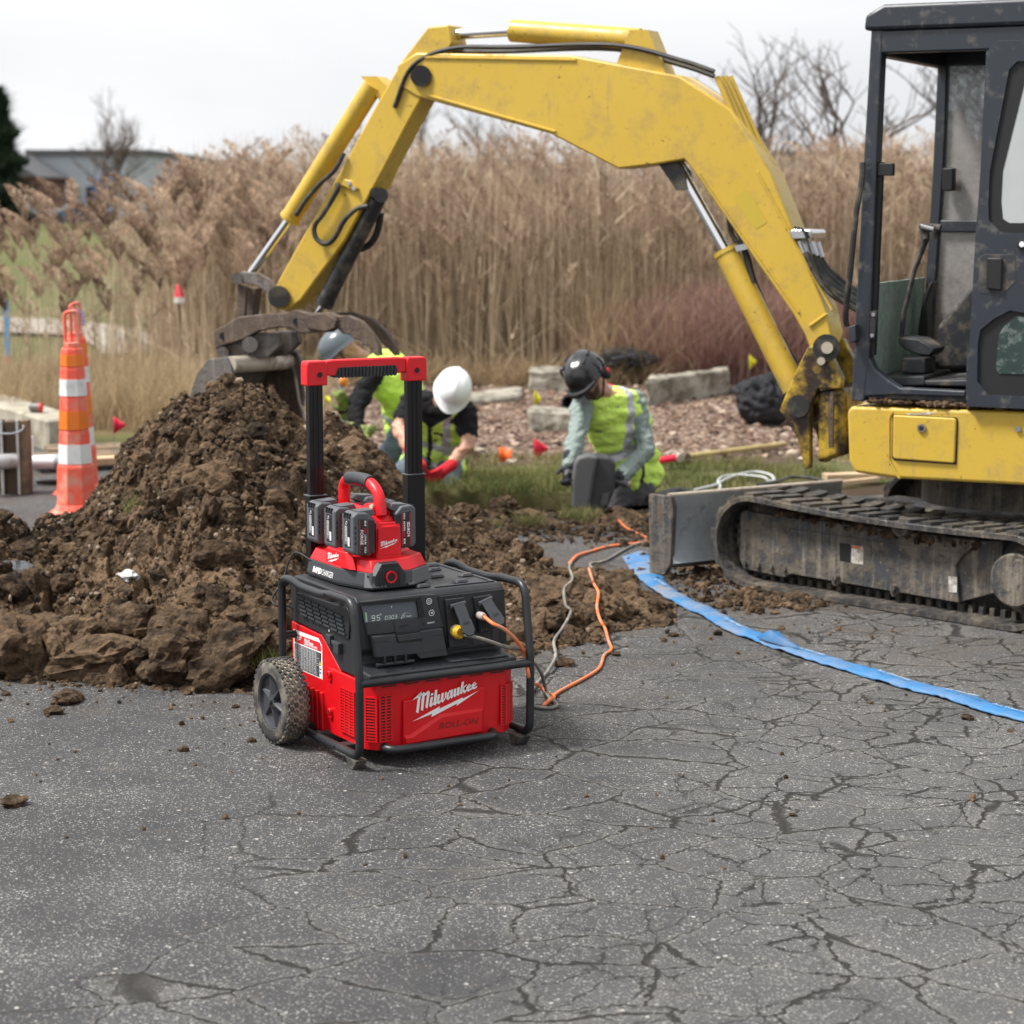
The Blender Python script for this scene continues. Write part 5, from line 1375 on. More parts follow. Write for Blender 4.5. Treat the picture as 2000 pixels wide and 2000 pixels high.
# arched handle
hp = fillet([(-.027, .115, .215), (-.027, .112, .288), (-.027, .075, .306), (-.025, -.065, .312), (-.022, -.122, .282), (-.020, -.132, .215)], [0, .04, .03, .04, .05, 0], 6)
b = MB(); b.tube(hp, 0.0185, 14); b.build('carry_handle', M_RED2, ch, ang=60)
gp = catmull([(-.027, .078, .3065), (-.027, .03, .3125), (-.026, -.03, .3145), (-.025, -.068, .3105)], 6)
b = MB(); b.tube(gp, 0.0208, 14)
for k in range(8):
    y_ = .062 - k * .0165; b.box((-.048, y_, .294), (-.006, y_ - .008, .2925))
b.build('handle_grip', M_BLK2, ch, ang=60)
b = MB(); b.cyl((-.045, -.118, .243), (-.052, -.124, .243), 0.006, 10); b.build('status_light', simple('green_led', (0.45, 0.75, 0.55), 0.3), ch)
for sgn, xx in ((-1, -.060), (1, .012)):
    for k in range(3):
        y_ = -.128 + k * .105
        b = MB(); b.prism([(y_, .190), (y_ + .05, .190), (y_ + .05, .215), (y_ + .01, .225)], xx, xx + sgn * .032, 'x'); b.build('battery_dock', M_RED2, ch, bevel=0.002)

for c_ in ch.children:
    st_ = c_.name.split('.')[0]
    if st_ in ('corner_bumper', 'charger_nose', 'nose_lettering', 'lock_ring'): c_.location = (-.022, -.057, 0)
    if st_ in ('side_shoulder', 'side_logo'): c_.location = (.002, -.065, 0)
# ================================================================== batteries
def make_battery(label):
    """local: outward = -x, length along z, y = width; origin at its lower centre"""
    t = thing('battery_pack', label, 'battery', group='battery packs docked on the charger')
    w, h, d = 0.078, 0.132, 0.072
    b = MB()
    b.prism([(-d / 2, .010), (-d / 2 + .008, 0), (d / 2 - .012, -.004), (d / 2, .012), (d / 2, h * .80), (d / 2 - .022, h * .98), (-d / 2 + .016, h), (-d / 2, h - .012)], -w / 2, w / 2, 'y')
    b.build('shell', M_GRY, t, bevel=0.005, seg=2)
    b = MB()
    b.prism([(-d / 2 + .018, -.0015), (d / 2 + .0015, .004), (d / 2 + .0015, h * .80), (-d / 2 + .018, h * .86)], -w / 2 - .0015, w / 2 + .0015, 'y')
    b.build('band', M_BLK, t, bevel=0.002)
    b = MB()                                          # red pin stripes and white words on both broad sides
    for s_ in (-1, 1):
        yb_ = s_ * (w / 2 + .0021)
        for x in (-.015, .012): b.add([(x, yb_, .006), (x + .0022, yb_, .006), (x + .0022, yb_, h * .82), (x, yb_, h * .82)], [(0, 1, 2, 3)], 0)
        u_ = Vector((0, 0, -1)) if s_ < 0 else Vector((0, 0, 1)); v_ = Vector((1, 0, 0)) if s_ < 0 else Vector((-1, 0, 0))
        zz = h * .80 if s_ < 0 else .012
        x1 = -.012 if s_ < 0 else -.003
        put_text(b, 'FORGE', (x1, yb_, .078 if s_ < 0 else .034), u_, v_, width=.046, height=.010, mi=1, offset=0.02)
        x2 = .0018 if s_ < 0 else .009
        put_text(b, 'M18', (x2, yb_, h * .80 if s_ < 0 else .012), u_, v_, width=.016, height=.007, mi=1, offset=0.03)
        put_text(b, 'LITHIUM', (x2, yb_, .063 if s_ < 0 else .052), u_, v_, width=.030, height=.006, mi=1, offset=0.03)
        put_text(b, 'RED', (x2, yb_, .083 if s_ < 0 else .034), u_, v_, width=.016, height=.006, mi=0, offset=0.03)
        put_text(b, 'XC8.0', (x2, yb_, .026 if s_ < 0 else .088), u_, v_, width=.020, height=.006, mi=1, offset=0.03)
    b.build('battery_lettering', [M_RPR, M_WHT], t, smooth=False)
    b = MB()                                          # rating label on the outward face
    b.add([(-d / 2 - .0008, -.020, .022), (-d / 2 - .0008, .018, .022), (-d / 2 - .0008, .018, .106), (-d / 2 - .0008, -.020, .106)], [(3, 2, 1, 0)], 0)
    b.add([(-d / 2 - .0012, -.016, .026), (-d / 2 - .0012, -.004, .026), (-d / 2 - .0012, -.004, .054), (-d / 2 - .0012, -.016, .054)], [(3, 2, 1, 0)], 1)
    for k in range(5):
        y_ = .000 + k * .0034
        b.add([(-d / 2 - .0012, y_, .030 + (k % 2) * .01), (-d / 2 - .0012, y_ + .0012, .030 + (k % 2) * .01), (-d / 2 - .0012, y_ + .0012, .088), (-d / 2 - .0012, y_, .088)], [(3, 2, 1, 0)], 1)
    b.tube([(-d / 2 - .0012, .004 + .005 * math.cos(a_), .097 + .005 * math.sin(a_)) for a_ in np.linspace(0, 6.28, 12, endpoint=False)], .0007, 4, closed=True, mi=1)
    b.build('rating_label', [M_DARK, M_WHT], t, smooth=False)
    b = MB()
    for k in (-1, 0, 1): b.prism([(-.0045 + k * .017, h - .020), (.0045 + k * .017, h - .020), (.003 + k * .017, h - .004), (-.003 + k * .017, h - .004)], -d / 2 + .004, -d / 2 - .003, 'x')
    b.build('top_notch', M_DARK, t)
    b = MB()
    for k in range(4): b.box((-d / 2 + .006, -w / 2 - .0014, .034 + k * .016), (-d / 2 + .010, -w / 2 + .001, .042 + k * .016))
    b.build('side_slot', M_DARK, t)
    b = MB(); b.prism([(d / 2 - .020, h * .80), (d / 2 + .012, h * .92), (d / 2 + .004, h * 1.04), (-.012, h * 1.015)], -w / 2 + .014, w / 2 - .014, 'y'); b.build('release_tab', M_GRY, t, bevel=0.002)
    return t
labs = [('battery nearest the front on the left side of the charger, its broad face lettered FORGE', -1, -.140),
        ('middle battery of the three on the left side of the charger', -1, -.012),
        ('rearmost battery on the left side of the charger, below the left handle post', -1, .116),
        ('battery nearest the front on the right side of the charger, beside the tower logo', 1, -.118),
        ('middle battery of the three on the right side of the charger, behind its handle', 1, .000),
        ('rearmost battery on the right side of the charger, seen through the carry handle', 1, .118)]
p0 = None
for i, (lab, sd_, yy) in enumerate(labs):
    if p0 is None: p0 = t = make_battery(lab)
    else:
        t = dup(p0); t['label'] = lab
    x = -.105 if sd_ < 0 else .052
    t.location = U.w((0.23 + x, 0.39 + yy, CZ + (0.104 if sd_ < 0 else 0.112)))
    t.rotation_euler = (0, 0, U.a + (0 if sd_ < 0 else math.pi))

# ================================================================== cords
M_ORC = simple('orange_cord', (0.75, 0.17, 0.045), 0.5, var=0.15, vscale=20, dirt=(0.30, 0.25, 0.20), dirt_amt=0.5, dscale=18)
M_GRC = simple('grey_cord', (0.15, 0.145, 0.135), 0.7, var=0.4, vscale=25, dirt=(0.30, 0.26, 0.20), dirt_amt=0.8, dscale=14)
M_ORG = simple('orange_grey_cord', (0.42, 0.12, 0.05), 0.5, var=0.6, vscale=30)
M_BKC = simple('black_cord', (0.010, 0.010, 0.010), 0.5)
def gpt(px, py, z=0.008): 
    q = G(px, py, z); return Vector((q.x, q.y, z))
def heap_pt(px, py, lift=0.04): return on_pile(px, py, lift)
x_, z_ = up(*z4(300, 900), FR - .02)
yp = thing('locking_plug', 'yellow locking plug with grey cord plugged in under the left outlet cover', 'plug', U.w((x_, FR - .016, z_)), U.a)
b = MB(); b.lathe([(0.0, -.034), (.015, -.034), (.021, -.026), (.0215, -.006), (.019, 0.0)], (0, 0, 0), 'y', 24); b.build('plug_body', M_YPL, yp)
b = MB(); b.lathe([(.0225, -.008), (.0225, -.002), (.020, 0)], (0, 0, 0), 'y', 24); b.build('plug_rim', M_GRC, yp)
def cordpath(pts, n=10): return catmull(pts, n)
from mathutils.bvhtree import BVHTree
_hx = PVu[:, 0] > -0.3
_kf = _hx[quadF].all(1); _kc = (CLV[:, 0] > -0.3)[CLF].all(1)
BV = BVHTree.FromPolygons([tuple(v) for v in PVu] + [tuple(v) for v in CLV], [tuple(int(i) for i in f) for f in quadF[_kf]] + [tuple(int(i) + len(PVu) for i in f) for f in CLF[_kc]])
def heap_path(pts, n=7, lift=0.006):
    q = catmull([(x, y, 0) for x, y in pts], n); T = []
    for p in q:
        r_ = ray(p.x, p.y); h = BV.ray_cast(CAMP, r_.normalized()); g = G(p.x, p.y, 0.006); T.append(min((h[0] - CAMP).length, (g - CAMP).length) if h[0] is not None else (g - CAMP).length)
    T = np.array(T); T = np.array([T[max(0, i - 2):i + 3].min() for i in range(len(T))]); T = np.convolve(np.pad(T, 2, 'edge'), np.ones(5) / 5, 'valid')
    return [CAMP + ray(p.x, p.y).normalized() * (t - lift) for p, t in zip(q, T)]
P0 = U.w((x_ + .012, FR - .048, z_ - .008))
def ul(px, py, y): q = U.inv(px, py, 1, y); return U.w((q.x, q.y, q.z))
gc = [P0, ul(*z4(620, 1000), .03), ul(*z4(900, 1080), .02), ul(*z4(1200, 1180), .02), ul(*z4(1480, 1230), .03), ul(*z4(1650, 1300), .05), ul(1056, 1312, .06),
      gpt(1064, 1340, .05), gpt(1072, 1360, .012), gpt(1084, 1370, .01), gpt(1088, 1378, .008), gpt(1075, 1383, .008), gpt(1050, 1381, .008), gpt(1030, 1372, .008),
      gpt(1045, 1340), gpt(1060, 1322)]
gc = cordpath(gc, 8) + heap_path([(1068, 1314), (1085, 1283), (1082, 1252), (1098, 1228), (1115, 1195), (1105, 1182), (1102, 1150), (1118, 1132), (1112, 1108), (1117, 1098)])
b = MB(); b.tube(gc, 0.0062, 8); props(b.build('grey_power_cord', M_GRC, None, ang=60), 'muddy grey cord running from the yellow plug over the asphalt and the heap', 'power cord')
x2, z2_ = up(*z4(745, 600), FR - .02)
op_ = thing('clear_plug', 'clear plug in the right outlet half hidden under its open cover', 'plug', U.w((x2, FR - .016, z2_)), U.a)
b = MB(); b.lathe([(0.0, -.032), (.010, -.032), (.013, -.022), (.013, 0.0)], (0, 0, 0), 'y', 18); b.build('plug_body', simple('clear_grey', (0.36, 0.33, 0.30), 0.25, var=.3, vscale=60), op_)
b = MB(); b.cyl((0, -.030, 0), (0, -.036, 0), .006, 10); b.build('plug_collar', M_ORC, op_)
oc = [U.w((x2, FR - .05, z2_)), ul(*z4(1000, 760), .01), ul(*z4(1190, 850), .0), ul(*z4(1400, 1030), .0), ul(*z4(1560, 1240), .01), ul(*z4(1625, 1400), .02), ul(1035, 1330, .03),
      gpt(1052, 1338, .04), gpt(1065, 1352, .012), gpt(1082, 1360, .015), gpt(1075, 1368, .010), gpt(1062, 1378, .008), gpt(1068, 1372, .014), gpt(1090, 1352), gpt(1140, 1325), gpt(1170, 1305), gpt(1180, 1280), gpt(1192, 1272)]
oc = cordpath(oc, 8) + heap_path([(1195, 1266), (1188, 1250), (1182, 1228), (1172, 1210), (1166, 1185), (1169, 1158), (1160, 1140), (1150, 1110)])
b = MB(); b.tube(oc, 0.0062, 8); props(b.build('orange_power_cord', M_ORC, None, ang=60), 'orange extension cord leaving the right outlet and looping over the asphalt onto the heap', 'power cord')
ob = [ gpt(1150, 1078), gpt(1185, 1068), gpt(1215, 1064), gpt(1245, 1061, .008), gpt(1262, 1056)]
ob = heap_path([(1110, 1103), (1118, 1094), (1126, 1086), (1138, 1081)]) + cordpath(ob, 8)
b = MB(); b.tube(ob, 0.0075, 8); props(b.build('far_orange_cord', M_ORC, None, ang=60), 'orange cord stretched from behind the heap to the dozer blade', 'power cord')
oq = [gpt(1208, 1016, .05), gpt(1222, 1030, .02), gpt(1245, 1042), gpt(1264, 1051)]
b = MB(); b.tube(cordpath(oq, 8), 0.0075, 8); props(b.build('hole_orange_cord', M_ORC, None, ang=60), 'short run of orange cord coming out of the hole beside the kneeling worker', 'power cord')
og = [ gpt(1185, 1094), gpt(1205, 1082), gpt(1230, 1068), gpt(1250, 1061, .012), gpt(1264, 1062)]
og = heap_path([(1157, 1110), (1152, 1103), (1158, 1099), (1172, 1098)]) + cordpath(og, 8)
b = MB(); b.tube(og, 0.006, 8); props(b.build('far_grey_cord', M_GRC, None, ang=60), 'thin grey cord curving from the heap tip to the dozer blade', 'power cord')
bc = [U.w((0.085, 0.50, 0.56)), ul(*c1(500, 80), .60), ul(*c1(440, 150), .62), ul(*c1(405, 260), .62), ul(*c1(350, 370), .60), ul(*c1(300, 460), .60), ul(*c1(330, 515), .58), ul(*c1(420, 520), .57), U.w((0.044, 0.56, 0.40))]
b = MB(); b.tube(cordpath(bc, 8), 0.0032, 8); props(b.build('charger_cord', M_BKC, None, ang=60), 'thin black cord looping from the charger down behind the power unit', 'power cord')
# ================================================================== excavator
def m_yellow():
    m = NT('yellow_paint'); P = m.tc.outputs['Object']
    c = m.mix(m.noise(2.5, 4), (0.50, 0.325, 0.034), (0.58, 0.395, 0.060))
    d = m.ramp(m.noise(6, 12, 0.78), [(0.50, 0.0), (0.68, 0.9)])
    c = m.mix(m.math('MULTIPLY', d, 0.55), c, (0.20, 0.145, 0.085))
    ch = m.math('MAXIMUM', m.ramp(m.noise(21, 6, 0.7, dist=1.2), [(0.645, 0.0), (0.665, 1.0)]), m.ramp(m.noise(7, 10, 0.78, dist=0.6), [(0.655, 0.0), (0.67, 0.9)]))
    c = m.mix(ch, c, (0.060, 0.030, 0.018))
    st = m.ramp(m.noise(24, 4, 0.7, stretch=(1, 1, 0.10)), [(0.60, 0.0), (0.72, 0.45)])
    c = m.mix(st, c, (0.26, 0.20, 0.12))
    return m.fin(c, m.math('ADD', 0.36, m.math('MULTIPLY', d, 0.5)), m.bump(ch, -0.3, 0.002), spec=0.45)
def m_grease():
    m = NT('greasy_yellow')
    g = m.ramp(m.noise(4.5, 8, 0.7), [(0.46, 1.0), (0.60, 0.0)])
    c = m.mix(g, (0.50, 0.33, 0.03), (0.025, 0.014, 0.008))
    c = m.mix(m.ramp(m.noise(14, 8, 0.72), [(0.55, 0.0), (0.7, 0.8)]), c, (0.09, 0.045, 0.018))
    return m.fin(c, 0.45, m.bump(m.noise(40, 6, 0.7), 0.6, 0.006))
M_YEL = m_yellow(); M_GRSY = m_grease()
M_CAB = simple('cab_grey_paint', (0.023, 0.028, 0.037), 0.34, var=0.10, vscale=5, dirt=(0.10, 0.095, 0.085), dirt_amt=0.22, dscale=16)
M_CABI = simple('cab_interior', (0.020, 0.022, 0.026), 0.6, var=0.25, dirt=(0.13, 0.11, 0.085), dirt_amt=0.6, dscale=12)
def m_muddy(name, steel, mud, pale, cover=0.5, streak=0.5):
    m = NT(name)
    n1 = m.noise(4.5, 10, 0.74); n2 = m.noise(17, 8, 0.75); st = m.noise(26, 5, 0.7, stretch=(1, 1, 0.07))
    c = m.mix(m.noise(9, 5), [k * 0.6 for k in steel], [k * 1.5 for k in steel])
    f1 = m.ramp(m.math('ADD', m.math('MULTIPLY', n1, 0.6), m.math('MULTIPLY', n2, 0.4)), [(0.60 - 0.2 * cover, 0.0), (0.68 - 0.2 * cover, 1.0)])
    c = m.mix(m.math('MULTIPLY', f1, 0.9), c, m.mix(n2, [k * 0.45 for k in mud], mud))
    c = m.mix(m.math('MULTIPLY', m.ramp(st, [(0.50, 0.0), (0.64, 1.0)]), streak), c, pale)
    c = m.mix(m.ramp(m.noise(33, 6, 0.75), [(0.60, 0.0), (0.68, 0.7)]), c, pale)
    c = m.mix(m.ramp(m.noise(12, 8, 0.75, dist=1.0), [(0.60, 0.0), (0.66, 0.85)]), c, (0.016, 0.015, 0.015))
    h = m.math('ADD', m.math('MULTIPLY', f1, 0.8), m.math('MULTIPLY', m.noise(60, 6, 0.75), 0.6))
    return m.fin(c, m.math('ADD', 0.55, m.math('MULTIPLY', f1, 0.35)), m.bump(h, 0.8, 0.006), spec=0.4)
M_STLD = m_muddy('muddy_steel', (0.045, 0.047, 0.052), (0.165, 0.138, 0.105), (0.27, 0.24, 0.20), 0.8, 0.55)
M_RUBT = m_muddy('track_rubber', (0.030, 0.030, 0.031), (0.155, 0.130, 0.098), (0.23, 0.20, 0.165), 0.65, 0.3)
M_RUST = m_muddy('rusty_brown_steel', (0.085, 0.060, 0.046), (0.16, 0.115, 0.082), (0.30, 0.25, 0.20), 0.7, 0.2)
M_BUCK = m_muddy('worn_bucket_steel', (0.13, 0.118, 0.108), (0.15, 0.11, 0.08), (0.32, 0.28, 0.24), 0.55, 0.3)
M_PALE = simple('polished_mud_steel', (0.46, 0.40, 0.33), 0.5, 0.2, var=0.2, vscale=8, dirt=(0.16, 0.12, 0.09), dirt_amt=0.7, dscale=9)
M_CHRM = simple('chrome_rod', (0.75, 0.76, 0.78), 0.14, 1.0, var=0.05)
M_HOSE = simple('hydraulic_hose', (0.016, 0.016, 0.017), 0.5, var=0.3, dirt=(0.10, 0.085, 0.06), dirt_amt=0.6, dscale=12)
M_BLADE = m_muddy('blade_steel', (0.25, 0.275, 0.295), (0.24, 0.215, 0.18), (0.30, 0.28, 0.25), 0.35, 0.3)
def m_glass(name, tint, dirty, op):
    m = NT(name)
    tr = m.n('ShaderNodeBsdfTransparent'); tr.inputs[0].default_value = (*tint, 1)
    gl = m.n('ShaderNodeBsdfGlossy'); gl.inputs['Roughness'].default_value = 0.08; gl.inputs[0].default_value = (0.8, 0.85, 0.85, 1)
    df = m.n('ShaderNodeBsdfDiffuse'); df.inputs[0].default_value = (*dirty, 1)
    m1 = m.n('ShaderNodeMixShader'); m1.inputs[0].default_value = 0.10; m.l(tr.outputs[0], m1.inputs[1]); m.l(gl.outputs[0], m1.inputs[2])
    f = m.math('ADD', m.math('MULTIPLY', m.ramp(m.noise(16, 8, 0.75), [(0.35, 0.0), (0.75, 1.0)]), op), op * 0.55)
    m2 = m.n('ShaderNodeMixShader'); m.l(f, m2.inputs[0]); m.l(m1.outputs[0], m2.inputs[1]); m.l(df.outputs[0], m2.inputs[2])
    m.l(m2.outputs[0], m.out.inputs[0]); return m.mat
M_GLG = m_glass('green_glass', (0.70, 0.82, 0.77), (0.52, 0.63, 0.56), 0.95)
M_GLC = m_glass('dusty_glass', (0.70, 0.74, 0.74), (0.36, 0.34, 0.33), 0.60)
M_GLD = m_glass('dark_glass', (0.20, 0.27, 0.27), (0.10, 0.13, 0.125), 0.35)
M_STK = simple('sticker', (0.55, 0.53, 0.48), 0.7, var=0.2, vscale=30, dirt=(0.15, 0.12, 0.09), dirt_amt=1.0, dscale=25)

XC = Vector((2.14, 9.16, 0.0))
TF = Frame((0.972, 9.273, 0.0), rad(-45.6)); HF = Frame(XC, math.atan2(-.454, .891))
exc = thing('excavator', 'yellow mini excavator with dark grey cab, standing on rubber tracks at the right', 'excavator', XC, 0.0)
def fin(mb, F_, name, mat, parent=exc, **kw):
    """verts given in frame F_ (x rearward, y away, z up) -> relative to the excavator's base"""
    mb.v = [tuple(F_.w(p) - XC) for p in mb.v]
    return mb.build(name, mat, parent, **kw)
def e6(a, b): return (1200 + a / 2.415, 800 + b / 2.415)
def e5(a, b): return (1600 + a / 4.83, 600 + b / 4.83)
def e4(a, b): return (1600 + a / 4.83, 330 + b / 4.83)
def b4(a, b): return (1200 + a / 3.864, 330 + b / 3.864)
def b2(a, b): return (400 + a / 3.864, 330 + b / 3.864)
def e8(a, b): return (1340 + a / 2.927, 920 + b / 2.927)
def hx(p, y=0.0): q = HF.inv(p[0], p[1], 1, y); return (q.x, q.z)
def tx(p, y=0.0): q = TF.inv(p[0], p[1], 1, y); return (q.x, q.z)
def hpoly(pts, y=0.0): return [hx(p, y) for p in pts]
def h3(p, y=0.0): a = hx(p, y); return Vector((a[0], y, a[1]))

# --- tracks
def track(y0, w, outer=True):
    R1, top, L = 0.205, 0.412, 1.715
    xs, xe = -0.118, 1.60
    path = []
    def arc(cx_, cz_, r, a0, a1, n):
        for i in range(n + 1):
            a = a0 + (a1 - a0) * i / n; path.append((cx_ + r * math.cos(a), cz_ + r * math.sin(a)))
    arc(xs + R1, 0.2065, 0.2055, -math.pi / 2, -math.pi * 1.5, 18)       # front, from bottom round to top
    n = 30
    for i in range(1, n): t = i / n; path.append((xs + R1 + (xe - .2 - xs - R1) * t, top - 0.018 * math.sin(t * math.pi) - 0.022 * t))
    arc(xe - 0.196, 0.196, 0.195, math.pi / 2, -math.pi / 2, 18)
    for i in range(1, n): t = i / n; path.append((xe - .196 + (xs + R1 - xe + .196) * t, 0.001))
    P = np.array(path); N = len(P)
    # resample evenly
    d = np.r_[0, np.cumsum(np.hypot(*(np.roll(P, -1, 0) - P).T))]; M_ = 152
    s = np.linspace(0, d[-1], M_, endpoint=False); Pc = np.vstack([P, P[:1]])
    Q = np.stack([np.interp(s, d, Pc[:, 0]), np.interp(s, d, Pc[:, 1])], -1)
    Tn = np.roll(Q, -1, 0) - np.roll(Q, 1, 0); Tn /= np.linalg.norm(Tn, axis=1)[:, None]
    Nn = np.stack([Tn[:, 1], -Tn[:, 0]], -1)
    c = Q.mean(0); 
    if ((Q[0] - c) * Nn[0]).sum() > 0: Nn = -Nn        # Nn points inward
    b = MB(); th = 0.024
    rings = [(0.0, y0 + .004), (0.004, y0), (th, y0), (th, y0 + w), (0.004, y0 + w), (0.0, y0 + w - .004)]
    for i in range(M_):
        for dd, yy in rings: b.v.append((Q[i, 0] + Nn[i, 0] * dd, yy, Q[i, 1] + Nn[i, 1] * dd))
    k = len(rings)
    for i in range(M_):
        j = (i + 1) % M_
        for q in range(k): b.f.append((i * k + q, i * k + (q + 1) % k, j * k + (q + 1) % k, j * k + q)); b.m.append(0)
    belt = fin(b, TF, 'track_belt', M_RUBT)
    b = MB()
    def lug(i, ya, yb, skew, hgt, inward=False, ln=1.3):
        """block on the belt between ring positions"""
        vv = []
        for lvl in (0, 1):
            for (yy, off) in ((ya, 0), (yb, skew), (yb, skew + ln), (ya, ln)):
                t = (i + off) % M_; i0 = int(t) % M_; i1 = (i0 + 1) % M_; f = t - int(t)
                q = Q[i0] * (1 - f) + Q[i1] * f; nn_ = Nn[i0]
                dd = (th - .002 + lvl * hgt) if inward else (0.003 - lvl * hgt)
                vv.append((q[0] + nn_[0] * dd, yy, q[1] + nn_[1] * dd))
        b.add(vv, [(0, 3, 2, 1), (4, 5, 6, 7), (0, 1, 5, 4), (1, 2, 6, 5), (2, 3, 7, 6), (3, 0, 4, 7)])
    for i in range(0, M_, 4):
        lug(i, y0 + .004, y0 + w * .30, 1.1, .017, ln=2.0); lug(i + 2, y0 + w - .004, y0 + w * .70, 1.1, .017, ln=2.0)
        lug(i + 1.6, y0 + w * .28, y0 + w * .52, .3, .017, ln=1.6); lug(i + 3.4, y0 + w * .74, y0 + w * .50, .3, .017, ln=1.6)
    fin(b, TF, 'track_lug', M_RUBT, smooth=False, parent=belt)['kind'] = 'stuff'
    b = MB()
    for i in range(0, M_, 2): lug(i, y0 + w * .36, y0 + w * .42, 0, .034, True, .8); lug(i, y0 + w * .58, y0 + w * .64, 0, .034, True, .8)
    for i in range(0, M_, 2): lug(i + .2, y0 + .012, y0 + w * .34, 0, .003, True, 1.2)
    fin(b, TF, 'guide_tooth', M_RUBT, smooth=False, parent=belt)['kind'] = 'stuff'
    belt.data.polygons.foreach_set('use_smooth', np.zeros(len(belt.data.polygons), dtype=bool))
    # rollers and frame
    yf = y0 + 0.085
    b = MB()
    for (x, z, r) in ((0.085, 0.205, 0.165),): b.lathe([(0, y0 + .10), (r * .5, y0 + .10), (r * .55, y0 + .12), (r, y0 + .125), (r, y0 + .21), (0, y0 + .21)], (x, 0, z), 'y', 28)
    fin(b, TF, 'front_idler', M_STLD)
    b = MB(); b.lathe([(0, y0 + .05), (.040, y0 + .05), (.042, y0 + .06), (.042, y0 + .16), (0, y0 + .16)], (0.845, 0, 0.353), 'y', 20); fin(b, TF, 'top_roller', M_STLD)
    b = MB(); b.lathe([(0, y0 + .015), (.100, y0 + .015), (.108, y0 + .022), (.108, y0 + .10), (.12, y0 + .10), (.155, y0 + .13), (.155, y0 + .19), (0, y0 + .19)], (1.415, 0, 0.205), 'y', 32); fin(b, TF, 'drive_sprocket', M_STLD)
    b = MB()
    F0 = [tx(e8(310, 240), yf), tx(e8(350, 225), yf), tx(e8(600, 330), yf), tx(e8(1590, 470), yf), tx(e8(1540, 540), yf), tx(e8(1560, 755), yf), tx(e8(600, 590), yf), tx(e8(560, 610), yf), tx(e8(330, 560), yf), tx(e8(305, 500), yf)]
    b.prism(F0, yf, y0 + .24, 'y')
    # sloping muddy top
    b.prism([tx(e8(345, 235), yf), tx(e8(600, 330), yf), tx(e8(1600, 475), yf), tx(e8(1660, 400), yf)], yf + .001, y0 + .20, 'y', top=[tx(e8(345, 215), yf), tx(e8(600, 255), yf), tx(e8(1600, 400), yf), tx(e8(1660, 370), yf)])
    tf = fin(b, TF, 'track_frame', M_STLD, bevel=0.004)
    b = MB(); b.prism([tx(e8(1665, 395), yf + .03), tx(e8(1820, 400), yf + .03), tx(e8(1800, 690), yf + .03), tx(e8(1565, 750), yf + .03), tx(e8(1540, 545), yf + .03)], yf + .02, y0 + .20, 'y'); fin(b, TF, 'motor_guard', M_STLD, bevel=0.004)
    if outer:
        b = MB(); q = [tx(e8(*k), yf) for k in ((877, 408), (940, 418), (938, 522), (880, 512))]; b.prism(q, yf + .001, yf - .0015, 'y'); fin(b, TF, 'frame_opening', M_DARK, parent=tf)
        b = MB(); q = [tx(e8(*k), yf) for k in ((948, 425), (1015, 430), (1012, 534), (945, 525))]; b.prism(q, yf + .001, yf - .001, 'y'); q = [tx(e8(*k), yf) for k in ((1500, 600), (1550, 607), (1548, 695), (1500, 690))]; b.prism(q, yf + .001, yf - .001, 'y'); fin(b, TF, 'warning_sticker', M_STK, parent=tf)
        b = MB(); q = [tx(e8(*k), yf) for k in ((948, 427), (998, 431), (997, 446), (948, 441))]; b.prism(q, yf - .0008, yf - .0018, 'y'); fin(b, TF, 'sticker_band', simple('sticker_orange', (0.45, 0.12, 0.05), .7), parent=tf)
        b = MB()
        for (a_, b_) in ((865, 605), (1200, 665)):
            x, z = tx(e8(a_, b_), yf); b.cyl((x, yf - .03, z), (x, yf + .02, z), .014, 12); b.cyl((x, yf - .015, z - .02), (x, yf + .02, z - .02), .018, 12)
        for k in range(4):
            x, z = tx(e8(340 + k * 75, 525 + k * 11), yf); b.cyl((x, yf - .012, z), (x, yf + .01, z), .012, 8)
        fin(b, TF, 'frame_bolt', M_STLD, parent=tf)
        # soil lying on the frame
        r = np.random.default_rng(5); n = 1500
        t = r.uniform(0.02, 1, n); x = 0.14 + t * 1.05; z = np.interp(x, [0.1, 1.2], [0.328, 0.295]) + r.uniform(-.006, .016, n) * 1.2; y = yf + r.uniform(0.0, .14, n)
        z = z + (y - yf) * .22
        Wp = np.array([list(TF.w((a, c_, d_)) - XC) for a, c_, d_ in zip(x, y, z)])
        V, F, T = scatter(PRO_SML, Wp, r.gamma(2, .0055, n).clip(.004, .022), r.uniform(.1, .8, n), r)
        np_mesh('caked_mud', V, F, M_DIRT, exc, attr={'tint': ('FLOAT', T)})['kind'] = 'stuff'
track(0.0, 0.34, True)
track(1.26, 0.34, False)
# --- undercarriage and dozer blade
b = MB(); b.box((0.35, 0.36, 0.16), (1.10, 1.24, 0.32)); b.box((0.05, 0.45, 0.14), (0.4, 0.60, 0.30)); b.box((0.05, 1.0, 0.14), (0.4, 1.15, 0.30)); fin(b, TF, 'undercarriage', M_STLD, bevel=0.01)
b = MB(); b.lathe([(0.36, 0.40), (0.36, 0.56), (0.30, 0.57)], (0.0, 0.0, 0.0), 'z', 36); fin(b, HF, 'slew_ring', M_STLD)
b = MB()
b.prism([(-0.36, 0.12), (-0.28, 0.17), (0.32, 0.24), (0.32, 0.30), (-0.30, 0.26)], 0.40, 0.47, 'y'); b.prism([(-0.36, 0.12), (-0.28, 0.17), (0.32, 0.24), (0.32, 0.30), (-0.30, 0.26)], 1.12, 1.19, 'y'); fin(b, TF, 'blade_arm', M_STLD, bevel=0.005)
prof = [(-0.335, 0.372), (-0.310, 0.376), (-0.320, 0.30), (-0.330, 0.22), (-0.318, 0.15), (-0.285, 0.085), (-0.27, 0.075), (-0.40, 0.030), (-0.412, 0.036), (-0.385, 0.09), (-0.366, 0.18), (-0.362, 0.28)]
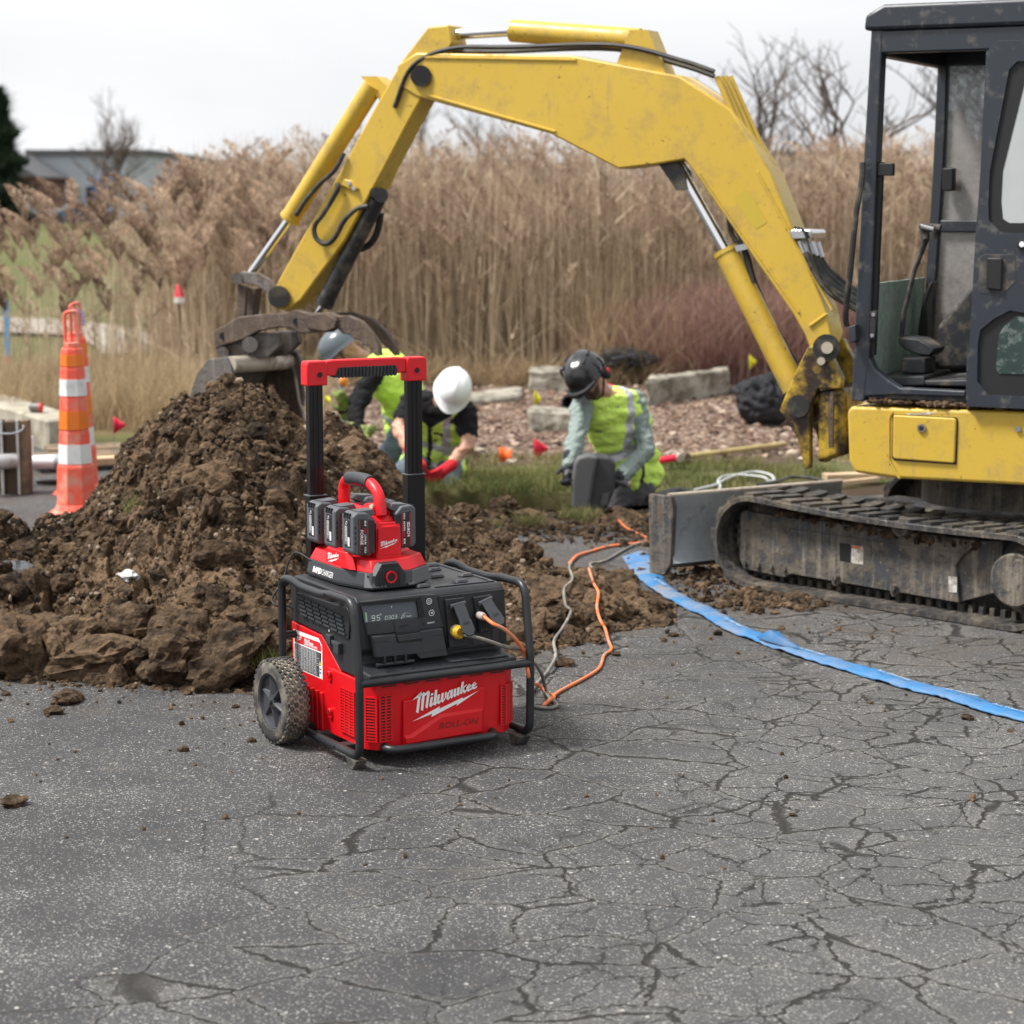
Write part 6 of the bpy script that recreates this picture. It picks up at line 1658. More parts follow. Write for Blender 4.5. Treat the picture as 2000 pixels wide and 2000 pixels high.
BFo = TF.w((-0.345, -0.06, 0)); BF_ = Frame(BFo, TF.a - rad(14.5)); prof = [(x + .345, z) for x, z in prof]
b = MB(); b.prism(prof, 0.01, 0.98, 'y'); bl = fin(b, BF_, 'dozer_blade', M_BLADE, bevel=0.003, seg=1)
b = MB(); b.tube([(0.023, 0.0, 0.378), (0.023, 0.98, 0.378)], 0.012, 10); fin(b, BF_, 'blade_lip', M_PALE)
b = MB(); b.prism([(-.43, .376), (-.30, .378), (-.283, .33), (-.295, .075), (-.33, .018), (-.42, .018)], -0.078, -0.05, 'y')
b.v = [tuple(v) for v in b.v]; ep = fin(b, TF, 'blade_end_plate', M_PALE if False else M_STLD, bevel=0.003)
b = MB(); b.prism([(-.375, .345), (-.35, .345), (-.345, .30), (-.35, .235), (-.365, .235), (-.378, .29)], -0.0775, -0.0795, 'y'); fin(b, TF, 'end_plate_scar', M_RUST, parent=ep)

# --- house body
ys = -0.70
b = MB()
def yz_ring(x): return None
out = [hx(e5(262, 985), ys), hx(e5(300, 935), ys), (1.35, 0.872), (1.35, 0.60), (1.25, 0.572), hx(e5(760, 1620), ys), hx(e5(330, 1560), ys), hx(e5(278, 1440), ys)]
b.prism(out, ys, 0.10, 'y')
b.prism([(-.47, .86), (1.34, .86), (1.34, .60), (-.47, .60)], 0.0995, 0.70, 'y')
hb = fin(b, HF, 'house_body', M_YEL, bevel=0.022, seg=4)
b = MB(); b.prism([hx(e5(*p), ys) for p in ((705, 1015), (1280, 1045), (1300, 1065), (1283, 1460), (1265, 1470), (720, 1430), (698, 1410))], ys + .004, ys - .012, 'y'); pn = fin(b, HF, 'access_panel', M_YEL, bevel=0.006, seg=3)
b = MB(); b.prism([hx(e5(*p), ys) for p in ((695, 1010), (1300, 1040), (1312, 1070), (1298, 1485), (715, 1445), (688, 1420))], ys + .003, ys - .0025, 'y'); fin(b, HF, 'panel_gap', M_DARK, parent=pn)
b = MB(); q = h3(e5(977, 1138), ys); b.lathe([(.017, -.020), (.019, -.016), (.019, .0)], (q.x, ys, q.z), 'y', 20); fin(b, HF, 'panel_lock', M_STEEL, parent=pn)
b = MB(); b.cyl((q.x, ys - .018, q.z), (q.x, ys - .0205, q.z), .010, 14); fin(b, HF, 'key_hole', M_DARK, parent=pn)
b = MB(); q = h3(e5(1880, 1148), ys); b.cyl((q.x, ys + .01, q.z), (q.x, ys - .010, q.z), .012, 10); fin(b, HF, 'body_bolt', M_STEEL, parent=hb)
b = MB(); b.prism([hx(e5(*p), ys) for p in ((655, 1040), (690, 985), (700, 985), (668, 1050), (668, 1430), (770, 1615), (745, 1615), (655, 1440))], ys + .003, ys - .006, 'y'); fin(b, HF, 'panel_rib', M_YEL, parent=hb, bevel=0.003)
b = MB(); b.prism([hx(e5(*p), ys) for p in ((815, 1003), (1040, 990), (1125, 1003), (1000, 1015), (830, 1015))], ys + .001, ys - .0012, 'y'); fin(b, HF, 'paint_scrape', M_STK, parent=hb, smooth=False)
# mud on top of the body and cab sill
r = np.random.default_rng(8); n = 2200
x = r.uniform(-.42, .55, n); y = np.where(r.uniform(0, 1, n) < .45, r.uniform(-.70, -.64, n), r.uniform(-.62, .2, n)); z = np.where(y < -.63, .872, .905)
Wp = np.array([list(HF.w((a, c_, d_)) - XC) for a, c_, d_ in zip(x, y, z)])
V, F, T = scatter(PRO_SML, Wp, r.gamma(2, .0045, n).clip(.003, .018), r.uniform(.2, .95, n), r, tilt=.6)
np_mesh('cab_floor_mud', V, F, M_DIRT, exc, attr={'tint': ('FLOAT', T)})['kind'] = 'stuff'

# --- cab
CT = 2.36; yc0, yc1 = -0.70, 0.30
def P5(*p): return hx(e5(*p), yc0)
b = MB()
xA0, zb = P5(300, 885); xA1 = P5(465, 500)[0]
top_x0, top_x1 = -0.452, -0.405
tilt = (top_x0 - xA0) / 1.0
# front left post
b.prism([(xA0, zb), (xA0 + .055, zb), (xA1 + .002, 1.04), (top_x1 + .010, 1.85), (top_x1 + .02, CT), (top_x0 + .02, CT), (top_x0, 1.80)], yc0, yc0 + .075, 'y')
# rounded lower corner + sill
b.prism([(xA0 + .05, zb + .02), P5(700, 830), P5(1380, 850), P5(1380, 790), P5(760, 760), P5(640, 680), P5(520, 580), P5(470, 470), (xA0 + .05, 1.02)], yc0 + .002, yc0 + .06, 'y')
# rear post, roof rails, far side
b.box((0.62, yc0 + .003, .89), (0.72, yc0 + .075, CT)); b.box((0.62, yc1 - .06, .89), (0.72, yc1, CT))
b.prism([(-0.47, .89), (-0.425, .89), (-0.385, 1.85), (-.38, CT), (-.425, CT), (-.435, 1.8)], yc1 - .055, yc1, 'y')
b.box((-.42, yc0 + .004, CT - .09), (.70, yc0 + .07, CT - .002)); b.box((-.42, yc1 - .065, CT - .09), (.70, yc1 - .002, CT - .002)); b.box((-.435, yc0 + .07, CT - .10), (-.385, yc1 - .05, CT - .004)); b.box((.64, yc0 + .07, CT - .10), (.70, yc1 - .05, CT - .004))
b.box((-.44, yc1 - .05, 1.545), (.65, yc1 - .004, 1.60)); b.box((-.47, yc1 - .05, .90), (.65, yc1 - .006, .97)); b.box((-.17, yc1 - .052, .95), (-.12, yc1 - .002, 1.56))
b.box((-.478, yc0 + .07, .90), (-.43, yc1 - .05, .955))
cf = fin(b, HF, 'cab_frame', M_CAB, bevel=0.007, seg=3)
b = MB(); b.prism([(-.46, CT), (.74, CT), (.73, CT + .07), (.60, CT + .10), (-.38, CT + .10), (-.455, CT + .06)], yc0 - .01, yc1 + .01, 'y'); fin(b, HF, 'cab_roof', M_CAB, bevel=0.015, seg=3)
b = MB(); b.box((-.47, yc0 + .02, .885), (.68, yc1 - .01, .905)); fin(b, HF, 'cab_floor', M_CABI)
b = MB(); b.box((.655, yc0 + .075, .905), (.69, yc1 - .06, 1.35)); fin(b, HF, 'cab_rear_panel', M_CABI)
b = MB(); b.box((-.462, yc0 + .075, .955), (-.456, yc1 - .055, 1.345)); fin(b, HF, 'front_lower_glass', M_GLG)
b = MB(); b.box((-.425, yc1 - .03, 1.60), (.64, yc1 - .024, CT - .09)); b.box((-.45, yc1 - .03, .97), (.64, yc1 - .024, 1.545)); fin(b, HF, 'side_glass', M_GLC)
b = MB(); b.box((.67, yc0 + .08, 1.35), (.676, yc1 - .06, CT - .09)); fin(b, HF, 'rear_glass', M_GLC)
# black window channel with hinge on the front post
b = MB(); b.prism([(xA1 + .000, 1.06), (xA1 + .018, 1.06), (top_x1 + .028, 1.84), (top_x1 + .010, 1.84)], yc0 + .02, yc0 + .05, 'y'); fin(b, HF, 'window_channel', M_DARK)
b = MB(); b.prism([hx(e5(480, 40), yc0), hx(e5(545, 30), yc0), hx(e5(525, 300), yc0), hx(e5(475, 300), yc0)], yc0 + .012, yc0 - .004, 'y'); cl_ = fin(b, HF, 'catch_plate', M_CABI, bevel=.002)
b = MB()
for p in (e5(517, 68), e5(505, 265)): q = h3(p, yc0); b.cyl((q.x, yc0 - .004, q.z), (q.x, yc0 - .010, q.z), .008, 10)
fin(b, HF, 'catch_bolt', M_STEEL, parent=cl_)
b = MB(); b.box((top_x1 + .01, yc0 + .01, 1.785), (top_x1 + .075, yc0 + .04, 1.835)); fin(b, HF, 'window_latch', M_DARK, bevel=.003)
# door (open, folded back along the side)
yd = yc0 - .035
def D(*p): return hx(e5(*p), yd)
def D4(*p): return hx(e4(*p), yd)
def ringpoly(mb, outp, inp, ya, yb):
    """frame: outer outline and inner hole with the same number of points, extruded ya..yb"""
    n = len(outp)
    V = [(p[0], ya, p[1]) for p in outp] + [(p[0], ya, p[1]) for p in inp] + [(p[0], yb, p[1]) for p in outp] + [(p[0], yb, p[1]) for p in inp]
    f = []
    for i in range(n):
        j = (i + 1) % n
        f += [(i, j, n + j, n + i), (2 * n + i, 3 * n + i, 3 * n + j, 2 * n + j), (i, 2 * n + i, 2 * n + j, j), (n + i, n + j, 3 * n + j, 3 * n + i)]
    mb.add(V, f)
def fixn(o):
    bmf = bmesh.new(); bmf.from_mesh(o.data); bmesh.ops.recalc_face_normals(bmf, faces=bmf.faces); bmf.to_mesh(o.data); bmf.free(); return o
xl = D(1380, 880)[0]; xt = D4(1520, 20)[0]
zb_ = D(1400, 940)[1]
b = MB()
oT = 2.30; xr = 0.70
outp = [(xl + .02, zb_), (xr, zb_), (xr, D(1932, 380)[1] - .02), (xr, oT), (xt + .045, oT), (xt, 1.60), D(1410, 200), D(1382, 850)]
# solid door with two window openings -> build from ring frames
lowo = [D(1400, 935), (xr, zb_ + .002), (xr, 1.235), D(1700, 0), D(1560, 130), D(1420, 300), D(1392, 500), D(1382, 850)]
lowi = [D(1600, 830), (xr - .06, D(1600, 835)[1]), (xr - .06, 1.19), D(1800, 30), D(1640, 115), D(1520, 215), D(1495, 350), D(1490, 700)]
ringpoly(b, lowo, lowi, yd, yd + .04)
mid = [D(1420, 300), D(1560, 130), D(1700, 0), (xr, 1.235), (xr, 1.44), D4(1700, 590), D4(1590, 470), D4(1475, 600)]
b.prism(mid, yd, yd + .04, 'y')
upo = [D4(1475, 600), D4(1600, 600), (xr, 1.435), (xr, oT), (xt + .05, oT), D4(1520, 20)]
upo = [D4(1475, 590), D4(1580, 640), (xr, D4(1932, 640)[1]), (xr, oT), (xt + .05, oT), (xt + .008, oT - .04), D4(1520, 20), D4(1500, 300)]
upi = [D4(1600, 500), D4(1720, 605), (xr - .06, D4(1932, 590)[1]), (xr - .06, oT - .08), (xt + .13, oT - .08), (xt + .10, oT - .11), D4(1610, 20), D4(1595, 300)]
ringpoly(b, upo, upi, yd + .0005, yd + .0395)
door = fixn(fin(b, HF, 'cab_door', M_CAB, bevel=0.008, seg=3))
b = MB()
b.prism([D(1600, 830), (xr - .06, D(1600, 835)[1]), (xr - .06, 1.19), D(1800, 30), D(1640, 115), D(1520, 215), D(1495, 350), D(1490, 700)], yd + .012, yd + .020, 'y')
fin(b, HF, 'window_gasket', M_DARK, parent=door)
b = MB(); b.prism([D(1690, 625), (xr - .10, D(1690, 625)[1]), (xr - .10, 1.15), D(1860, 80), D(1740, 180), D(1690, 260), D(1660, 580)], yd + .008, yd + .013, 'y'); fin(b, HF, 'lower_door_glass', simple('dark_green_glass', (0.030, 0.050, 0.046), 0.12, var=.5, vscale=14, dirt=(0.16, 0.19, 0.17), dirt_amt=.5, dscale=25), parent=door)
b = MB(); ringpoly(b, [D4(1600, 500), D4(1720, 605), (xr - .06, D4(1932, 590)[1]), (xr - .06, oT - .08), (xt + .13, oT - .08), (xt + .10, oT - .11), D4(1610, 20), D4(1595, 300)],
          [D4(1725, 470), D4(1790, 510), (xr - .12, D4(1932, 505)[1]), (xr - .12, oT - .14), (xt + .19, oT - .14), (xt + .16, oT - .16), D4(1725, 20), D4(1710, 300)], yd + .01, yd + .02)
fixn(fin(b, HF, 'upper_gasket', M_DARK, parent=door))
b = MB(); b.prism([D4(1725, 470), D4(1790, 510), (xr - .12, D4(1932, 505)[1]), (xr - .12, oT - .14), (xt + .19, oT - .14), (xt + .16, oT - .16), D4(1725, 20), D4(1710, 300)], yd + .012, yd + .018, 'y'); fin(b, HF, 'upper_door_glass', simple('milky_glass', (0.40, 0.42, 0.42), 0.18, var=.15, vscale=4), parent=door)
b = MB(); b.prism([D4(1520, 830), D4(1560, 805), D4(1830, 805), D4(1855, 830), D4(1855, 1060), D4(1740, 1170), D4(1520, 1180), D4(1500, 1150)], yd + .002, yd - .0015, 'y'); hr_ = fin(b, HF, 'handle_recess', M_CABI, parent=door, bevel=.001)
b = MB(); b.prism([D4(1590, 835), D4(1735, 840), D4(1730, 1150), D4(1585, 1130)], yd - .001, yd - .016, 'y'); fin(b, HF, 'door_handle', M_DARK, parent=door, bevel=.006)
b = MB(); q = h3(e4(1920, 710), yd); b.lathe([(.018, 0), (.022, -.005), (.022, -.010), (.014, -.012)], (q.x, yd, q.z), 'y', 18); lkk = fin(b, HF, 'door_lock', M_DARK, parent=door)
b = MB(); b.cyl((q.x, yd - .010, q.z), (q.x, yd - .014, q.z), .011, 14); fin(b, HF, 'lock_button', M_WHT, parent=door)
# levers, pedals, seat inside
yl = -0.30
b = MB()
for dx, yy in ((0.0, -.34), (0.055, -.24)):
    b.tube([h3(e4(770, 1640), yy), h3(e4(800, 1350), yy), h3(e4(900, 950), yy), h3(e4(1010 + dx * 300, 640), yy)], .0105, 8)
b.build
lv = fin(b, HF, 'travel_lever', M_CABI)
b = MB()
for a_, yy in ((1000, -.34), (1085, -.24)):
    p0, p1 = h3(e4(a_, 660), yy), h3(e4(a_ - 10, 540), yy); b.tube([p0, p1], .020, 10)
    b.tube([h3(e4(a_ - 55, 535), yy), h3(e4(a_ + 60, 560), yy)], [.010, .017], 10)
fin(b, HF, 'lever_knob', M_RUB, parent=lv)
b = MB(); b.tube([h3(e4(960, 540), -.36), h3(e4(1080, 570), -.36)], .012, 10); fin(b, HF, 'lever_cap', M_STEEL, parent=lv)
b = MB(); b.prism([hx(e5(*p), -.42) for p in ((760, 285), (930, 300), (1040, 360), (1090, 400), (1040, 460), (940, 450), (800, 400), (750, 340))], -.42, -.25, 'y'); b.prism([hx(e5(*p), -.5) for p in ((775, 480), (1000, 480), (1000, 630), (775, 620))], -.5, -.34, 'y')
b.prism([hx(e5(*p), -.6) for p in ((560, 660), (990, 650), (1000, 740), (720, 745))], -.6, -.2, 'y'); b.prism([hx(e5(*p), -.6) for p in ((990, 690), (1400, 685), (1400, 750), (1000, 740))], -.6, -.2, 'y')
fin(b, HF, 'pedal', M_CABI, bevel=.006)
b = MB(); b.prism([hx(e4(*p), -.1) for p in ((1120, 1890), (1105, 1500), (1180, 1400), (1280, 1280), (1430, 1100), (1700, 1000), (1700, 1890))], -.1, .18, 'y'); fin(b, HF, 'side_console', M_CABI, bevel=.02, seg=3)
b = MB(); b.box((.10, -.45, .92), (.50, -.02, 1.08)); b.prism([(.10, 1.07), (.52, 1.07), (.62, 1.75), (.54, 1.78), (.46, 1.22), (.12, 1.18)], -.46, 0.0, 'y'); fin(b, HF, 'seat', M_CABI, bevel=.03, seg=3)
b = MB(); b.prism([hx(e4(*p), .1) for p in ((960, 1500), (1010, 1180), (1090, 1050), (1100, 1080), (1040, 1250), (1050, 1700), (960, 1700))], .05, .15, 'y'); fin(b, HF, 'side_trim', M_DARK, bevel=.01)
b = MB(); q = h3(e4(1240, 100), .25); b.box((q.x - .025, .20, q.z - .05), (q.x + .025, .25, q.z + .05)); fin(b, HF, 'window_clip', M_DARK, bevel=.006)
# hoses up the cab front
b = MB(); b.tube(catmull([h3(e4(260, 1480), -.72), h3(e4(250, 1350), -.74), h3(e4(290, 1000), -.76), h3(e4(345, 450), -.76), h3(e4(400, 120), -.75), h3(e4(410, -60), -.74)], 6), .0125, 8); fin(b, HF, 'cab_hose', M_HOSE)
b = MB(); b.prism([hx(e4(290, 1490), yc0 - .02), hx(e4(360, 1465), yc0 - .02), hx(e4(370, 1620), yc0 - .02), hx(e4(310, 1640), yc0 - .02)], yc0 - .05, yc0 + .02, 'y'); fin(b, HF, 'hose_bracket', M_CAB, bevel=.004)

# --- boom, swing bracket, cylinders
def beam(pts, y0, y1, name, mat, bevel=.008, inset=None):
    b = MB(); b.prism([hx(p) if not isinstance(p[0], float) or p[0] > 50 else p for p in pts], y0, y1, 'y'); return fin(b, HF, name, mat, bevel=bevel, seg=2)
T = lambda x, y: (x, y)
boom = beam([(1583, 650), (1560, 610), (1368, 335), (1350, 312), (1292, 322), (1222, 330), (1090, 262), (830, 190), (795, 168), (792, 130), (830, 105), (1130, 110), (1340, 150), (1440, 215), (1516, 335), (1624, 602), (1636, 650), (1622, 690), (1598, 690)], -.085, .085, 'boom', M_YEL)
b = MB()
for k, (o0, o1) in enumerate(((0, 0), (8, 8), (17, 17), (26, 26))):
    p = [h3((1480 + o0 * .9, 335 - o0 * .5), -.055 + k * .03), h3((1540 + o0 * .8, 470 - o1 * .3), -.055 + k * .03)]
    p = [h3((1400 + o0, 150), -.06 + k * .032)] + p
    b.tube(p, .0135, 8)
fin(b, HF, 'hydraulic_pipe', M_YEL, parent=boom)
b = MB(); b.prism([hx(b4(*p), -.09) for p in ((1330, 475), (1360, 455), (1490, 460), (1505, 480), (1490, 525), (1350, 530))], -.11, .08, 'y'); fin(b, HF, 'pipe_clamp', M_STEEL, parent=boom, bevel=.004)
b = MB()
for k in range(4):
    y = -.08 + k * .035
    p0 = h3(b4(1400 + k * 42, 545 + k * 4), y); p1 = h3(b4(1440 + k * 40, 640 + k * 10), y); b.cyl(p0, p1, .017, 10)
fin(b, HF, 'hose_fitting', M_STEEL, parent=boom)
b = MB()
for k in range(5):
    y = -.10 + k * .035
    b.tube(catmull([h3(b4(1440 + k * 30, 630 + k * 12), y), h3(b4(1520 + k * 22, 800 - k * 12), y), h3(b4(1620 + k * 14, 930 - k * 30), y), h3(b4(1740, 1010 - k * 36), y + .02), h3(b4(1860, 1080 - k * 36), y + .05)], 6), .0135, 8)
b.tube(catmull([h3(b4(1360, 440), -.12), h3(b4(1430, 470), -.125), h3(b4(1480, 620), -.125), h3(b4(1560, 820), -.12), h3(b4(1700, 980), -.1), h3(b4(1800, 1060), -.08)], 6), .006, 6)
b.tube(catmull([h3(b4(860, 330), .03), h3(b4(890, 500), .04), h3(b4(1000, 650), .04), h3(b4(1050, 830), .03), h3(b4(1180, 1130), .03), h3(b4(1370, 1470), .02)], 6), .013, 8); b.tube(catmull([h3(b4(880, 380), -.02), h3(b4(960, 520), -.02), h3(b4(990, 640), -.02), h3(b4(1050, 860), -.03)], 6), .015, 8)
fin(b, HF, 'hydraulic_hose', M_HOSE, parent=boom)
b = MB(); b.prism([hx(b4(*p), -.087) for p in ((1465, 1180), (1600, 1085), (1615, 1095), (1480, 1195))], -.080, -.094, 'y'); b.prism([hx(b4(*p), -.087) for p in ((1070, 20), (1085, 15), (1650, 1060), (1640, 1080))], -.080, -.094, 'y')
fin(b, HF, 'boom_weld', M_YEL, parent=boom, bevel=.003)
b = MB(); b.prism([hx(p, -.087) for p in (b4(905, 230), b4(960, 165), b4(1005, 165), b4(1150, 390), b4(1145, 410), b4(1075, 450), b4(1050, 440))], -.084, -.0862, 'y'); fin(b, HF, 'faded_decal', simple('decal_faded', (.47, .345, .035), .4, var=.08, vscale=6), parent=boom, smooth=False)  # patch of faded decal in its own flat colour
b = MB()
for q_, z_ in (((1368, 337), (1560, 610)), ((830, 112), (1125, 117)), ((835, 186), (1085, 257))): b.tube([h3(q_, -.087), h3(z_, -.087)], .0065, 6)
fin(b, HF, 'weld_seam', M_YEL, parent=boom)
b = MB()
for k in range(2): b.tube(catmull([h3((1395, 140 + k * 9), -.075 + k * .06), h3((1330, 118 + k * 9), -.075 + k * .06), h3((1200, 88 + k * 8), -.075 + k * .06), h3((1000, 92 + k * 8), -.075 + k * .06), h3((880, 95 + k * 10), -.075 + k * .06), h3((805, 130 + k * 8), -.085 + k * .06), h3((770, 210), -.085 + k * .06)], 6), .011, 8)
fin(b, HF, 'stick_feed_hose', M_HOSE, parent=boom)
b = MB(); b.cyl(h3(b4(1600, 1350), -.16), h3(b4(1600, 1350), .16), .060, 22); b.cyl(h3(b4(1600, 1345), -.175), h3(b4(1600, 1345), -.15), .034, 20); b.box(*[tuple(v) for v in (h3(b4(1520, 1500), -.17), h3(b4(1620, 1420), -.12))]) if False else None
fin(b, HF, 'boom_foot_pin', M_HOSE)
b = MB(); b.cyl(h3(b4(1605, 1350), -.176), h3(b4(1605, 1350), -.182), .026, 18); b.cyl(h3(b4(1560, 1450), -.165), h3(b4(1560, 1450), -.175), .018, 12); fin(b, HF, 'pin_cap', M_PALE)
# swing post
for ya, yb in ((-.150, -.105), (.105, .150)):
    b = MB(); b.prism([hx(p) for p in (b4(1540, 1330), b4(1670, 1290), b4(1800, 1560), b4(1790, 1640), b4(1620, 1640), b4(1560, 1760), b4(1560, 2200), b4(1560, 2230), b4(1520, 2240), b4(1460, 2000), b4(1330, 1800), b4(1370, 1700), b4(1480, 1450))], ya, yb, 'y'); fin(b, HF, 'swing_bracket', M_GRSY, bevel=.006)
b = MB(); b.prism([hx(p) for p in (b4(1600, 1650), b4(1810, 1640), b4(1830, 2130), b4(1600, 2200))], -.13, .13, 'y'); fin(b, HF, 'swing_post', M_GRSY, bevel=.02)
b = MB(); b.prism([hx(p, -.16) for p in (b4(1640, 1680), b4(1655, 1700), b4(1650, 2100), b4(1620, 2110), b4(1615, 1760))], -.165, -.15, 'y'); fin(b, HF, 'bracket_bar', M_RUST)
b = MB(); b.cyl(h3(b4(1385, 1790), -.17), h3(b4(1385, 1790), .17), .050, 18); fin(b, HF, 'lower_pin', M_HOSE)
# boom cylinder
yb_ = -.02
c0, c1_ = h3(b4(1360, 1660), yb_), h3(b4(850, 640), yb_)
b = MB(); b.cyl(c0, c1_, .056, 24); b.cyl(c1_, c1_ + (c1_ - c0).normalized() * .02, .060, 24)
bc_ = fin(b, HF, 'boom_cylinder', M_YEL)
b = MB(); rt = h3((1310, 300), yb_); b.cyl(c1_, rt, .026, 18); fin(b, HF, 'cylinder_rod', M_CHRM, parent=bc_)
b = MB(); b.prism([hx(p) for p in ((1280, 300), (1312, 290), (1345, 335), (1352, 370), (1330, 372))], -.05, .03, 'y'); fin(b, HF, 'rod_bracket', M_HOSE)
b = MB(); b.prism([hx(p, -.07) for p in (b4(905, 580), b4(1000, 560), b4(1005, 605), b4(920, 625))], -.07, -.02, 'y'); fin(b, HF, 'port_fitting', M_STEEL, parent=bc_)

# --- stick
stick = beam([(555, 555), (588, 495), (680, 335), (745, 215), (800, 120), (850, 55), (890, 50), (898, 85), (862, 150), (812, 240), (762, 335), (688, 470), (603, 585), (575, 606), (548, 600)], -.075, .075, 'stick', M_YEL)
b = MB(); b.prism([hx(p, .076) for p in ((690, 420), (700, 405), (770, 335), (760, 360), (610, 580), (590, 590))], .05, .10, 'y'); fin(b, HF, 'stick_edge', M_YEL, parent=stick)
b = MB(); b.cyl(h3(b2(560, 965), -.12), h3(b2(560, 965), .12), .055, 20); b.cyl(h3(b2(600, 980), .07), h3(b2(600, 980), .14), .055, 20); sp = fin(b, HF, 'stick_pin', M_HOSE)
b = MB(); b.cyl(h3(b2(520, 975), -.121), h3(b2(520, 975), -.127), .020, 12); fin(b, HF, 'pin_bolt', M_PALE, parent=sp)
# pivot of stick on boom and stick cylinder
b = MB(); b.cyl(h3((822, 148), -.12), h3((822, 148), .12), .05, 20); fin(b, HF, 'stick_pivot', M_HOSE)
b = MB(); a0, a1 = h3((1250, 78), 0), h3((1000, 60), 0); b.cyl(a0, a1, .052, 22); sc = fin(b, HF, 'stick_cylinder', M_YEL)
b = MB(); b.cyl(a1, h3((872, 68), 0), .026, 16); fin(b, HF, 'cylinder_rod', M_CHRM, parent=sc)
b = MB(); b.prism([hx(p) for p in ((1215, 125), (1240, 60), (1275, 60), (1310, 145))], -.06, .06, 'y'); fin(b, HF, 'cylinder_lug', M_YEL, parent=sc)
# bucket cylinder
a0, a1 = h3((730, 165), -.03), h3(b2(640, 380), -.03)
b = MB(); b.cyl(a0, a1, .050, 24); b.cyl(a1, a1 + (a0 - a1).normalized() * .02, .054, 24); bk_ = fin(b, HF, 'bucket_cylinder', M_YEL)
b = MB(); b.cyl(a1, h3(b2(350, 790), -.03), .022, 16); fin(b, HF, 'cylinder_rod', M_CHRM, parent=bk_)
b = MB(); b.prism([hx(p) for p in ((715, 150), (745, 150), (790, 190), (770, 220))], -.05, .05, 'y'); fin(b, HF, 'cylinder_lug', M_YEL, parent=bk_)
b = MB()
b.tube(catmull([h3(b2(1000, 110), -.10), h3(b2(1000, 160), -.105), h3(b2(900, 330), -.11), h3(b2(830, 430), -.11), h3(b2(840, 520), -.11), h3(b2(910, 565), -.11), h3(b2(980, 520), -.11), h3(b2(1060, 380), -.11), h3(b2(1150, 300), -.10), h3(b2(1230, 280), -.09)], 8), .013, 8)
b.tube(catmull([h3(b2(690, 350), -.09), h3(b2(760, 240), -.10), h3(b2(880, 100), -.10), h3(b2(980, 10), -.10), h3(b2(1050, -120), -.09)], 8), .012, 8)
b.tube(catmull([h3(b2(1330, 330), .05), h3(b2(1300, 480), .06), h3(b2(1240, 570), .06), h3(b2(1150, 600), .06), h3(b2(1080, 520), .06), h3(b2(1090, 480), .06)], 8), .018, 8)
fin(b, HF, 'stick_hose', M_HOSE, parent=stick)
b = MB(); b.prism([hx(p, -.078) for p in (b2(1060, 75), b2(1120, 90), b2(1165, 150), b2(1120, 160), b2(1030, 120))], -.072, -.09, 'y'); pl_ = fin(b, HF, 'hose_plate', M_YEL, parent=stick, bevel=.004)
b = MB()
for p in (b2(1090, 108), b2(1130, 145)): q = h3(p, -.09); b.cyl(q, q + Vector((0, -.008, 0)), .011, 10)
fin(b, HF, 'plate_bolt', M_STEEL, parent=stick)
# thumb cylinder (black)
t0, t1 = h3(b2(1300, 230), -.02), h3(b2(905, 1010), -.02)
b = MB(); b.cyl(t0, t1, .043, 22); b.cyl(t1 + (t0 - t1).normalized() * -.012, t1 + (t0 - t1).normalized() * .03, .048, 22); tc_ = fin(b, HF, 'thumb_cylinder', M_HOSE)
b = MB(); b.cyl(t1, h3(b2(840, 1110), -.02), .022, 14); fin(b, HF, 'cylinder_rod', M_CHRM, parent=tc_)
b = MB(); b.cyl(h3(b2(1330, 200), -.08), h3(b2(1330, 200), .06), .036, 16); b.cyl(h3(b2(1280, 180), -.07), h3(b2(1280, 180), .05), .026, 14); fin(b, HF, 'cylinder_eye', M_HOSE, parent=tc_)
# links
b = MB()
for yy in (-.085, .07):
    b.prism([hx(p, yy) for p in (b2(245, 870), b2(310, 890), b2(300, 1110), b2(235, 1110))], yy, yy + .022, 'y')
b.prism([hx(p, .04) for p in (b2(320, 890), b2(395, 900), b2(370, 1110), b2(310, 1110))], .03, .09, 'y')
fin(b, HF, 'bucket_link', M_RUST, bevel=.004)
for yy in (-.10, .075):
    b = MB(); b.prism([hx(p, yy) for p in (b2(230, 790), b2(290, 775), b2(400, 785), b2(480, 830), b2(545, 905), b2(570, 960), b2(530, 990), b2(450, 920), b2(380, 875), b2(280, 860), b2(225, 850))], yy, yy + .025, 'y'); fin(b, HF, 'guide_link', M_YEL if yy > 0 else M_BUCK, bevel=.004)
b = MB(); b.cyl(h3(b2(245, 825), -.12), h3(b2(245, 825), .12), .030, 16); fin(b, HF, 'link_pin', M_BUCK)
# thumb: bar and tines
b = MB(); b.prism([hx(p, -.14) for p in (b2(60, 1225), b2(160, 1175), b2(250, 1115), b2(440, 1095), b2(630, 1085), b2(680, 1062), b2(780, 1088), b2(940, 1083), b2(1000, 1115), b2(1005, 1185), b2(940, 1232), b2(720, 1242), b2(640, 1200), b2(560, 1195), b2(400, 1225), b2(280, 1290), b2(130, 1335), b2(75, 1362))], -.14, -.09, 'y')
th = fin(b, HF, 'thumb_bar', M_RUST, bevel=.006)
b = MB()
for p, r_ in ((b2(140, 1262), .020), (b2(690, 1152), .018)): b.cyl(h3(p, -.139), h3(p, -.143), r_, 14)
fin(b, HF, 'pin_hole', M_DARK, parent=th)
b = MB(); b.prism([hx(p, -.145) for p in (b2(780, 1100), b2(920, 1090), b2(1000, 1140), b2(985, 1200), b2(920, 1225), b2(780, 1205))], -.139, -.155, 'y'); fin(b, HF, 'thumb_pad', M_RUST, parent=th, bevel=.004)
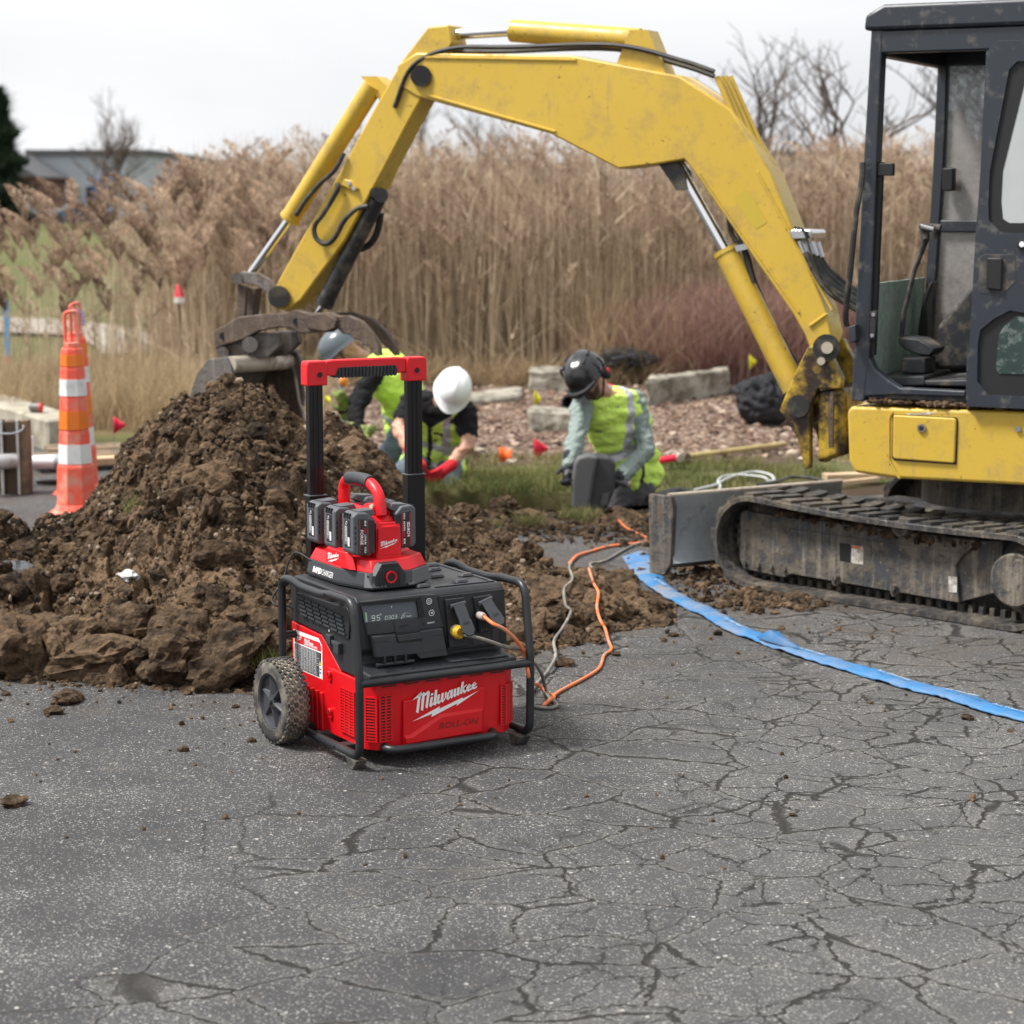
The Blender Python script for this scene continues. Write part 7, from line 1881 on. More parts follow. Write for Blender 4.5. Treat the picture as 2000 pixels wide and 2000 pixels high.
for yy, sh in ((-.13, (0, 0)), (.10, (-18, 6))):
    pts = [b2(990 , 1110), b2(1080, 1105), b2(1180, 1150), b2(1260, 1240), b2(1310, 1340), b2(1322, 1410), b2(1285, 1412), b2(1255, 1375), b2(1240, 1335), b2(1190, 1330), b2(1170, 1290), b2(1120, 1285), b2(1090, 1250), b2(1040, 1245), b2(985, 1195)]
    if yy > 0: pts = [b2(960, 1085), b2(1120, 1080), b2(1260, 1130), b2(1370, 1230), b2(1430, 1330), b2(1452, 1405), b2(1425, 1410), b2(1370, 1350), b2(1330, 1310), b2(1290, 1250), b2(1200, 1170), b2(1100, 1120)]
    b = MB(); b.prism([hx(p, yy) for p in pts], yy, yy + .035, 'y'); tn = fin(b, HF, 'thumb_tine', M_RUST, bevel=.005)
# coupler under the bar and pivot tubes
b = MB(); b.prism([hx(p, -.1) for p in (b2(300, 1270), b2(420, 1235), b2(560, 1240), b2(570, 1330), b2(480, 1420), b2(330, 1440), b2(120, 1420), b2(100, 1340))], -.10, -.06, 'y'); b.prism([hx(p, -.1) for p in (b2(300, 1270), b2(420, 1235), b2(560, 1240), b2(570, 1330), b2(480, 1420), b2(330, 1440), b2(120, 1420), b2(100, 1340))], .07, .11, 'y'); fin(b, HF, 'coupler_plate', M_BUCK, bevel=.006)
b = MB(); b.cyl(h3(b2(340, 1325), -.16), h3(b2(340, 1325), .16), .040, 18); b.cyl(h3(b2(135, 1385), -.14), h3(b2(135, 1385), .14), .030, 16); b.cyl(h3(b2(490, 1330), -.05), h3(b2(490, 1330), .16), .038, 16); fin(b, HF, 'coupler_pin', M_BUCK)
bt_ = MB(); bt_.cyl(h3(b2(180, 1480), -.33), HF.inv(*b2(640, 1450), 1, .30) , .043, 20)
fin(bt_, HF, 'bucket_tube', M_PALE)
# bucket: two side plates and a curved shell
pn_ = [(445, 697), (410, 702), (388, 728), (374, 770), (366, 815), (372, 870), (392, 905), (440, 905), (462, 800), (456, 720)]
xz = [hx(p, -.33) for p in pn_]
b = MB()
b.prism(xz, -.345, -.325, 'y'); b.prism(xz, .290, .312, 'y')
shell = xz[0:8]
for i in range(len(shell) - 1):
    (xa, za), (xb2, zb2) = shell[i], shell[i + 1]
    d = Vector((xb2 - xa, 0, zb2 - za)).normalized(); nn_ = Vector((-d.z, 0, d.x)) * .016
    if nn_.x < 0: nn_ = -nn_
    b.add([(xa, -.325, za), (xb2, -.325, zb2), (xb2, .29, zb2), (xa, .29, za), (xa + nn_.x, -.325, za + nn_.z), (xb2 + nn_.x, -.325, zb2 + nn_.z), (xb2 + nn_.x, .29, zb2 + nn_.z), (xa + nn_.x, .29, za + nn_.z)],
          [(0, 1, 2, 3), (4, 7, 6, 5), (0, 4, 5, 1), (1, 5, 6, 2), (2, 6, 7, 3), (3, 7, 4, 0)])
bkt = fin(b, HF, 'bucket', M_BUCK, bevel=.003)
# the far side plate is deeper: its worn bright edge curves down to the pile
b = MB(); fe = [hx(b2(*p), .30) for p in ((560, 1440), (620, 1400), (660, 1450), (690, 1560), (720, 1750), (765, 1900), (770, 2050), (500, 2050), (430, 1800), (420, 1500))]
b.prism(fe, .286, .30, 'y'); fin(b, HF, 'far_side_plate', M_RUST, bevel=.003)
b = MB(); b.tube([(p[0], .293, p[1]) for p in fe[1:7]], .010, 8); fin(b, HF, 'cutting_edge', M_PALE)
# ================================================================== people
M_SKIN = simple('skin', (0.46, 0.25, 0.17), 0.5, var=0.12, vscale=15)
M_BRD = simple('beard', (0.085, 0.048, 0.030), 0.9, var=0.3, vscale=60)
def cloth(name, col, var=0.2, b=0.6, sc=14): 
    m = NT(name); P = m.tc.outputs['Object']
    w = m.noise(sc, 5, 0.6, dist=1.6)
    c = m.mix(m.noise(7, 6, 0.65), [k * (1 - var) for k in col], [min(1, k * (1 + var)) for k in col])
    return m.fin(c, 0.85, m.bump(m.math('ADD', w, m.math('MULTIPLY', m.noise(sc * 3, 4), 0.3)), b, 0.03), spec=0.15)
M_TEE = cloth('black_tee', (0.014, 0.014, 0.016)); M_KNIT = cloth('black_sleeve', (0.010, 0.010, 0.011))
M_HOOD = cloth('pale_green_sleeve', (0.27, 0.33, 0.31), 0.2, 1.0); M_JEAN = cloth('worn_jeans', (0.105, 0.135, 0.165), 0.4); M_GPNT = cloth('dark_grey_trousers', (0.085, 0.082, 0.088), 0.25)
M_BOOT = simple('boot_leather', (0.05, 0.035, 0.025), 0.8); M_SCRF = cloth('red_scarf', (0.50, 0.02, 0.035))
M_HIV = cloth('hi_vis_fabric', (0.66, 0.92, 0.17), 0.08, 0.7, 9); M_REFL = simple('reflective_tape', (0.46, 0.47, 0.50), 0.35, 0.2, var=0.1)
M_TRIM = simple('black_trim', (0.012, 0.012, 0.013), 0.6)
M_GLV = cloth('dark_glove', (0.045, 0.048, 0.056), 0.5, 0.6, 40); M_GLVR = cloth('red_glove', (0.60, 0.03, 0.045), 0.3, 0.6, 40); M_GLVG = cloth('green_glove', (0.20, 0.25, 0.08), 0.6, 0.6, 30)

def capsule(mb, a, b, ra, rb):
    a, b = Vector(a), Vector(b); d = (b - a); L = d.length
    if L < 1e-5: d = Vector((0, 0, 1)); 
    d = d.normalized(); n = 14
    path, rr = [], []
    for k in range(4): t = math.pi / 2 * k / 4; path.append(a - d * ra * math.cos(t)); rr.append(max(ra * math.sin(t), ra * .05))
    path.append(a); rr.append(ra)
    if L > 1e-5: path.append(b); rr.append(rb)
    for k in range(3, -1, -1): t = math.pi / 2 * k / 4; path.append(b + d * rb * math.cos(t)); rr.append(max(rb * math.sin(t), rb * .05))
    mb.tube(path, rr, n)
def blob(name, prims, mats, parent, origin, voxel=0.013, smooth=3, rule=None, grow=0.0, wrinkle=0.0, wsc=9.0):
    """one continuous surface grown over tapered limbs. prims: (a, b, ra, rb, material index)"""
    mb = MB()
    for a, b, ra, rb, mi in prims: capsule(mb, Vector(a) - origin, Vector(b) - origin, ra + grow, rb + grow)
    me = bpy.data.meshes.new('tmp'); me.from_pydata(mb.v, [], mb.f); o = bpy.data.objects.new('tmp', me); COL.objects.link(o)
    m = o.modifiers.new('r', 'REMESH'); m.mode = 'VOXEL'; m.voxel_size = voxel
    s = o.modifiers.new('s', 'SMOOTH'); s.iterations = smooth; s.factor = 0.6
    dg = bpy.context.evaluated_depsgraph_get(); dg.update()
    out = bpy.data.meshes.new_from_object(o.evaluated_get(dg)); out.name = name
    bpy.data.objects.remove(o)
    n = len(out.vertices); V = np.empty(n * 3, np.float32); out.vertices.foreach_get('co', V); V = V.reshape(-1, 3)
    if wrinkle > 0:
        Nn = np.empty(n * 3, np.float32); out.vertices.foreach_get('normal', Nn); Nn = Nn.reshape(-1, 3)
        w = np.array([mnoise.fractal(Vector((p[0] * wsc, p[1] * wsc, p[2] * wsc * 1.8)), 0.8, 2.0, 4) for p in V])
        V = V + Nn * (w * wrinkle)[:, None]; out.vertices.foreach_set('co', V.ravel())
    C = np.empty(len(out.polygons) * 3, np.float32); out.polygons.foreach_get('center', C); C = C.reshape(-1, 3)
    best = np.full(len(C), 1e9); mi_ = np.zeros(len(C), int)
    for a, b, ra, rb, mi in prims:
        A = np.array(Vector(a) - origin); B = np.array(Vector(b) - origin); d = B - A; L2 = max((d * d).sum(), 1e-9)
        t = np.clip(((C - A) @ d) / L2, 0, 1); dist = np.linalg.norm(C - (A + t[:, None] * d), axis=1) - (ra + (rb - ra) * t)
        up_ = dist < best; best[up_] = dist[up_]; mi_[up_] = mi
    if rule is not None: mi_ = rule(C + np.array(origin), mi_)
    for mm in mats: out.materials.append(mm)
    out.polygons.foreach_set('material_index', mi_.astype(np.int32)); out.polygons.foreach_set('use_smooth', np.ones(len(C), dtype=bool)); out.update()
    o = bpy.data.objects.new(name, out); link(o, parent); return o
def basis(f, u, c):
    f = Vector(f).normalized(); u = Vector(u); u = (u - f * f.dot(u)).normalized(); s = f.cross(u)
    M = Matrix.Identity(4)
    for i, v in enumerate((f, -s, u)):
        for j in range(3): M[j][i] = v[j]
    M.translation = Vector(c); return M
def head_prims(c, f, u, skin=0, beard=None):
    M = basis(f, u, c); P = lambda x, y, z: tuple(M @ Vector((x, y, z)))
    bd = skin if beard is None else beard
    return [(P(-.015, 0, .02), P(.012, 0, .015), .088, .084, skin), (P(.03, 0, -.03), P(.045, 0, -.085), .062, .040, bd), (P(.085, 0, .015), P(.105, 0, -.022), .011, .015, skin),
            (P(.055, .035, -.02), P(.055, -.035, -.02), .034, .034, skin), (P(.060, -.028, .022), P(.060, .028, .022), .03, .03, skin), (P(.088, -.018, -.062), P(.088, .018, -.062), .010, .010, bd),
            (P(-.005, .085, .005), P(-.005, .088, -.025), .018, .013, skin), (P(-.005, -.085, .005), P(-.005, -.088, -.025), .018, .013, skin)]
def eyes(parent, c, f, u, o0):
    M = basis(f, u, Vector(c) - o0); b = MB()
    for s_ in (-1, 1): b.ell((.086, s_ * .030, .004), .010, .014, .009, 10, 8, 0, M)
    e = b.build('eye', M_WHT, parent)
    b = MB()
    for s_ in (-1, 1): b.ell((.0935, s_ * .030, .003), .004, .006, .006, 8, 6, 0, M)
    b.build('iris', M_TRIM, e)
    b = MB(); b.tube([tuple(M @ Vector(p)) for p in ((-.02, -.092, .012), (.07, -.078, .010), (.104, -.030, .006), (.108, 0, .006), (.104, .030, .006), (.07, .078, .010), (-.02, .092, .012))], [.003, .004, .013, .011, .013, .004, .003], 8, flat=0.35)
    b.build('safety_glasses', M_GLASSY, parent, ang=60)
M_GLASSY = simple('dark_lens', (0.05, 0.05, 0.035), 0.12)
def helmet(parent, c, f, u, mat, o0, muffs=False, brim=0.035, strap=True, vents=False):
    M = basis(f, u, Vector(c) - o0); b = MB(); n, m_ = 36, 12; a_, b_, h_ = .136, .110, .118
    V = []; z0 = .020
    for i in range(m_ + 1):
        th = (math.pi / 2) * i / m_
        for k in range(n):
            ph = 2 * math.pi * k / n; rr = math.sin(th) ** 0.85 if th > 0 else 0
            x = a_ * rr * math.cos(ph); y = b_ * rr * math.sin(ph); z = z0 + h_ * (math.cos(th) ** 0.9 if th < math.pi / 2 - 1e-6 else 0)
            ridge = .006 * max(0, 1 - abs(y) / .02) * (1 if th > .2 else 1)
            V.append((x, y, z + ridge))
    ring = []
    for k in range(n):
        ph = 2 * math.pi * k / n; fr = max(0, math.cos(ph)); 
        ring.append(((a_ + .006 + brim * fr ** 2) * math.cos(ph), (b_ + .006) * math.sin(ph), z0 - .012 - .018 * fr))
    V += ring; V += [(x * .965, y * .955, z) for x, y, z in ring]
    F = []
    for i in range(m_ + 1):
        for k in range(n): F.append((i * n + k, (i + 1) * n + k, (i + 1) * n + (k + 1) % n, i * n + (k + 1) % n))
    i = m_ + 1
    for k in range(n): F.append((i * n + k, (i + 1) * n + k, (i + 1) * n + (k + 1) % n, i * n + (k + 1) % n))
    b.add(V, F, 0, M); h = b.build('hard_hat', mat, parent, ang=50)
    if vents:
        b = MB()
        for x, y in ((.03, .07), (.03, -.07), (-.04, .075), (-.04, -.075)): b.cbox((x, y, .118), (.035, .010, .012), 0)
        b.v = [tuple(M @ Vector(v)) for v in b.v]; b.build('vent', M_TRIM, h)
    if strap:
        b = MB()
        for s_ in (-1, 1): b.tube([tuple(M @ Vector(p)) for p in ((.02, s_ * .100, .02), (.015, s_ * .094, -.04), (.045, s_ * .05, -.115), (.055, 0, -.128))], .0055, 6)
        b.build('chin_strap', M_TRIM, h)
    if muffs:
        b = MB()
        for s_ in (-1, 1):
            b.ell((.0, s_ * .118, -.012), .034, .024, .045, 16, 10, 0, M); b.tube([tuple(M @ Vector(p)) for p in ((.0, s_ * .13, .02), (-.01, s_ * .135, .06), (-.01, s_ * .125, .09))], .007, 6)
        mf = b.build('ear_muff', M_TRIM, parent)
        b = MB()
        for s_ in (-1, 1): b.ell((.0, s_ * .142, -.005), .014, .005, .014, 12, 8, 0, M)
        b.build('muff_cap', M_RPR, mf)
        b = MB(); b.tube([tuple(M @ Vector(p)) for p in ((.095, -.095, .012), (.150, -.05, .010), (.168, 0, .012), (.150, .05, .010), (.095, .095, .012))], [.007, .012, .014, .012, .007], 8); b.build('goggle_strap', M_TRIM, parent)
    return h
def glove(parent, wrist, hand, side, mat, o0, curl=1.0, spread=(0, 0, 1)):
    """gloved hand: palm, four fingers of unequal length and a thumb, curled round something"""
    w, h = Vector(wrist), Vector(hand); d = (h - w).normalized(); s_ = Vector(side); s_ = (s_ - d * d.dot(s_)).normalized(); n_ = d.cross(s_)
    pr = [(w - d * .045, w, .036, .034, 0), (w, w + d * .03, .034, .034, 0)]
    pb = w + d * .035
    for k in range(4): pr.append((w + d * .01 + s_ * (k - 1.5) * .010, pb + d * .045 + s_ * (k - 1.5) * .0195, .020, .0155, 0))
    for k, L in enumerate((.034, .040, .038, .030)):
        b0 = pb + d * .050 + s_ * (k - 1.5) * .021
        p1 = b0 + (d * .85 + n_ * .45 * curl).normalized() * L; p2 = p1 + (d * .15 + n_ * curl).normalized() * L * .8; p3 = p2 + (-d * .55 * curl + n_ * .6).normalized() * L * .6
        pr += [(b0, p1, .0105, .0100, 0), (p1, p2, .0100, .0092, 0), (p2, p3, .0092, .0080, 0)]
    t0 = w + d * .020 - s_ * .026; t1 = t0 + (d * .5 - s_ * .8 + n_ * .5).normalized() * .035; t2 = t1 + (d * .6 + n_ * .8).normalized() * .032
    pr += [(t0, t1, .0145, .0120, 0), (t1, t2, .0120, .0100, 0)]
    return blob('glove', pr, [mat], parent, o0, 0.0055, 2)

def person(label, Q, head, mats, vest_zip=True, back=False, group='workers kneeling in high visibility vests', tuck=0.015, **kw):
    """Q: dict of joints in world space"""
    o0 = Vector((Q['hip'].x, Q['hip'].y, Q.get('gz', 0.0)))
    t = thing('person', label, 'person', o0, 0, group)
    SK, SH, SL, PT, BT, BD = range(6)
    hl, hr = Q['hipL'], Q['hipR']; sl, sr = Q['shL'], Q['shR']; nk = Q['neck']
    mid = (sl + sr) / 2; hm_ = (hl + hr) / 2
    def lp(a, b, f): return a.lerp(b, f)
    pr = []
    fwd = Q['fwd']
    # torso: rows of lateral capsules from hips to shoulders
    for f, w, r_ in ((0.0, 1.0, .112), (.2, .92, .108), (.42, .85, .108), (.65, .85, .114), (.85, .86, .108), (.97, .80, .085)):
        bend = Q.get('bend', 0.0) * math.sin(f * math.pi)
        c = lp(hm_, mid, f) - fwd * bend; L = lp(hl, sl, f) - lp(hm_, mid, f); R_ = lp(hr, sr, f) - lp(hm_, mid, f)
        r_ = r_ * kw.get('bulk', 1.0)
        pr.append((c + L * .62 * w, c + R_ * .62 * w, r_, r_, PT if f < .05 else SH))
    pr.append((lp(mid, nk, .2), lp(nk, head[0], .5), .062, .055, SK)); pr.append((mid, lp(mid, nk, .5), .085, .070, SH))
    for S, E_, W in ((Q['shL'], Q['elL'], Q['wrL']), (Q['shR'], Q['elR'], Q['wrR'])):
        pr.append((S, E_, .066, .050, SH if not kw.get('bare') else SH)); 
        if kw.get('bare'):
            pr[-1] = (S, lp(S, E_, .62), .072, .062, SH); pr.append((lp(S, E_, .6), E_, .048, .044, SK)); pr.append((E_, W, .044, .030, SK))
        else: pr.append((E_, W, .054, .042, SL))
    for Hh_, K, A, T in ((hl, Q['knL'], Q['anL'], Q['toL']), (hr, Q['knR'], Q['anR'], Q['toR'])):
        pr += [(Hh_, K, .098, .072, PT), (K, A, .068, .050, PT), (A, T, .050, .038, BT)]
    pr += head_prims(*head[:3], SK, BD if kw.get('beard') else None)
    body = blob('body', pr, mats, t, o0, 0.012, 2, wrinkle=0.013, wsc=13)
    # vest over the torso
    lat = (sl - sr).normalized(); spine = (mid - hm_); sp_len = spine.length; sd_ = spine.normalized()
    tp = [p for p in pr[:6]]
    vp = []
    for i, (a, b, ra, rb, _) in enumerate(tp):
        vp.append((a, b, ra + tuck + (.012 if i < 2 else 0), rb + tuck + (.012 if i < 2 else 0), 0))
    ext = hm_ - sd_ * .015; vp.append((ext + (hl - hm_) * .8, ext + (hr - hm_) * .8, .138, .138, 0))
    fw = Vector(fwd); fw = (fw - lat * fw.dot(lat)).normalized()
    nkp = np.array(nk)
    def rule(C, mi):
        rel = C - np.array(hm_); tt = (rel @ np.array(sd_)) / sp_len; s_ = rel @ np.array(lat); dpt = rel @ np.array(fw)
        m = np.zeros(len(C), int)
        for b0, b1 in kw.get('bands', ((.10, .21),)): m[(tt > b0) & (tt < b1)] = 1
        if back:
            m[((tt > .36) & (tt < .47))] = 1
            x = np.abs(s_ - (tt - .75) * .30) < .026; x2 = np.abs(s_ + (tt - .75) * .30) < .026
            m[(tt > .47) & (x | x2)] = 1
        else: m[(tt > .34) & (np.abs(np.abs(s_) - .105) < .026)] = 1
        if vest_zip: m[(np.abs(s_) < .014) & (dpt > .03) & (tt < .82)] = 2
        if not back:
            m[(dpt > .03) & (np.abs(s_ - .055) < .032) & (np.abs(tt - .70) < .018)] = 2; m[(dpt > .03) & (np.abs(s_ + .055) < .032) & (np.abs(tt - .235) < .015)] = 2
            # open neck
            m[(dpt > .0) & (tt > .80) & (np.abs(s_) < (tt - .80) * .45 + .012)] = 3
        m[(tt < -.27)] = 2
        return m
    vest = blob('safety_vest', vp, [M_HIV, M_REFL, M_TRIM, mats[SH]], t, o0, 0.0095, 2, rule=rule, wrinkle=0.016, wsc=9)
    helmet(t, *head[:3], kw['hat'], o0, muffs=kw.get('muffs', False), vents=kw.get('vents', False))
    eyes(t, *head[:3], o0)
    if kw.get('scarf'):
        c = lp(mid, nk, .95); b = MB()
        pts = [c + lat * .070 * math.cos(a) + fw * .068 * math.sin(a) + sd_ * .01 * math.sin(2 * a) for a in np.linspace(0, 2 * math.pi, 16, endpoint=False)]
        b.tube([p - o0 for p in pts], .040, 10, closed=True); b.build('scarf', M_SCRF, t, ang=80)
    for W, Hn in ((Q['wrL'], Q['haL']), (Q['wrR'], Q['haR'])):
        glove(t, W, Hn, kw.get('gside', (0, .3, 1)), kw['glove'], o0)
    return t
P = PY
# right worker, kneeling in the hole over the breaker
Y = 11.9
hd3 = (P(1146, 735, 11.66), Vector((-.28, -.72, -.58)), Vector((-.52, -.30, .78)))
Q3 = dict(hip=P(1235, 925, 12.05), hipL=P(1252, 922, 12.10), hipR=P(1202, 925, 11.97), shL=P(1240, 784, 11.98), shR=P(1138, 790, 11.78), neck=P(1184, 768, 11.90), fwd=Vector((-.45, -.85, -.2)), bend=.05,
          elL=P(1262, 880, 11.85), wrL=P(1214, 930, 11.58), haL=P(1196, 940, 11.52), elR=P(1124, 862, 11.60), wrR=P(1112, 905, 11.52), haR=P(1113, 926, 11.50),
          knL=P(1248, 1018, 11.85), knR=P(1205, 1022, 11.75), anL=P(1290, 985, 12.25), anR=P(1262, 985, 12.15), toL=P(1300, 992, 12.35), toR=P(1272, 992, 12.28))
p3 = person('worker in black helmet and ear muffs with pale green sleeves kneeling behind a grey breaker', Q3, hd3, [M_SKIN, M_HOOD, M_HOOD, M_GPNT, M_BOOT, M_BRD], hat=simple('black_gloss', (0.018, 0.019, 0.021), 0.22, var=.2), muffs=True, bands=((.34, .45),), vents=True, scarf=True, beard=True, glove=M_GLV, gside=(.3, .2, 1))
# middle worker, white hard hat
hd2 = (P(883, 764, 12.62), Vector((-.12, -.72, -.62)), Vector((.30, -.42, .84)))
Q2 = dict(hip=P(845, 900, 13.0), hipL=P(872, 905, 13.0), hipR=P(822, 900, 13.05), shL=P(909, 805, 12.78), shR=P(805, 785, 12.85), neck=P(866, 772, 12.78), fwd=Vector((.15, -.95, -.3)), bend=.03,
          elL=P(915, 868, 12.65), wrL=P(872, 915, 12.50), haL=P(850, 930, 12.45), elR=P(778, 836, 12.7), wrR=P(806, 890, 12.5), haR=P(822, 915, 12.45),
          knL=P(878, 958, 12.75), knR=P(790, 925, 12.65), anL=P(880, 955, 13.2), anR=P(800, 945, 13.1), toL=P(885, 958, 13.3), toR=P(805, 948, 13.2))
p2 = person('worker in white hard hat, bare forearms and red gloves, bending down between the others', Q2, hd2, [M_SKIN, M_TEE, M_TEE, M_JEAN, M_BOOT, M_BRD], hat=simple('white_gloss', (0.78, 0.79, 0.80), 0.25, var=.03), bare=True, beard=True, bands=((.40, .50), (.12, .21)), glove=M_GLVR, gside=(.5, .2, .8))
# left worker, grey helmet, seen from the side and behind
hd1 = (P(668, 684, 13.35), Vector((-.80, -.05, -.60)), Vector((-.62, -.02, .78)))
Q1 = dict(hip=P(790, 842, 13.75), hipL=P(798, 832, 13.58), hipR=P(796, 826, 14.0), shL=P(730, 730, 13.22), shR=P(748, 708, 13.66), neck=P(708, 697, 13.42), fwd=Vector((-.72, -.15, -.65)), bend=.06,
          elL=P(694, 808, 13.15), wrL=P(700, 838, 13.05), haL=P(716, 843, 13.02), elR=P(688, 790, 13.65), wrR=P(672, 800, 13.6), haR=P(668, 775, 13.55),
          knL=P(748, 905, 13.45), knR=P(762, 900, 13.8), anL=P(800, 900, 13.7), anR=P(805, 898, 14.0), toL=P(812, 905, 13.75), toR=P(815, 903, 14.05))
p1 = person('worker in grey helmet with long black sleeves leaning forward, seen through the raised red handle', Q1, hd1, [M_SKIN, M_TEE, M_KNIT, M_JEAN, M_BOOT, M_BRD], vest_zip=False, back=True, bulk=1.18, hat=simple('grey_gloss', (0.085, 0.108, 0.12), 0.28, var=.1), glove=M_GLVG, gside=(.5, .4, .6))

# ------------------------------------------------------------------ demolition breaker held by the right worker
bo = G(1150, 1000, -.22); bo = P(1150, 1012, 11.45)
br = thing('demolition_hammer', 'bulky grey battery breaker with side handles held upright by the kneeling worker', 'breaker', bo)
M_BRK = plastic('breaker_grey', (0.095, 0.098, 0.104), 0.5, 0.3); M_BRKD = plastic('breaker_dark', (0.040, 0.044, 0.050), 0.5, 0.2)
def bp_(px, py, Y=11.45): return P(px, py, Y) - bo
def slab(pts, y0, y1, name, mat, bev=.012, par=None):
    b = MB(); q = [bp_(*p) for p in pts]; b.prism([(k.x, k.z) for k in q], y0, y1, 'y'); return b.build(name, mat, par or br, bevel=bev, seg=3)
slab([(1121, 905), (1128, 892), (1150, 887), (1168, 892), (1160, 930), (1150, 1000), (1128, 1005), (1117, 985), (1116, 940)], -.03, .14, 'front_cover', M_BRK, .016)
slab([(1160, 890), (1190, 893), (1203, 905), (1200, 960), (1185, 995), (1170, 1008), (1146, 1003), (1152, 940)], .0, .15, 'motor_housing', M_BRKD, .014)
slab([(1176, 965), (1190, 962), (1186, 985), (1172, 988)], -.008, .002, 'rating_plate', M_GRY, .001)
b = MB(); b.cyl(bp_(1160, 925, 11.50), bp_(1230, 948, 11.56), .017, 14); b.cyl(bp_(1130, 930, 11.50), bp_(1106, 922, 11.46), .017, 14); b.build('side_handle', M_BRK, br)
b = MB(); b.cyl(bp_(1225, 946, 11.556), bp_(1228, 947, 11.558), .022, 12); b.build('handle_cap', M_PALE, br)
b = MB(); b.cyl((0.0, .06, -.02), (-.02, .06, -.16), .020, 12); b.cyl((-.08, .05, .12), (-.10, .05, -.10), .012, 10); b.build('chisel', M_STEEL, br)
# digging bar beside the left worker
db = P(671, 835, 14.0); dg_ = thing('post_puller', 'grey steel pipe tool with an orange knob standing left of the bending worker', 'digging tool', db)
b = MB(); q = lambda x, y: P(x, y, 14.0) - db
b.tube([q(671, 850), q(669, 800), q(667, 760), q(660, 735), q(658, 700)], .016, 12); b.tube([q(657, 735), q(657, 700)], .012, 10); b.build('shaft', simple('galvanised', (.33, .36, .38), .45, .5), dg_)
b = MB(); b.ell(tuple(q(670, 745)), .035, .03, .04, 14, 10); b.cyl(q(664, 742), q(676, 752), .022, 12); b.build('knob', simple('orange_knob', (.62, .20, .03), .4), dg_)
# ================================================================== work zone furniture
M_CORG = simple('channelizer_orange', (0.80, 0.105, 0.060), 0.5, var=0.1, vscale=3, dirt=(0.55, 0.30, 0.22), dirt_amt=0.6, dscale=7)
M_CREF = simple('orange_sheeting', (0.72, 0.17, 0.012), 0.4, var=0.15, vscale=25); M_CWHT = simple('white_sheeting', (0.70, 0.71, 0.71), 0.4, var=0.06, vscale=9, dirt=(.42, .44, .45), dirt_amt=.5)
def channelizer(label, loc, rz, s=1.0):
    t = thing('traffic_channelizer', label, 'channelizer', loc, rz, 'orange and white channelizer posts')
    n = 8; R = lambda z: .115 - .062 * z / 1.02
    def ring(r): return [(r * math.cos(2 * math.pi * (k + .5) / n), r * math.sin(2 * math.pi * (k + .5) / n)) for k in range(n)]
    b = MB(); b.prism(ring(.17), 0, .03, 'z', top=ring(.125)); b.prism(ring(.125), .03, .06, 'z', top=ring(.112))
    segs = [(.05, .24), (.24, .42), (.42, .61), (.61, .78)]
    zb = [.06, .275, .46, .64, .80, .90]
    rr = [.110, .092, .083, .075, .066, .060]
    for i in range(5): b.prism(ring(rr[i] * s), zb[i], zb[i + 1] - .012, 'z', top=ring(rr[i] * .93 * s)); b.prism(ring(rr[i] * .93 * s), zb[i + 1] - .012, zb[i + 1], 'z', top=ring(rr[i] * .88 * s))
    b.prism(ring(.045), .90, .93, 'z')
    b.build('post', M_CORG, t, bevel=.003)
    for (z0, z1, m_) in ((.275, .385, M_CWHT), (.46, .565, M_CREF), (.64, .735, M_CWHT), (.80, .868, M_CREF)):
        i = zb.index(z0); r0 = rr[i] + .0025; r1 = r0 * (1 - .07 * (z1 - z0) / (zb[i + 1] - z0))
        b = MB(); b.prism(ring(r0), z0 + .006, z1, 'z', top=ring(r1)); b.build('reflective_band', m_, t)
    b = MB(); b.tube(fillet([(-.032, 0, .92), (-.034, 0, 1.09), (.034, 0, 1.10), (.032, 0, .92)], .02, 4), .0095, 8); b.tube([(0.0, 0, .93), (.0, 0, 1.09)], .007, 8); b.build('grab_handle', M_CORG, t)
    return t
g0 = G(150, 1004); channelizer('nearer orange and white channelizer post standing behind the left slope of the heap', (g0.x, g0.y, 0), rad(8))
g1 = G(157, 962); channelizer('second channelizer post almost hidden behind the nearer one, its handle wrapped in tape', (g1.x, g1.y, 0), rad(50))
b = MB()
for k in range(7): 
    a = -.4 + k * .35; b.tube([(g1.x + .045 * math.cos(a), g1.y - .0, 1.0 + .055 * math.sin(a)), (g1.x + .052 * math.cos(a + .15), g1.y, 1.0 + .062 * math.sin(a + .15))], .012, 8)
props(b.build('handle_tape', simple('violet_tape', (.32, .25, .50), .4, var=.5, vscale=60), None), 'violet and white tape wound round the handle of the hidden channelizer', 'tape')
M_WOOD = simple('weathered_wood', (0.19, 0.13, 0.075), 0.85, var=0.5, vscale=5, bump=0.6, bscale=40, dirt=(0.05, 0.04, 0.028), dirt_amt=1.0, dscale=7)
M_LUM = simple('fresh_lumber', (0.46, 0.33, 0.20), 0.8, var=0.2, vscale=8, bump=.3, bscale=50, dirt=(.22, .17, .12), dirt_amt=.5)
M_PVC = simple('white_pvc', (0.76, 0.78, 0.80), 0.3, var=0.04, dirt=(.35, .34, .32), dirt_amt=.35)
M_GPI = simple('grey_pipe', (0.30, 0.32, 0.34), 0.5, var=.1); M_MET = simple('dull_aluminium', (.50, .51, .51), .45, .4, var=.15, dirt=(.3, .27, .22), dirt_amt=.6)
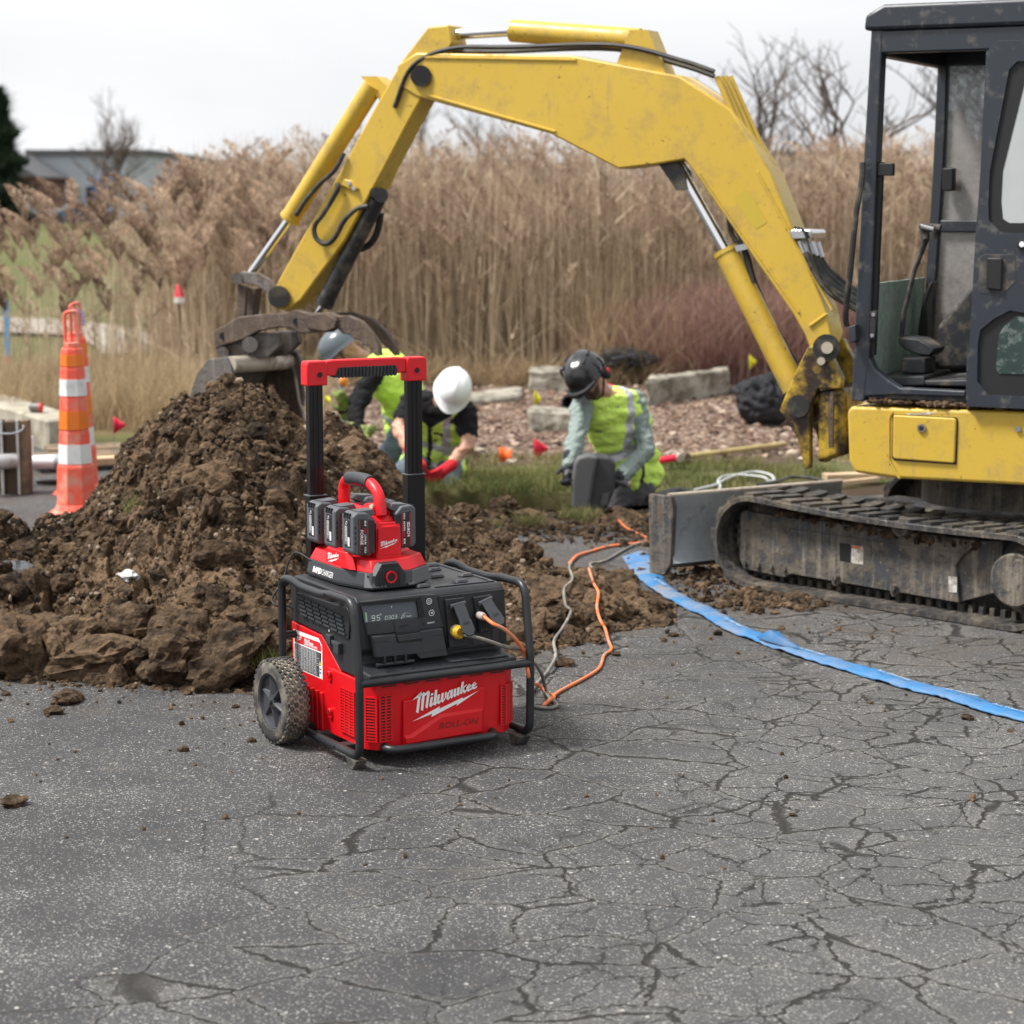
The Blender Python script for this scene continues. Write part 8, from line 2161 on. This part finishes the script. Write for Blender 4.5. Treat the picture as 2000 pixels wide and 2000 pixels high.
# sawn timber posts at the left edge, wire-bound
base = G(24, 966); wp = thing('timber_post_stack', 'upright rough timber posts bound with wire beside white pipe at the left edge', 'timber posts', base)
def lp3(px, py, Y=None): return P(px, py, Y or base.y) - base
def tbox(px0, px1, py0, y0, y1, name, mat, par=wp, bev=.004):
    a, c_ = lp3(px0, py0), lp3(px1, py0); b = MB(); b.box((a.x, y0, 0), (c_.x, y1, a.z)); return b.build(name, mat, par, bevel=bev)
tbox(-30, 2, 822, 0, .10, 'timber', M_WOOD); tbox(6, 30, 824, .01, .12, 'timber', simple('charred_wood', (.075, .050, .032), .9, var=.5, vscale=5, bump=.5, bscale=40)); tbox(36, 52, 822, 0, .11, 'timber', M_WOOD); tbox(31, 36.5, 820, -.012, .0, 'edge_strip', M_MET); tbox(-1, 5, 822, -.012, .0, 'edge_strip', M_MET)
b = MB(); b.tube(catmull([lp3(-30, 846, base.y - .02), lp3(20, 847, base.y - .03), lp3(40, 842, base.y - .02), lp3(46, 834, base.y - .01), lp3(42, 828, base.y + .02)], 6), .005, 6); b.build('binding_wire', M_GPI, wp)
b = MB(); a = P(-40, 905, base.y - .12); c_ = P(30, 900, base.y + .01)
b.cyl(a, c_, .045, 20); props(b.build('conduit_pipe', M_MET, None), 'fat grey pipe end poking out in front of the timber posts', 'pipe')
base2 = G(58, 948); pv = thing('pvc_tee', 'white plastic drain pipe with tee lying between the timber posts and channelizer', 'pipe', base2)
def l2(px, py, Y=None): return P(px, py, Y or base2.y) - base2
b = MB(); b.cyl(l2(58, 950), l2(58, 912), .024, 18); b.cyl(l2(58, 892), l2(58, 852), .0215, 18); b.cyl(l2(52, 902), l2(110, 902), .042, 22); b.build('pipe_run', M_PVC, pv)
b = MB(); b.cyl(l2(108, 902), l2(120, 903), .047, 22); b.build('coupling', M_GPI, pv)
b = MB(); a = l2(112, 915); b.box((a.x, -.02, 0.02), (a.x + .028, .01, a.z)); b.build('red_leg', simple('red_plastic_leg', (.62, .07, .07), .5), pv)
b = MB(); a = G(72, 945); c_ = G(122, 946); a.z = c_.z = .015; b.cyl(a, c_, .014, 12); props(b.build('black_pipe', M_HOSE, None), 'thin black pipe lying on asphalt under the white drain pipe', 'pipe')
g = G(126, 968); ap = thing('metal_panel', 'tall narrow grey metal strip standing left of the nearer channelizer', 'metal strip', g)
a = P(121, 816, g.y) - g; c_ = P(131, 816, g.y) - g; b = MB(); b.box((a.x, 0, 0), (c_.x, .012, a.z)); b.build('sheet', M_MET, ap); b = MB(); b.box((a.x - .004, -.004, 0), (a.x + .005, .016, a.z + .003)); b.build('rim', M_RUST, ap)
# planks
def plank(px0, py0, px1, py1, w, h, z, mat, label, group=None):
    a = G(px0, py0, z); c_ = G(px1, py1, z); d = c_ - a; L = d.length; o = MB(); o.box((0, -w / 2, 0), (L, w / 2, h))
    ob = o.build('plank', mat, None, bevel=.004); ob.location = (a.x, a.y, z); ob.rotation_euler = (0, 0, math.atan2(d.y, d.x)); return props(ob, label, 'plank', group)
gp_ = 'boards lying on the ground'
plank(100, 912, 290, 902, .14, .045, 0.10, M_LUM, 'pale plank at the front edge of the board pile behind the heap', gp_)
plank(60, 902, 300, 890, .30, .04, 0.06, M_WOOD, 'broad grey weathered board of the pile behind the heap', gp_)
plank(90, 885, 300, 878, .30, .04, 0.03, M_WOOD, 'rearmost weathered board of the pile, next to the grass', gp_)
plank(1610, 938, 1745, 934, .09, .04, 0.02, M_LUM, 'pale brown plank on the grass just under the yellow body', gp_)
plank(1640, 949, 1715, 941, .035, .03, 0.01, M_LUM, 'thin pale lath below the plank, beside the track', gp_)
# ---- kerb at the left
def blocky(name, label, cat, pts_bottom, h, mat, seed, group=None, wob=.012, z0=-.03, sub=5):
    """stone with a quadrilateral footprint; edges knocked about"""
    c = sum((Vector(p) for p in pts_bottom), Vector()) / 4
    bmm = bmesh.new(); q = [Vector(p) - c for p in pts_bottom]
    vb = [bmm.verts.new((p.x, p.y, z0)) for p in q]; vt = [bmm.verts.new((p.x * .985, p.y * .985, h)) for p in q]
    bmm.faces.new(vb[::-1]); bmm.faces.new(vt)
    for i in range(4): bmm.faces.new((vb[i], vb[(i + 1) % 4], vt[(i + 1) % 4], vt[i]))
    bmesh.ops.bevel(bmm, geom=bmm.edges[:], offset=.018, segments=1, affect='EDGES')
    bmesh.ops.subdivide_edges(bmm, edges=bmm.edges[:], cuts=sub, use_grid_fill=True)
    for v in bmm.verts:
        k = mnoise.noise_vector(Vector((v.co.x * 4 + seed, v.co.y * 4, v.co.z * 6))) * wob + mnoise.noise_vector(Vector((v.co.x * 17 + seed, v.co.y * 17, v.co.z * 17))) * wob * .4
        v.co += k
    bmesh.ops.recalc_face_normals(bmm, faces=bmm.faces)
    me = bpy.data.meshes.new(name); bmm.to_mesh(me); bmm.free(); me.materials.append(mat)
    o = link(bpy.data.objects.new(name, me)); o.location = (c.x, c.y, 0); return props(o, label, cat, group)
k0 = G(-140, 800); k1 = G(92, 880); kd = (k1 - k0).normalized(); kn = Vector((-kd.y, kd.x, 0)); kn = kn if kn.y > 0 else -kn
blocky('curb', 'long pale concrete curb at the left with a can lying on it', 'curb', [k0, k1, k1 + kn * .30, k0 + kn * .30], .21, simple('curb_concrete', (.34, .31, .245), .9, var=.18, vscale=3, bump=.4, bscale=60, dirt=(.19, .17, .12), dirt_amt=.7), 3, wob=.008, sub=14)
cc = P(95, 792, k1.y + .45)
cc = G(70, 806, .21); can = thing('spray_can', 'grey can with red end lying on top of the concrete curb', 'can', (cc.x, cc.y, .245), rad(-5))
b = MB(); b.tube([(-.045, 0, 0), (-.03, 0, 0), (.03, 0, 0)], [.018, .034, .034], 18); b.build('can_body', simple('can_grey', (.16, .15, .14), .4, .3), can); b = MB(); b.cyl((.030, 0, 0), (.045, 0, 0), .0345, 18); b.build('can_end', M_RPR, can)
# ---- concrete blocks in the bed
gb = 'old concrete blocks at the back of the bed'
def blk(label, px0, px1, pyb, pyt, depth, seed, slope=0):
    a, c_ = G(px0, pyb), G(px1, pyb + slope); h = P(px0, pyt, a.y).z
    return blocky('concrete_block', label, 'concrete block', [a, c_, c_ + Vector((.05, depth, 0)), a + Vector((.05, depth, 0))], h, M_CONC, seed, gb, wob=.03, sub=7)
blk('upright concrete block directly behind the black helmet, at left of the folded jacket', 1028, 1150, 772, 722, .45, 1)
blk('longest mossy concrete block, running right from behind the kneeling worker', 1262, 1425, 800, 742, .5, 2, -22)
blk('low concrete block lying in front of the upright one, left of the green sleeve', 1025, 1130, 842, 803, .35, 3)
blk('flat grey concrete slab far left in the bed, right of the white hard hat', 905, 1015, 798, 780, .8, 4, -8)
# ---- stones
for (px, py, s_, lab) in ((1318, 896, .055, 'round brown stone beside the sledge hammer head'), (930, 888, .05, 'pale bone coloured stone in the mulch left of the orange flag'), (905, 803, .05, 'pinkish stone beside the flat slab'), (1000, 905, .03, 'small pale stone lying between the orange and red flags')):
    g = G(px, py); rock('stone', lab, 'stone', (g.x, g.y, s_ * .4), (s_ * 1.4, s_, s_ * .8), simple('tan_stone_%d' % px, (.30, .25, .20), .9, var=.3), PRO_MED[px % 6], 'stones lying in the mulch')
# ---- marking flags
def flag(label, px, py, Y, mat, w=.075, h=.075, pyb=None, tri=False, lean=0.0):
    top = P(px, py, Y); gz = float(ground_z(np.array([top.x]), np.array([Y]))[0]); t = thing('marking_flag', label, 'marking flag', (top.x, Y, gz), 0, 'small marking flags on wire stakes')
    z1 = max(top.z - gz, .08)
    b = MB(); b.tube([(lean, 0, -.02), (0, 0, z1)], .0022, 6); b.build('wire_stake', M_STEEL, t)
    n = 6; V = []; F = []
    for i in range(n + 1):
        u = i / n; hh = h * (1 - u * (.95 if tri else .1))
        for v_ in (0, 1): V.append((w * u, .018 * math.sin(u * 5 + px) * u, z1 - .004 - v_ * hh - u * .022 - (h * .3 * u if tri else 0)))
    for i in range(n): F.append((2 * i, 2 * i + 1, 2 * i + 3, 2 * i + 2))
    b = MB(); b.add(V, F); o = b.build('flag_sheet', mat, t); s_ = o.modifiers.new('s', 'SOLIDIFY'); s_.thickness = .0012
    return t
MF = lambda n, c: simple(n, c, .6, var=.12, vscale=30)
M_FR, M_FO, M_FY = MF('flag_red', (.70, .012, .05)), MF('flag_orange', (.82, .13, .01)), MF('flag_yellow', (.72, .68, .02))
flag('dark red flag in front of the dry grass, right of the channelizer', 221, 811, 14.0, M_FR, .085, .12, tri=True)
flag('orange flag on the edge of the grass behind the hole', 974, 871, 13.9, M_FO, .085, .11)
flag('crimson flag right of the orange one, left of the kneeling worker', 1042, 854, 14.1, M_FR, .10, .15, tri=True)
flag('yellow flag beside the low concrete block, left of the black helmet', 1043, 760, 17.0, M_FY, .055, .15, tri=True)
flag('yellow flag in the red shrubs left of the boom foot', 1463, 690, 18.2, M_FY, .06, .14, tri=True)
flag('small yellow flag low on the left beside the digging tool', 634, 770, 15.5, M_FY, .04, .05)
# ---- marker post far left, red bag etc.
g = PY(13, 640, 21.0); mk = thing('marker_post', 'thin blue and red marker post at the far left of the reeds', 'marker post', (g.x, 21.0, -.25))
b = MB(); b.box((-.03, -.01, .4), (.03, .01, .95)); b.build('blue_band', simple('band_blue', (.14, .36, .60), .5), mk); b = MB(); b.box((-.028, -.012, 0), (.028, .008, .4)); b.build('red_band', simple('band_red', (.70, .06, .08), .5), mk)
g = PY(350, 600, 22); mk = thing('traffic_cone', 'small red cone with white base glimpsed among the reeds left of the bucket', 'cone', (g.x, 18.5 if False else 19.0, float(g.z) * 0 + .55))
mk.location = PY(350, 585, 18.6); b = MB(); b.lathe([(.045, .02), (.020, .12), (.014, .13), (0, .13)], n=16); b.build('cone_body', M_FR, mk); b = MB(); b.lathe([(.046, -.03), (.046, .02), (0, .021)], n=16); b.build('cone_collar', M_PVC, mk); b = MB(); b.cyl((0, 0, -.03), (0, 0, -1.0), .012, 8); b.build('cone_stake', M_WOOD, mk)
# ---- sledge hammer
a = G(1330, 893, .03); c_ = G(1532, 870, .02); d = (c_ - a); sh_ = thing('sledge_hammer', 'sledge hammer with long yellow handle lying in the mulch beside the worker', 'sledge hammer', a, math.atan2(d.y, d.x))
b = MB(); b.tube([(0, 0, 0), (d.length * .8, 0, 0), (d.length, 0, 0)], .019, 10); b.build('handle', simple('yellow_handle', (.42, .33, .13), .6, dirt=(.25, .18, .1), dirt_amt=.7), sh_); b = MB(); b.cyl((-.01, -.07, 0), (-.01, .07, 0), .034, 8); b.build('hammer_head', M_RUST, sh_)
g = G(1300, 915); t = thing('red_mallet', 'small red handled tool lying on the grass right behind the worker', 'hand tool', (g.x, g.y, .05), rad(20)); b = MB(); b.cyl((-.05, 0, 0), (.10, 0, .02), .022, 10); b.build('handle', M_FR, t); b = MB(); b.cyl((.09, -.03, .015), (.09, .05, .02), .028, 10); b.build('mallet_head', M_PALE, t)
# ---- jackets
def drape(label, c, rx, ry, h, seed, col, w=.30):
    V, F = ico(5); out = []
    for p in V:
        v = Vector(p); n1 = mnoise.fractal(v * 1.5 + Vector((seed, 0, 0)), .8, 2, 5); n2 = abs(mnoise.noise(v * 3.2 + Vector((0, seed, 0))))
        r_ = 1 + w * n1 - .30 * n2; out.append((v.x * r_ * rx, v.y * r_ * ry, max(-.02, (v.z * .5 + .5) ** .9 * h * (1 + .12 * n1) - .02)))
    o = np_mesh('jacket', np.array(out), F, col, smooth=True); o.location = c; return props(o, label, 'jacket', 'dark jackets left in the bed')
M_JK = cloth('charcoal_fleece', (.035, .036, .040), .3, 1.0, 9)
g = G(1497, 836); drape('crumpled charcoal jacket heaped in the mulch, left of the boom foot', (g.x, g.y + .15, 0), .24, .18, .40, 3.1, M_JK, .20)
g = G(1215, 765); drape('dark jacket laid on the long concrete block behind the black helmet', (P(1225, 735, 18.9).x, 19.1, .18), .30, .2, .20, 8.3, M_JK, .2)
g = G(1130, 800); b = MB(); b.lathe([(.0, -.10), (.05, -.10), (.062, -.03), (.062, .10), (.050, .10), (.048, .0), (0, .0)], (0, 0, 0), 'y', 20); bu = b.build('plastic_bottle', M_TRIM, None); bu.location = PY(1122, 785, 16.5); bu.rotation_euler = (0, 0, 2.6); props(bu, 'black tube end showing between the worker and the low concrete block', 'tube')
# ---- cables on the grass
def gcab(pts, r_, mat, name, label, z=.03):
    b = MB(); b.tube(catmull([tuple(G(x, y, z)) for x, y in pts], 8), r_, 8); props(b.build(name, mat, None, ang=60), label, 'cable')
M_GW = simple('pale_grey_cable', (.42, .43, .43), .5)
gcab([(1340, 963), (1365, 955), (1395, 948), (1420, 935), (1450, 925), (1480, 922), (1505, 928), (1512, 938), (1500, 940)], .009, M_GW, 'grey_cable', 'pale grey cable looped on the grass behind the dozer blade')
gcab([(1400, 965), (1407, 950), (1402, 940), (1415, 930), (1450, 928), (1490, 932), (1500, 938)], .008, M_GW, 'thin_grey_cable', 'second thinner loop of grey cable ending above the blade lip')
gcab([(1480, 947), (1520, 940), (1545, 932), (1580, 933), (1612, 942)], .010, M_HOSE, 'black_cable', 'black cable arched over the grass above the front of the track', .04)
gcab([(1270, 978), (1300, 968), (1330, 963), (1352, 968)], .035, M_HOSE, 'black_hose', 'fat black hose end lying behind the dozer blade', .03)

# ================================================================== blue lay flat hose
M_BLU = None
mb_ = NT('blue_hose'); Pq = mb_.tc.outputs['Object']
cH = mb_.mix(mb_.noise(6, 5), (.014, .115, .29), (.036, .185, .40))
dH = mb_.ramp(mb_.noise(5, 9, .75, stretch=(1, 1, 1)), [(.45, 0.0), (.62, .8)])
gr = mb_.n('ShaderNodeMapRange'); sx_n = mb_.n('ShaderNodeSeparateXYZ'); mb_.l(Pq, sx_n.inputs[0]); mb_.l(sx_n.outputs[1], gr.inputs[0]); gr.inputs[1].default_value = 7.3; gr.inputs[2].default_value = 9.2
cH = mb_.mix(mb_.math('MULTIPLY', dH, mb_.math('ADD', .30, mb_.math('MULTIPLY', gr.outputs[0], .75))), cH, (.25, .22, .18))
wv = mb_.vor(260, 'F1', Pq)
M_BLU = mb_.fin(cH, .5, mb_.bump(mb_.math('ADD', mb_.math('MULTIPLY', wv, .4), mb_.noise(14, 4)), .5, .006))
hp_ = [(1238, 1082), (1262, 1118), (1300, 1150), (1350, 1180), (1400, 1203), (1445, 1228), (1500, 1250), (1570, 1273), (1642, 1296), (1725, 1321), (1807, 1342), (1860, 1357), (1921, 1376), (2010, 1399), (2150, 1432), (2400, 1490)]
cp_ = catmull([tuple(G(x, y, .012)) for x, y in hp_], 14); V, F = [], []
hw_ = .050; n = len(cp_)
for i, p in enumerate(cp_):
    a, c_ = cp_[max(i - 1, 0)], cp_[min(i + 1, n - 1)]; d = (c_ - a).normalized(); s_ = Vector((-d.y, d.x, 0))
    k = i / n; wob = .006 * math.sin(i * .17) + .004 * mnoise.noise(Vector((i * .11, 0, 0)))
    w_ = hw_ * (1 + .08 * mnoise.noise(Vector((i * .12, 5, 0)))) * (1.35 if i < 20 else 1.0)
    tw = .35 * mnoise.noise(Vector((i * .12, 9, 0))) + (.5 if i < 8 else 0)
    for q in range(7):
        u_ = (q / 6 - .5) * 2; V.append((p.x + s_.x * u_ * w_ * math.cos(tw) + wob * s_.x, p.y + s_.y * u_ * w_ * math.cos(tw) + wob * s_.y, max(.004, .010 + .010 * (1 - u_ * u_) + u_ * w_ * .45 * math.sin(tw) + .006 * mnoise.noise(Vector((i * .4, u_ * 1.5, 3))))))
for i in range(n - 1):
    for q in range(6): F.append((i * 7 + q, i * 7 + q + 1, (i + 1) * 7 + q + 1, (i + 1) * 7 + q))
hs_ = np_mesh('lay_flat_hose', np.array(V), np.array(F), M_BLU, smooth=True); so = hs_.modifiers.new('s', 'SOLIDIFY'); so.thickness = .005; so.offset = 1
props(hs_, 'flat bright blue water hose snaking from the dozer blade over the cracked asphalt', 'hose')
fo = G(1500, 1252, .02); b = MB(); A_ = [G(1478, 1246, .02), G(1505, 1233, .05), G(1520, 1236, .06), G(1562, 1268, .022), G(1530, 1262, .02)]
b.add([tuple(p) for p in A_] + [tuple(p + Vector((0, 0, .006))) for p in A_], [(4, 3, 2, 1, 0), (5, 6, 7, 8, 9)] + [(i, (i + 1) % 5, (i + 1) % 5 + 5, i + 5) for i in range(5)])
b.build('hose_fold', M_BLU, hs_)
b = MB()
for i0 in (22, 62, 96, 124, 150, 172):
    if i0 + 14 >= n: continue
    A0 = Vector(V[i0 * 7 + 3]); A1 = Vector(V[(i0 + 9) * 7 + 3]); d = (A1 - A0).normalized(); s_ = (Vector(V[i0 * 7 + 5]) - Vector(V[i0 * 7 + 1])).normalized(); nn_ = d.cross(s_); nn_ = nn_ if nn_.z > 0 else -nn_
    put_text(b, 'ALL WEATHER', tuple(A0 - s_ * .010 + nn_ * .0075), d, s_, width=.17, height=.016, offset=.0)
b.build('hose_print', simple('hose_white', (.34, .46, .62), .5, var=.5, vscale=60), hs_, smooth=False)

# ================================================================== far background
def hz(px, Y): return PY(px, 385, Y).x
M_WALL = simple('pale_metal_wall', (.40, .43, .48), .6, var=.06, vscale=.3); M_TANW = simple('tan_wall', (.42, .36, .28), .8, var=.08, vscale=.4); M_BRICK = simple('dark_red_brick', (.17, .075, .06), .85, var=.2, vscale=2)
M_ROOF = simple('dark_roof', (.07, .07, .075), .7); M_WIN = simple('dark_window', (.03, .035, .045), .15)
GZ0 = -.0
def building(label, px0, px1, Y, dep, h, wall, win, roof='flat', wc=M_WIN, rows=1, band=None, wsz=(.6, .35)):
    x0, x1 = hz(px0, Y), hz(px1, Y); t = thing('building', label, 'building', ((x0 + x1) / 2, Y, 0)); w = (x1 - x0) / 2
    b = MB(); b.box((-w, 0, -1), (w, dep, h)); b.build('wall', wall, t)
    b = MB()
    if roof == 'flat': b.box((-w - .3, -.3, h), (w + .3, dep + .3, h + .35))
    else: b.prism([(-w - .5, h), (w + .5, h), (0, h + w * .75)], -.4, dep + .4, 'y')
    b.build('roof', M_ROOF, t)
    for r_ in range(rows):
        for k in range(win):
            x = -w + (k + .5) * 2 * w / win; zz = h * (.35 + .5 * r_ / max(1, rows)); ww = w / win * wsz[0]
            b = MB(); b.box((x - ww - .08, -.06, zz - .08), (x + ww + .08, .02, zz + h * wsz[1] / rows + .08)); fr_ = b.build('window', M_WALL, t); b = MB(); b.box((x - ww, -.09, zz), (x + ww, -.061, zz + h * wsz[1] / rows)); b.build('pane', wc, fr_)
    if band: b = MB(); b.box((band[0] * w, -.25, .1), (band[1] * w, -.02, band[2])); b.build('loading_bay', band[3], t)
    return t
M_BLUB = simple('blue_steel', (.045, .12, .34), .5)
building('long pale grey warehouse behind the reeds at the upper left', 62, 292, 150, 30, 4.6, M_WALL, 7, band=(.05, .38, 2.9, M_BLUB), wsz=(.5, .18))
building('dark red brick house with gable at the upper left corner', -60, 64, 140, 12, 3.0, M_BRICK, 3, 'gable')
building('tan flat roofed building just left of the stick', 268, 470, 165, 25, 4.2, M_TANW, 4)
building('white low building seen over the reeds between boom and stick', 700, 1180, 190, 30, 4.4, M_WALL, 9)
building('pale hall behind the reeds between the boom and the cab', 1360, 1780, 170, 30, 5.0, M_WALL, 6)
# parked car
def car(label, px, Y, col, group):
    t = thing('parked_car', label, 'car', (hz(px, Y), Y, 0), 0, group); b = MB()
    b.prism([(-2.2, .35), (-2.2, .8), (-2.0, .95), (-1.2, 1.0), (-.6, 1.45), (.9, 1.48), (1.5, 1.0), (2.1, .92), (2.25, .7), (2.25, .35)], -.85, .85, 'y'); b.build('body', col, t, bevel=.08)
    b = MB(); b.prism([(-1.05, 1.02), (-.55, 1.38), (.85, 1.41), (1.32, 1.02)], -.87, -.855, 'y'); b.build('side_window', M_WIN, t)
    for x in (-1.4, 1.4): b = MB(); b.cyl((x, -.9, .33), (x, -.68, .33), .33, 18); b.build('wheel', M_RUB, t)
car('silver car parked by the dark conifer at the far upper left', 8, 128, simple('silver_paint', (.50, .51, .53), .3, .4), 'cars parked far behind the reeds')
car('dark blue car parked right of the silver one, before the warehouse', 165, 130, simple('blue_paint', (.05, .09, .16), .3), 'cars parked far behind the reeds')
# conifer
def conifer(label, px, Y, h, w, seed):
    r = np.random.default_rng(seed); n = 5200; t = thing('conifer_tree', label, 'tree', (hz(px, Y), Y, 0))
    z = h * r.beta(1.1, 1.5, n); rr = w * (1 - z / h) ** .8 * r.uniform(.35, 1.05, n) * (.8 + .3 * np.sin(z * 4)); a = r.uniform(0, 2 * np.pi, n)
    V, F, T = blades(rr * np.cos(a), rr * np.sin(a), z, r.uniform(.25, .7, n), r.uniform(.05, .12, n), r.uniform(.3, 1.5, n), r.uniform(0, 1, n), 2, r)
    np_mesh('crown', V, F, M_CONF, t, attr={'tint': ('FLOAT', T)}); b = MB(); b.tube([(0, 0, -.5), (0, 0, h * .9)], [.22, .04], 8); b.build('trunk', M_BARK, t)
M_CONF = m_blade('conifer_needles', (.010, .022, .014), (.040, .062, .035))
conifer('dark green conifer at the upper left corner of the view', 8, 118, 7.5, 1.9, 1)
# bare trees
def bare_tree(label, px, Y, h, seed, thick=.09, spread=.75, group=None, depth=6):
    r = random.Random(seed); t = thing('bare_tree', label, 'tree', (hz(px, Y), Y, -.3), 0, group); tr_, cr = MB(), MB()
    def grow(p, d, L, rad_, lvl):
        pts = [p]; q = p; dd = d
        for k in range(3): dd = (dd + Vector((r.uniform(-.16, .16), r.uniform(-.16, .16), r.uniform(-.04, .12)))).normalized(); q = q + dd * L / 3; pts.append(q)
        (tr_ if lvl < 1 else cr).tube(pts, [rad_, rad_ * .88, rad_ * .78, rad_ * .66], 6 if lvl < 2 else 4)
        if lvl >= depth: return
        for k in range(3 if lvl < 3 else 2):
            s_ = spread * (1 + .15 * lvl); nd = (dd + Vector((r.uniform(-s_, s_), r.uniform(-s_, s_), r.uniform(-.1, .45)))).normalized(); grow(pts[r.randint(1, 3)] if k else q, nd, L * r.uniform(.62, .82), rad_ * .62, lvl + 1)
    grow(Vector((0, 0, 0)), Vector((0, 0, 1)), h * .32, thick, 0)
    tr_.build('trunk', M_BARK, t, smooth=False); cr.build('branches', M_BARK, t, smooth=False)
gt = 'bare trees standing behind the reeds'
bare_tree('thin bare tree before the pale warehouse, left of the other one', 182, 100, 7.0, 2, .16, .6, gt)
bare_tree('many stemmed bare tree before the warehouse, right of the thin one', 215, 104, 6.4, 5, .13, .8, gt)
bare_tree('broad bare tree with dark twigs seen between the boom and the cab', 1590, 27, 4.6, 8, .07, .85, gt)
bare_tree('bare tree behind the reeds above the boom cylinder', 1400, 32, 5.0, 9, .08, .8, gt)
bare_tree('bare tree at the right behind the excavator cab', 1900, 30, 5.0, 14, .08, .8, gt)
bare_tree('bare tree far behind the middle of the reeds', 980, 120, 8.5, 21, .2, .8, gt)
bare_tree('bare tree far behind, just right of the stick', 830, 110, 7.5, 23, .18, .8, gt)
# concrete path at the left beyond the curb
b = MB(); b.add([tuple(G(x, y, -.20)) for x, y in ((-200, 640), (120, 652), (175, 668), (200, 690), (278, 690), (300, 655), (262, 640), (190, 630), (90, 622), (-200, 612))], [tuple(range(9, -1, -1))])
props(b.build('path', simple('path_concrete', (.27, .24, .205), .9, var=.12, vscale=3), None, smooth=False), 'pale concrete path crossing the lawn at the left', None, None, 'structure')
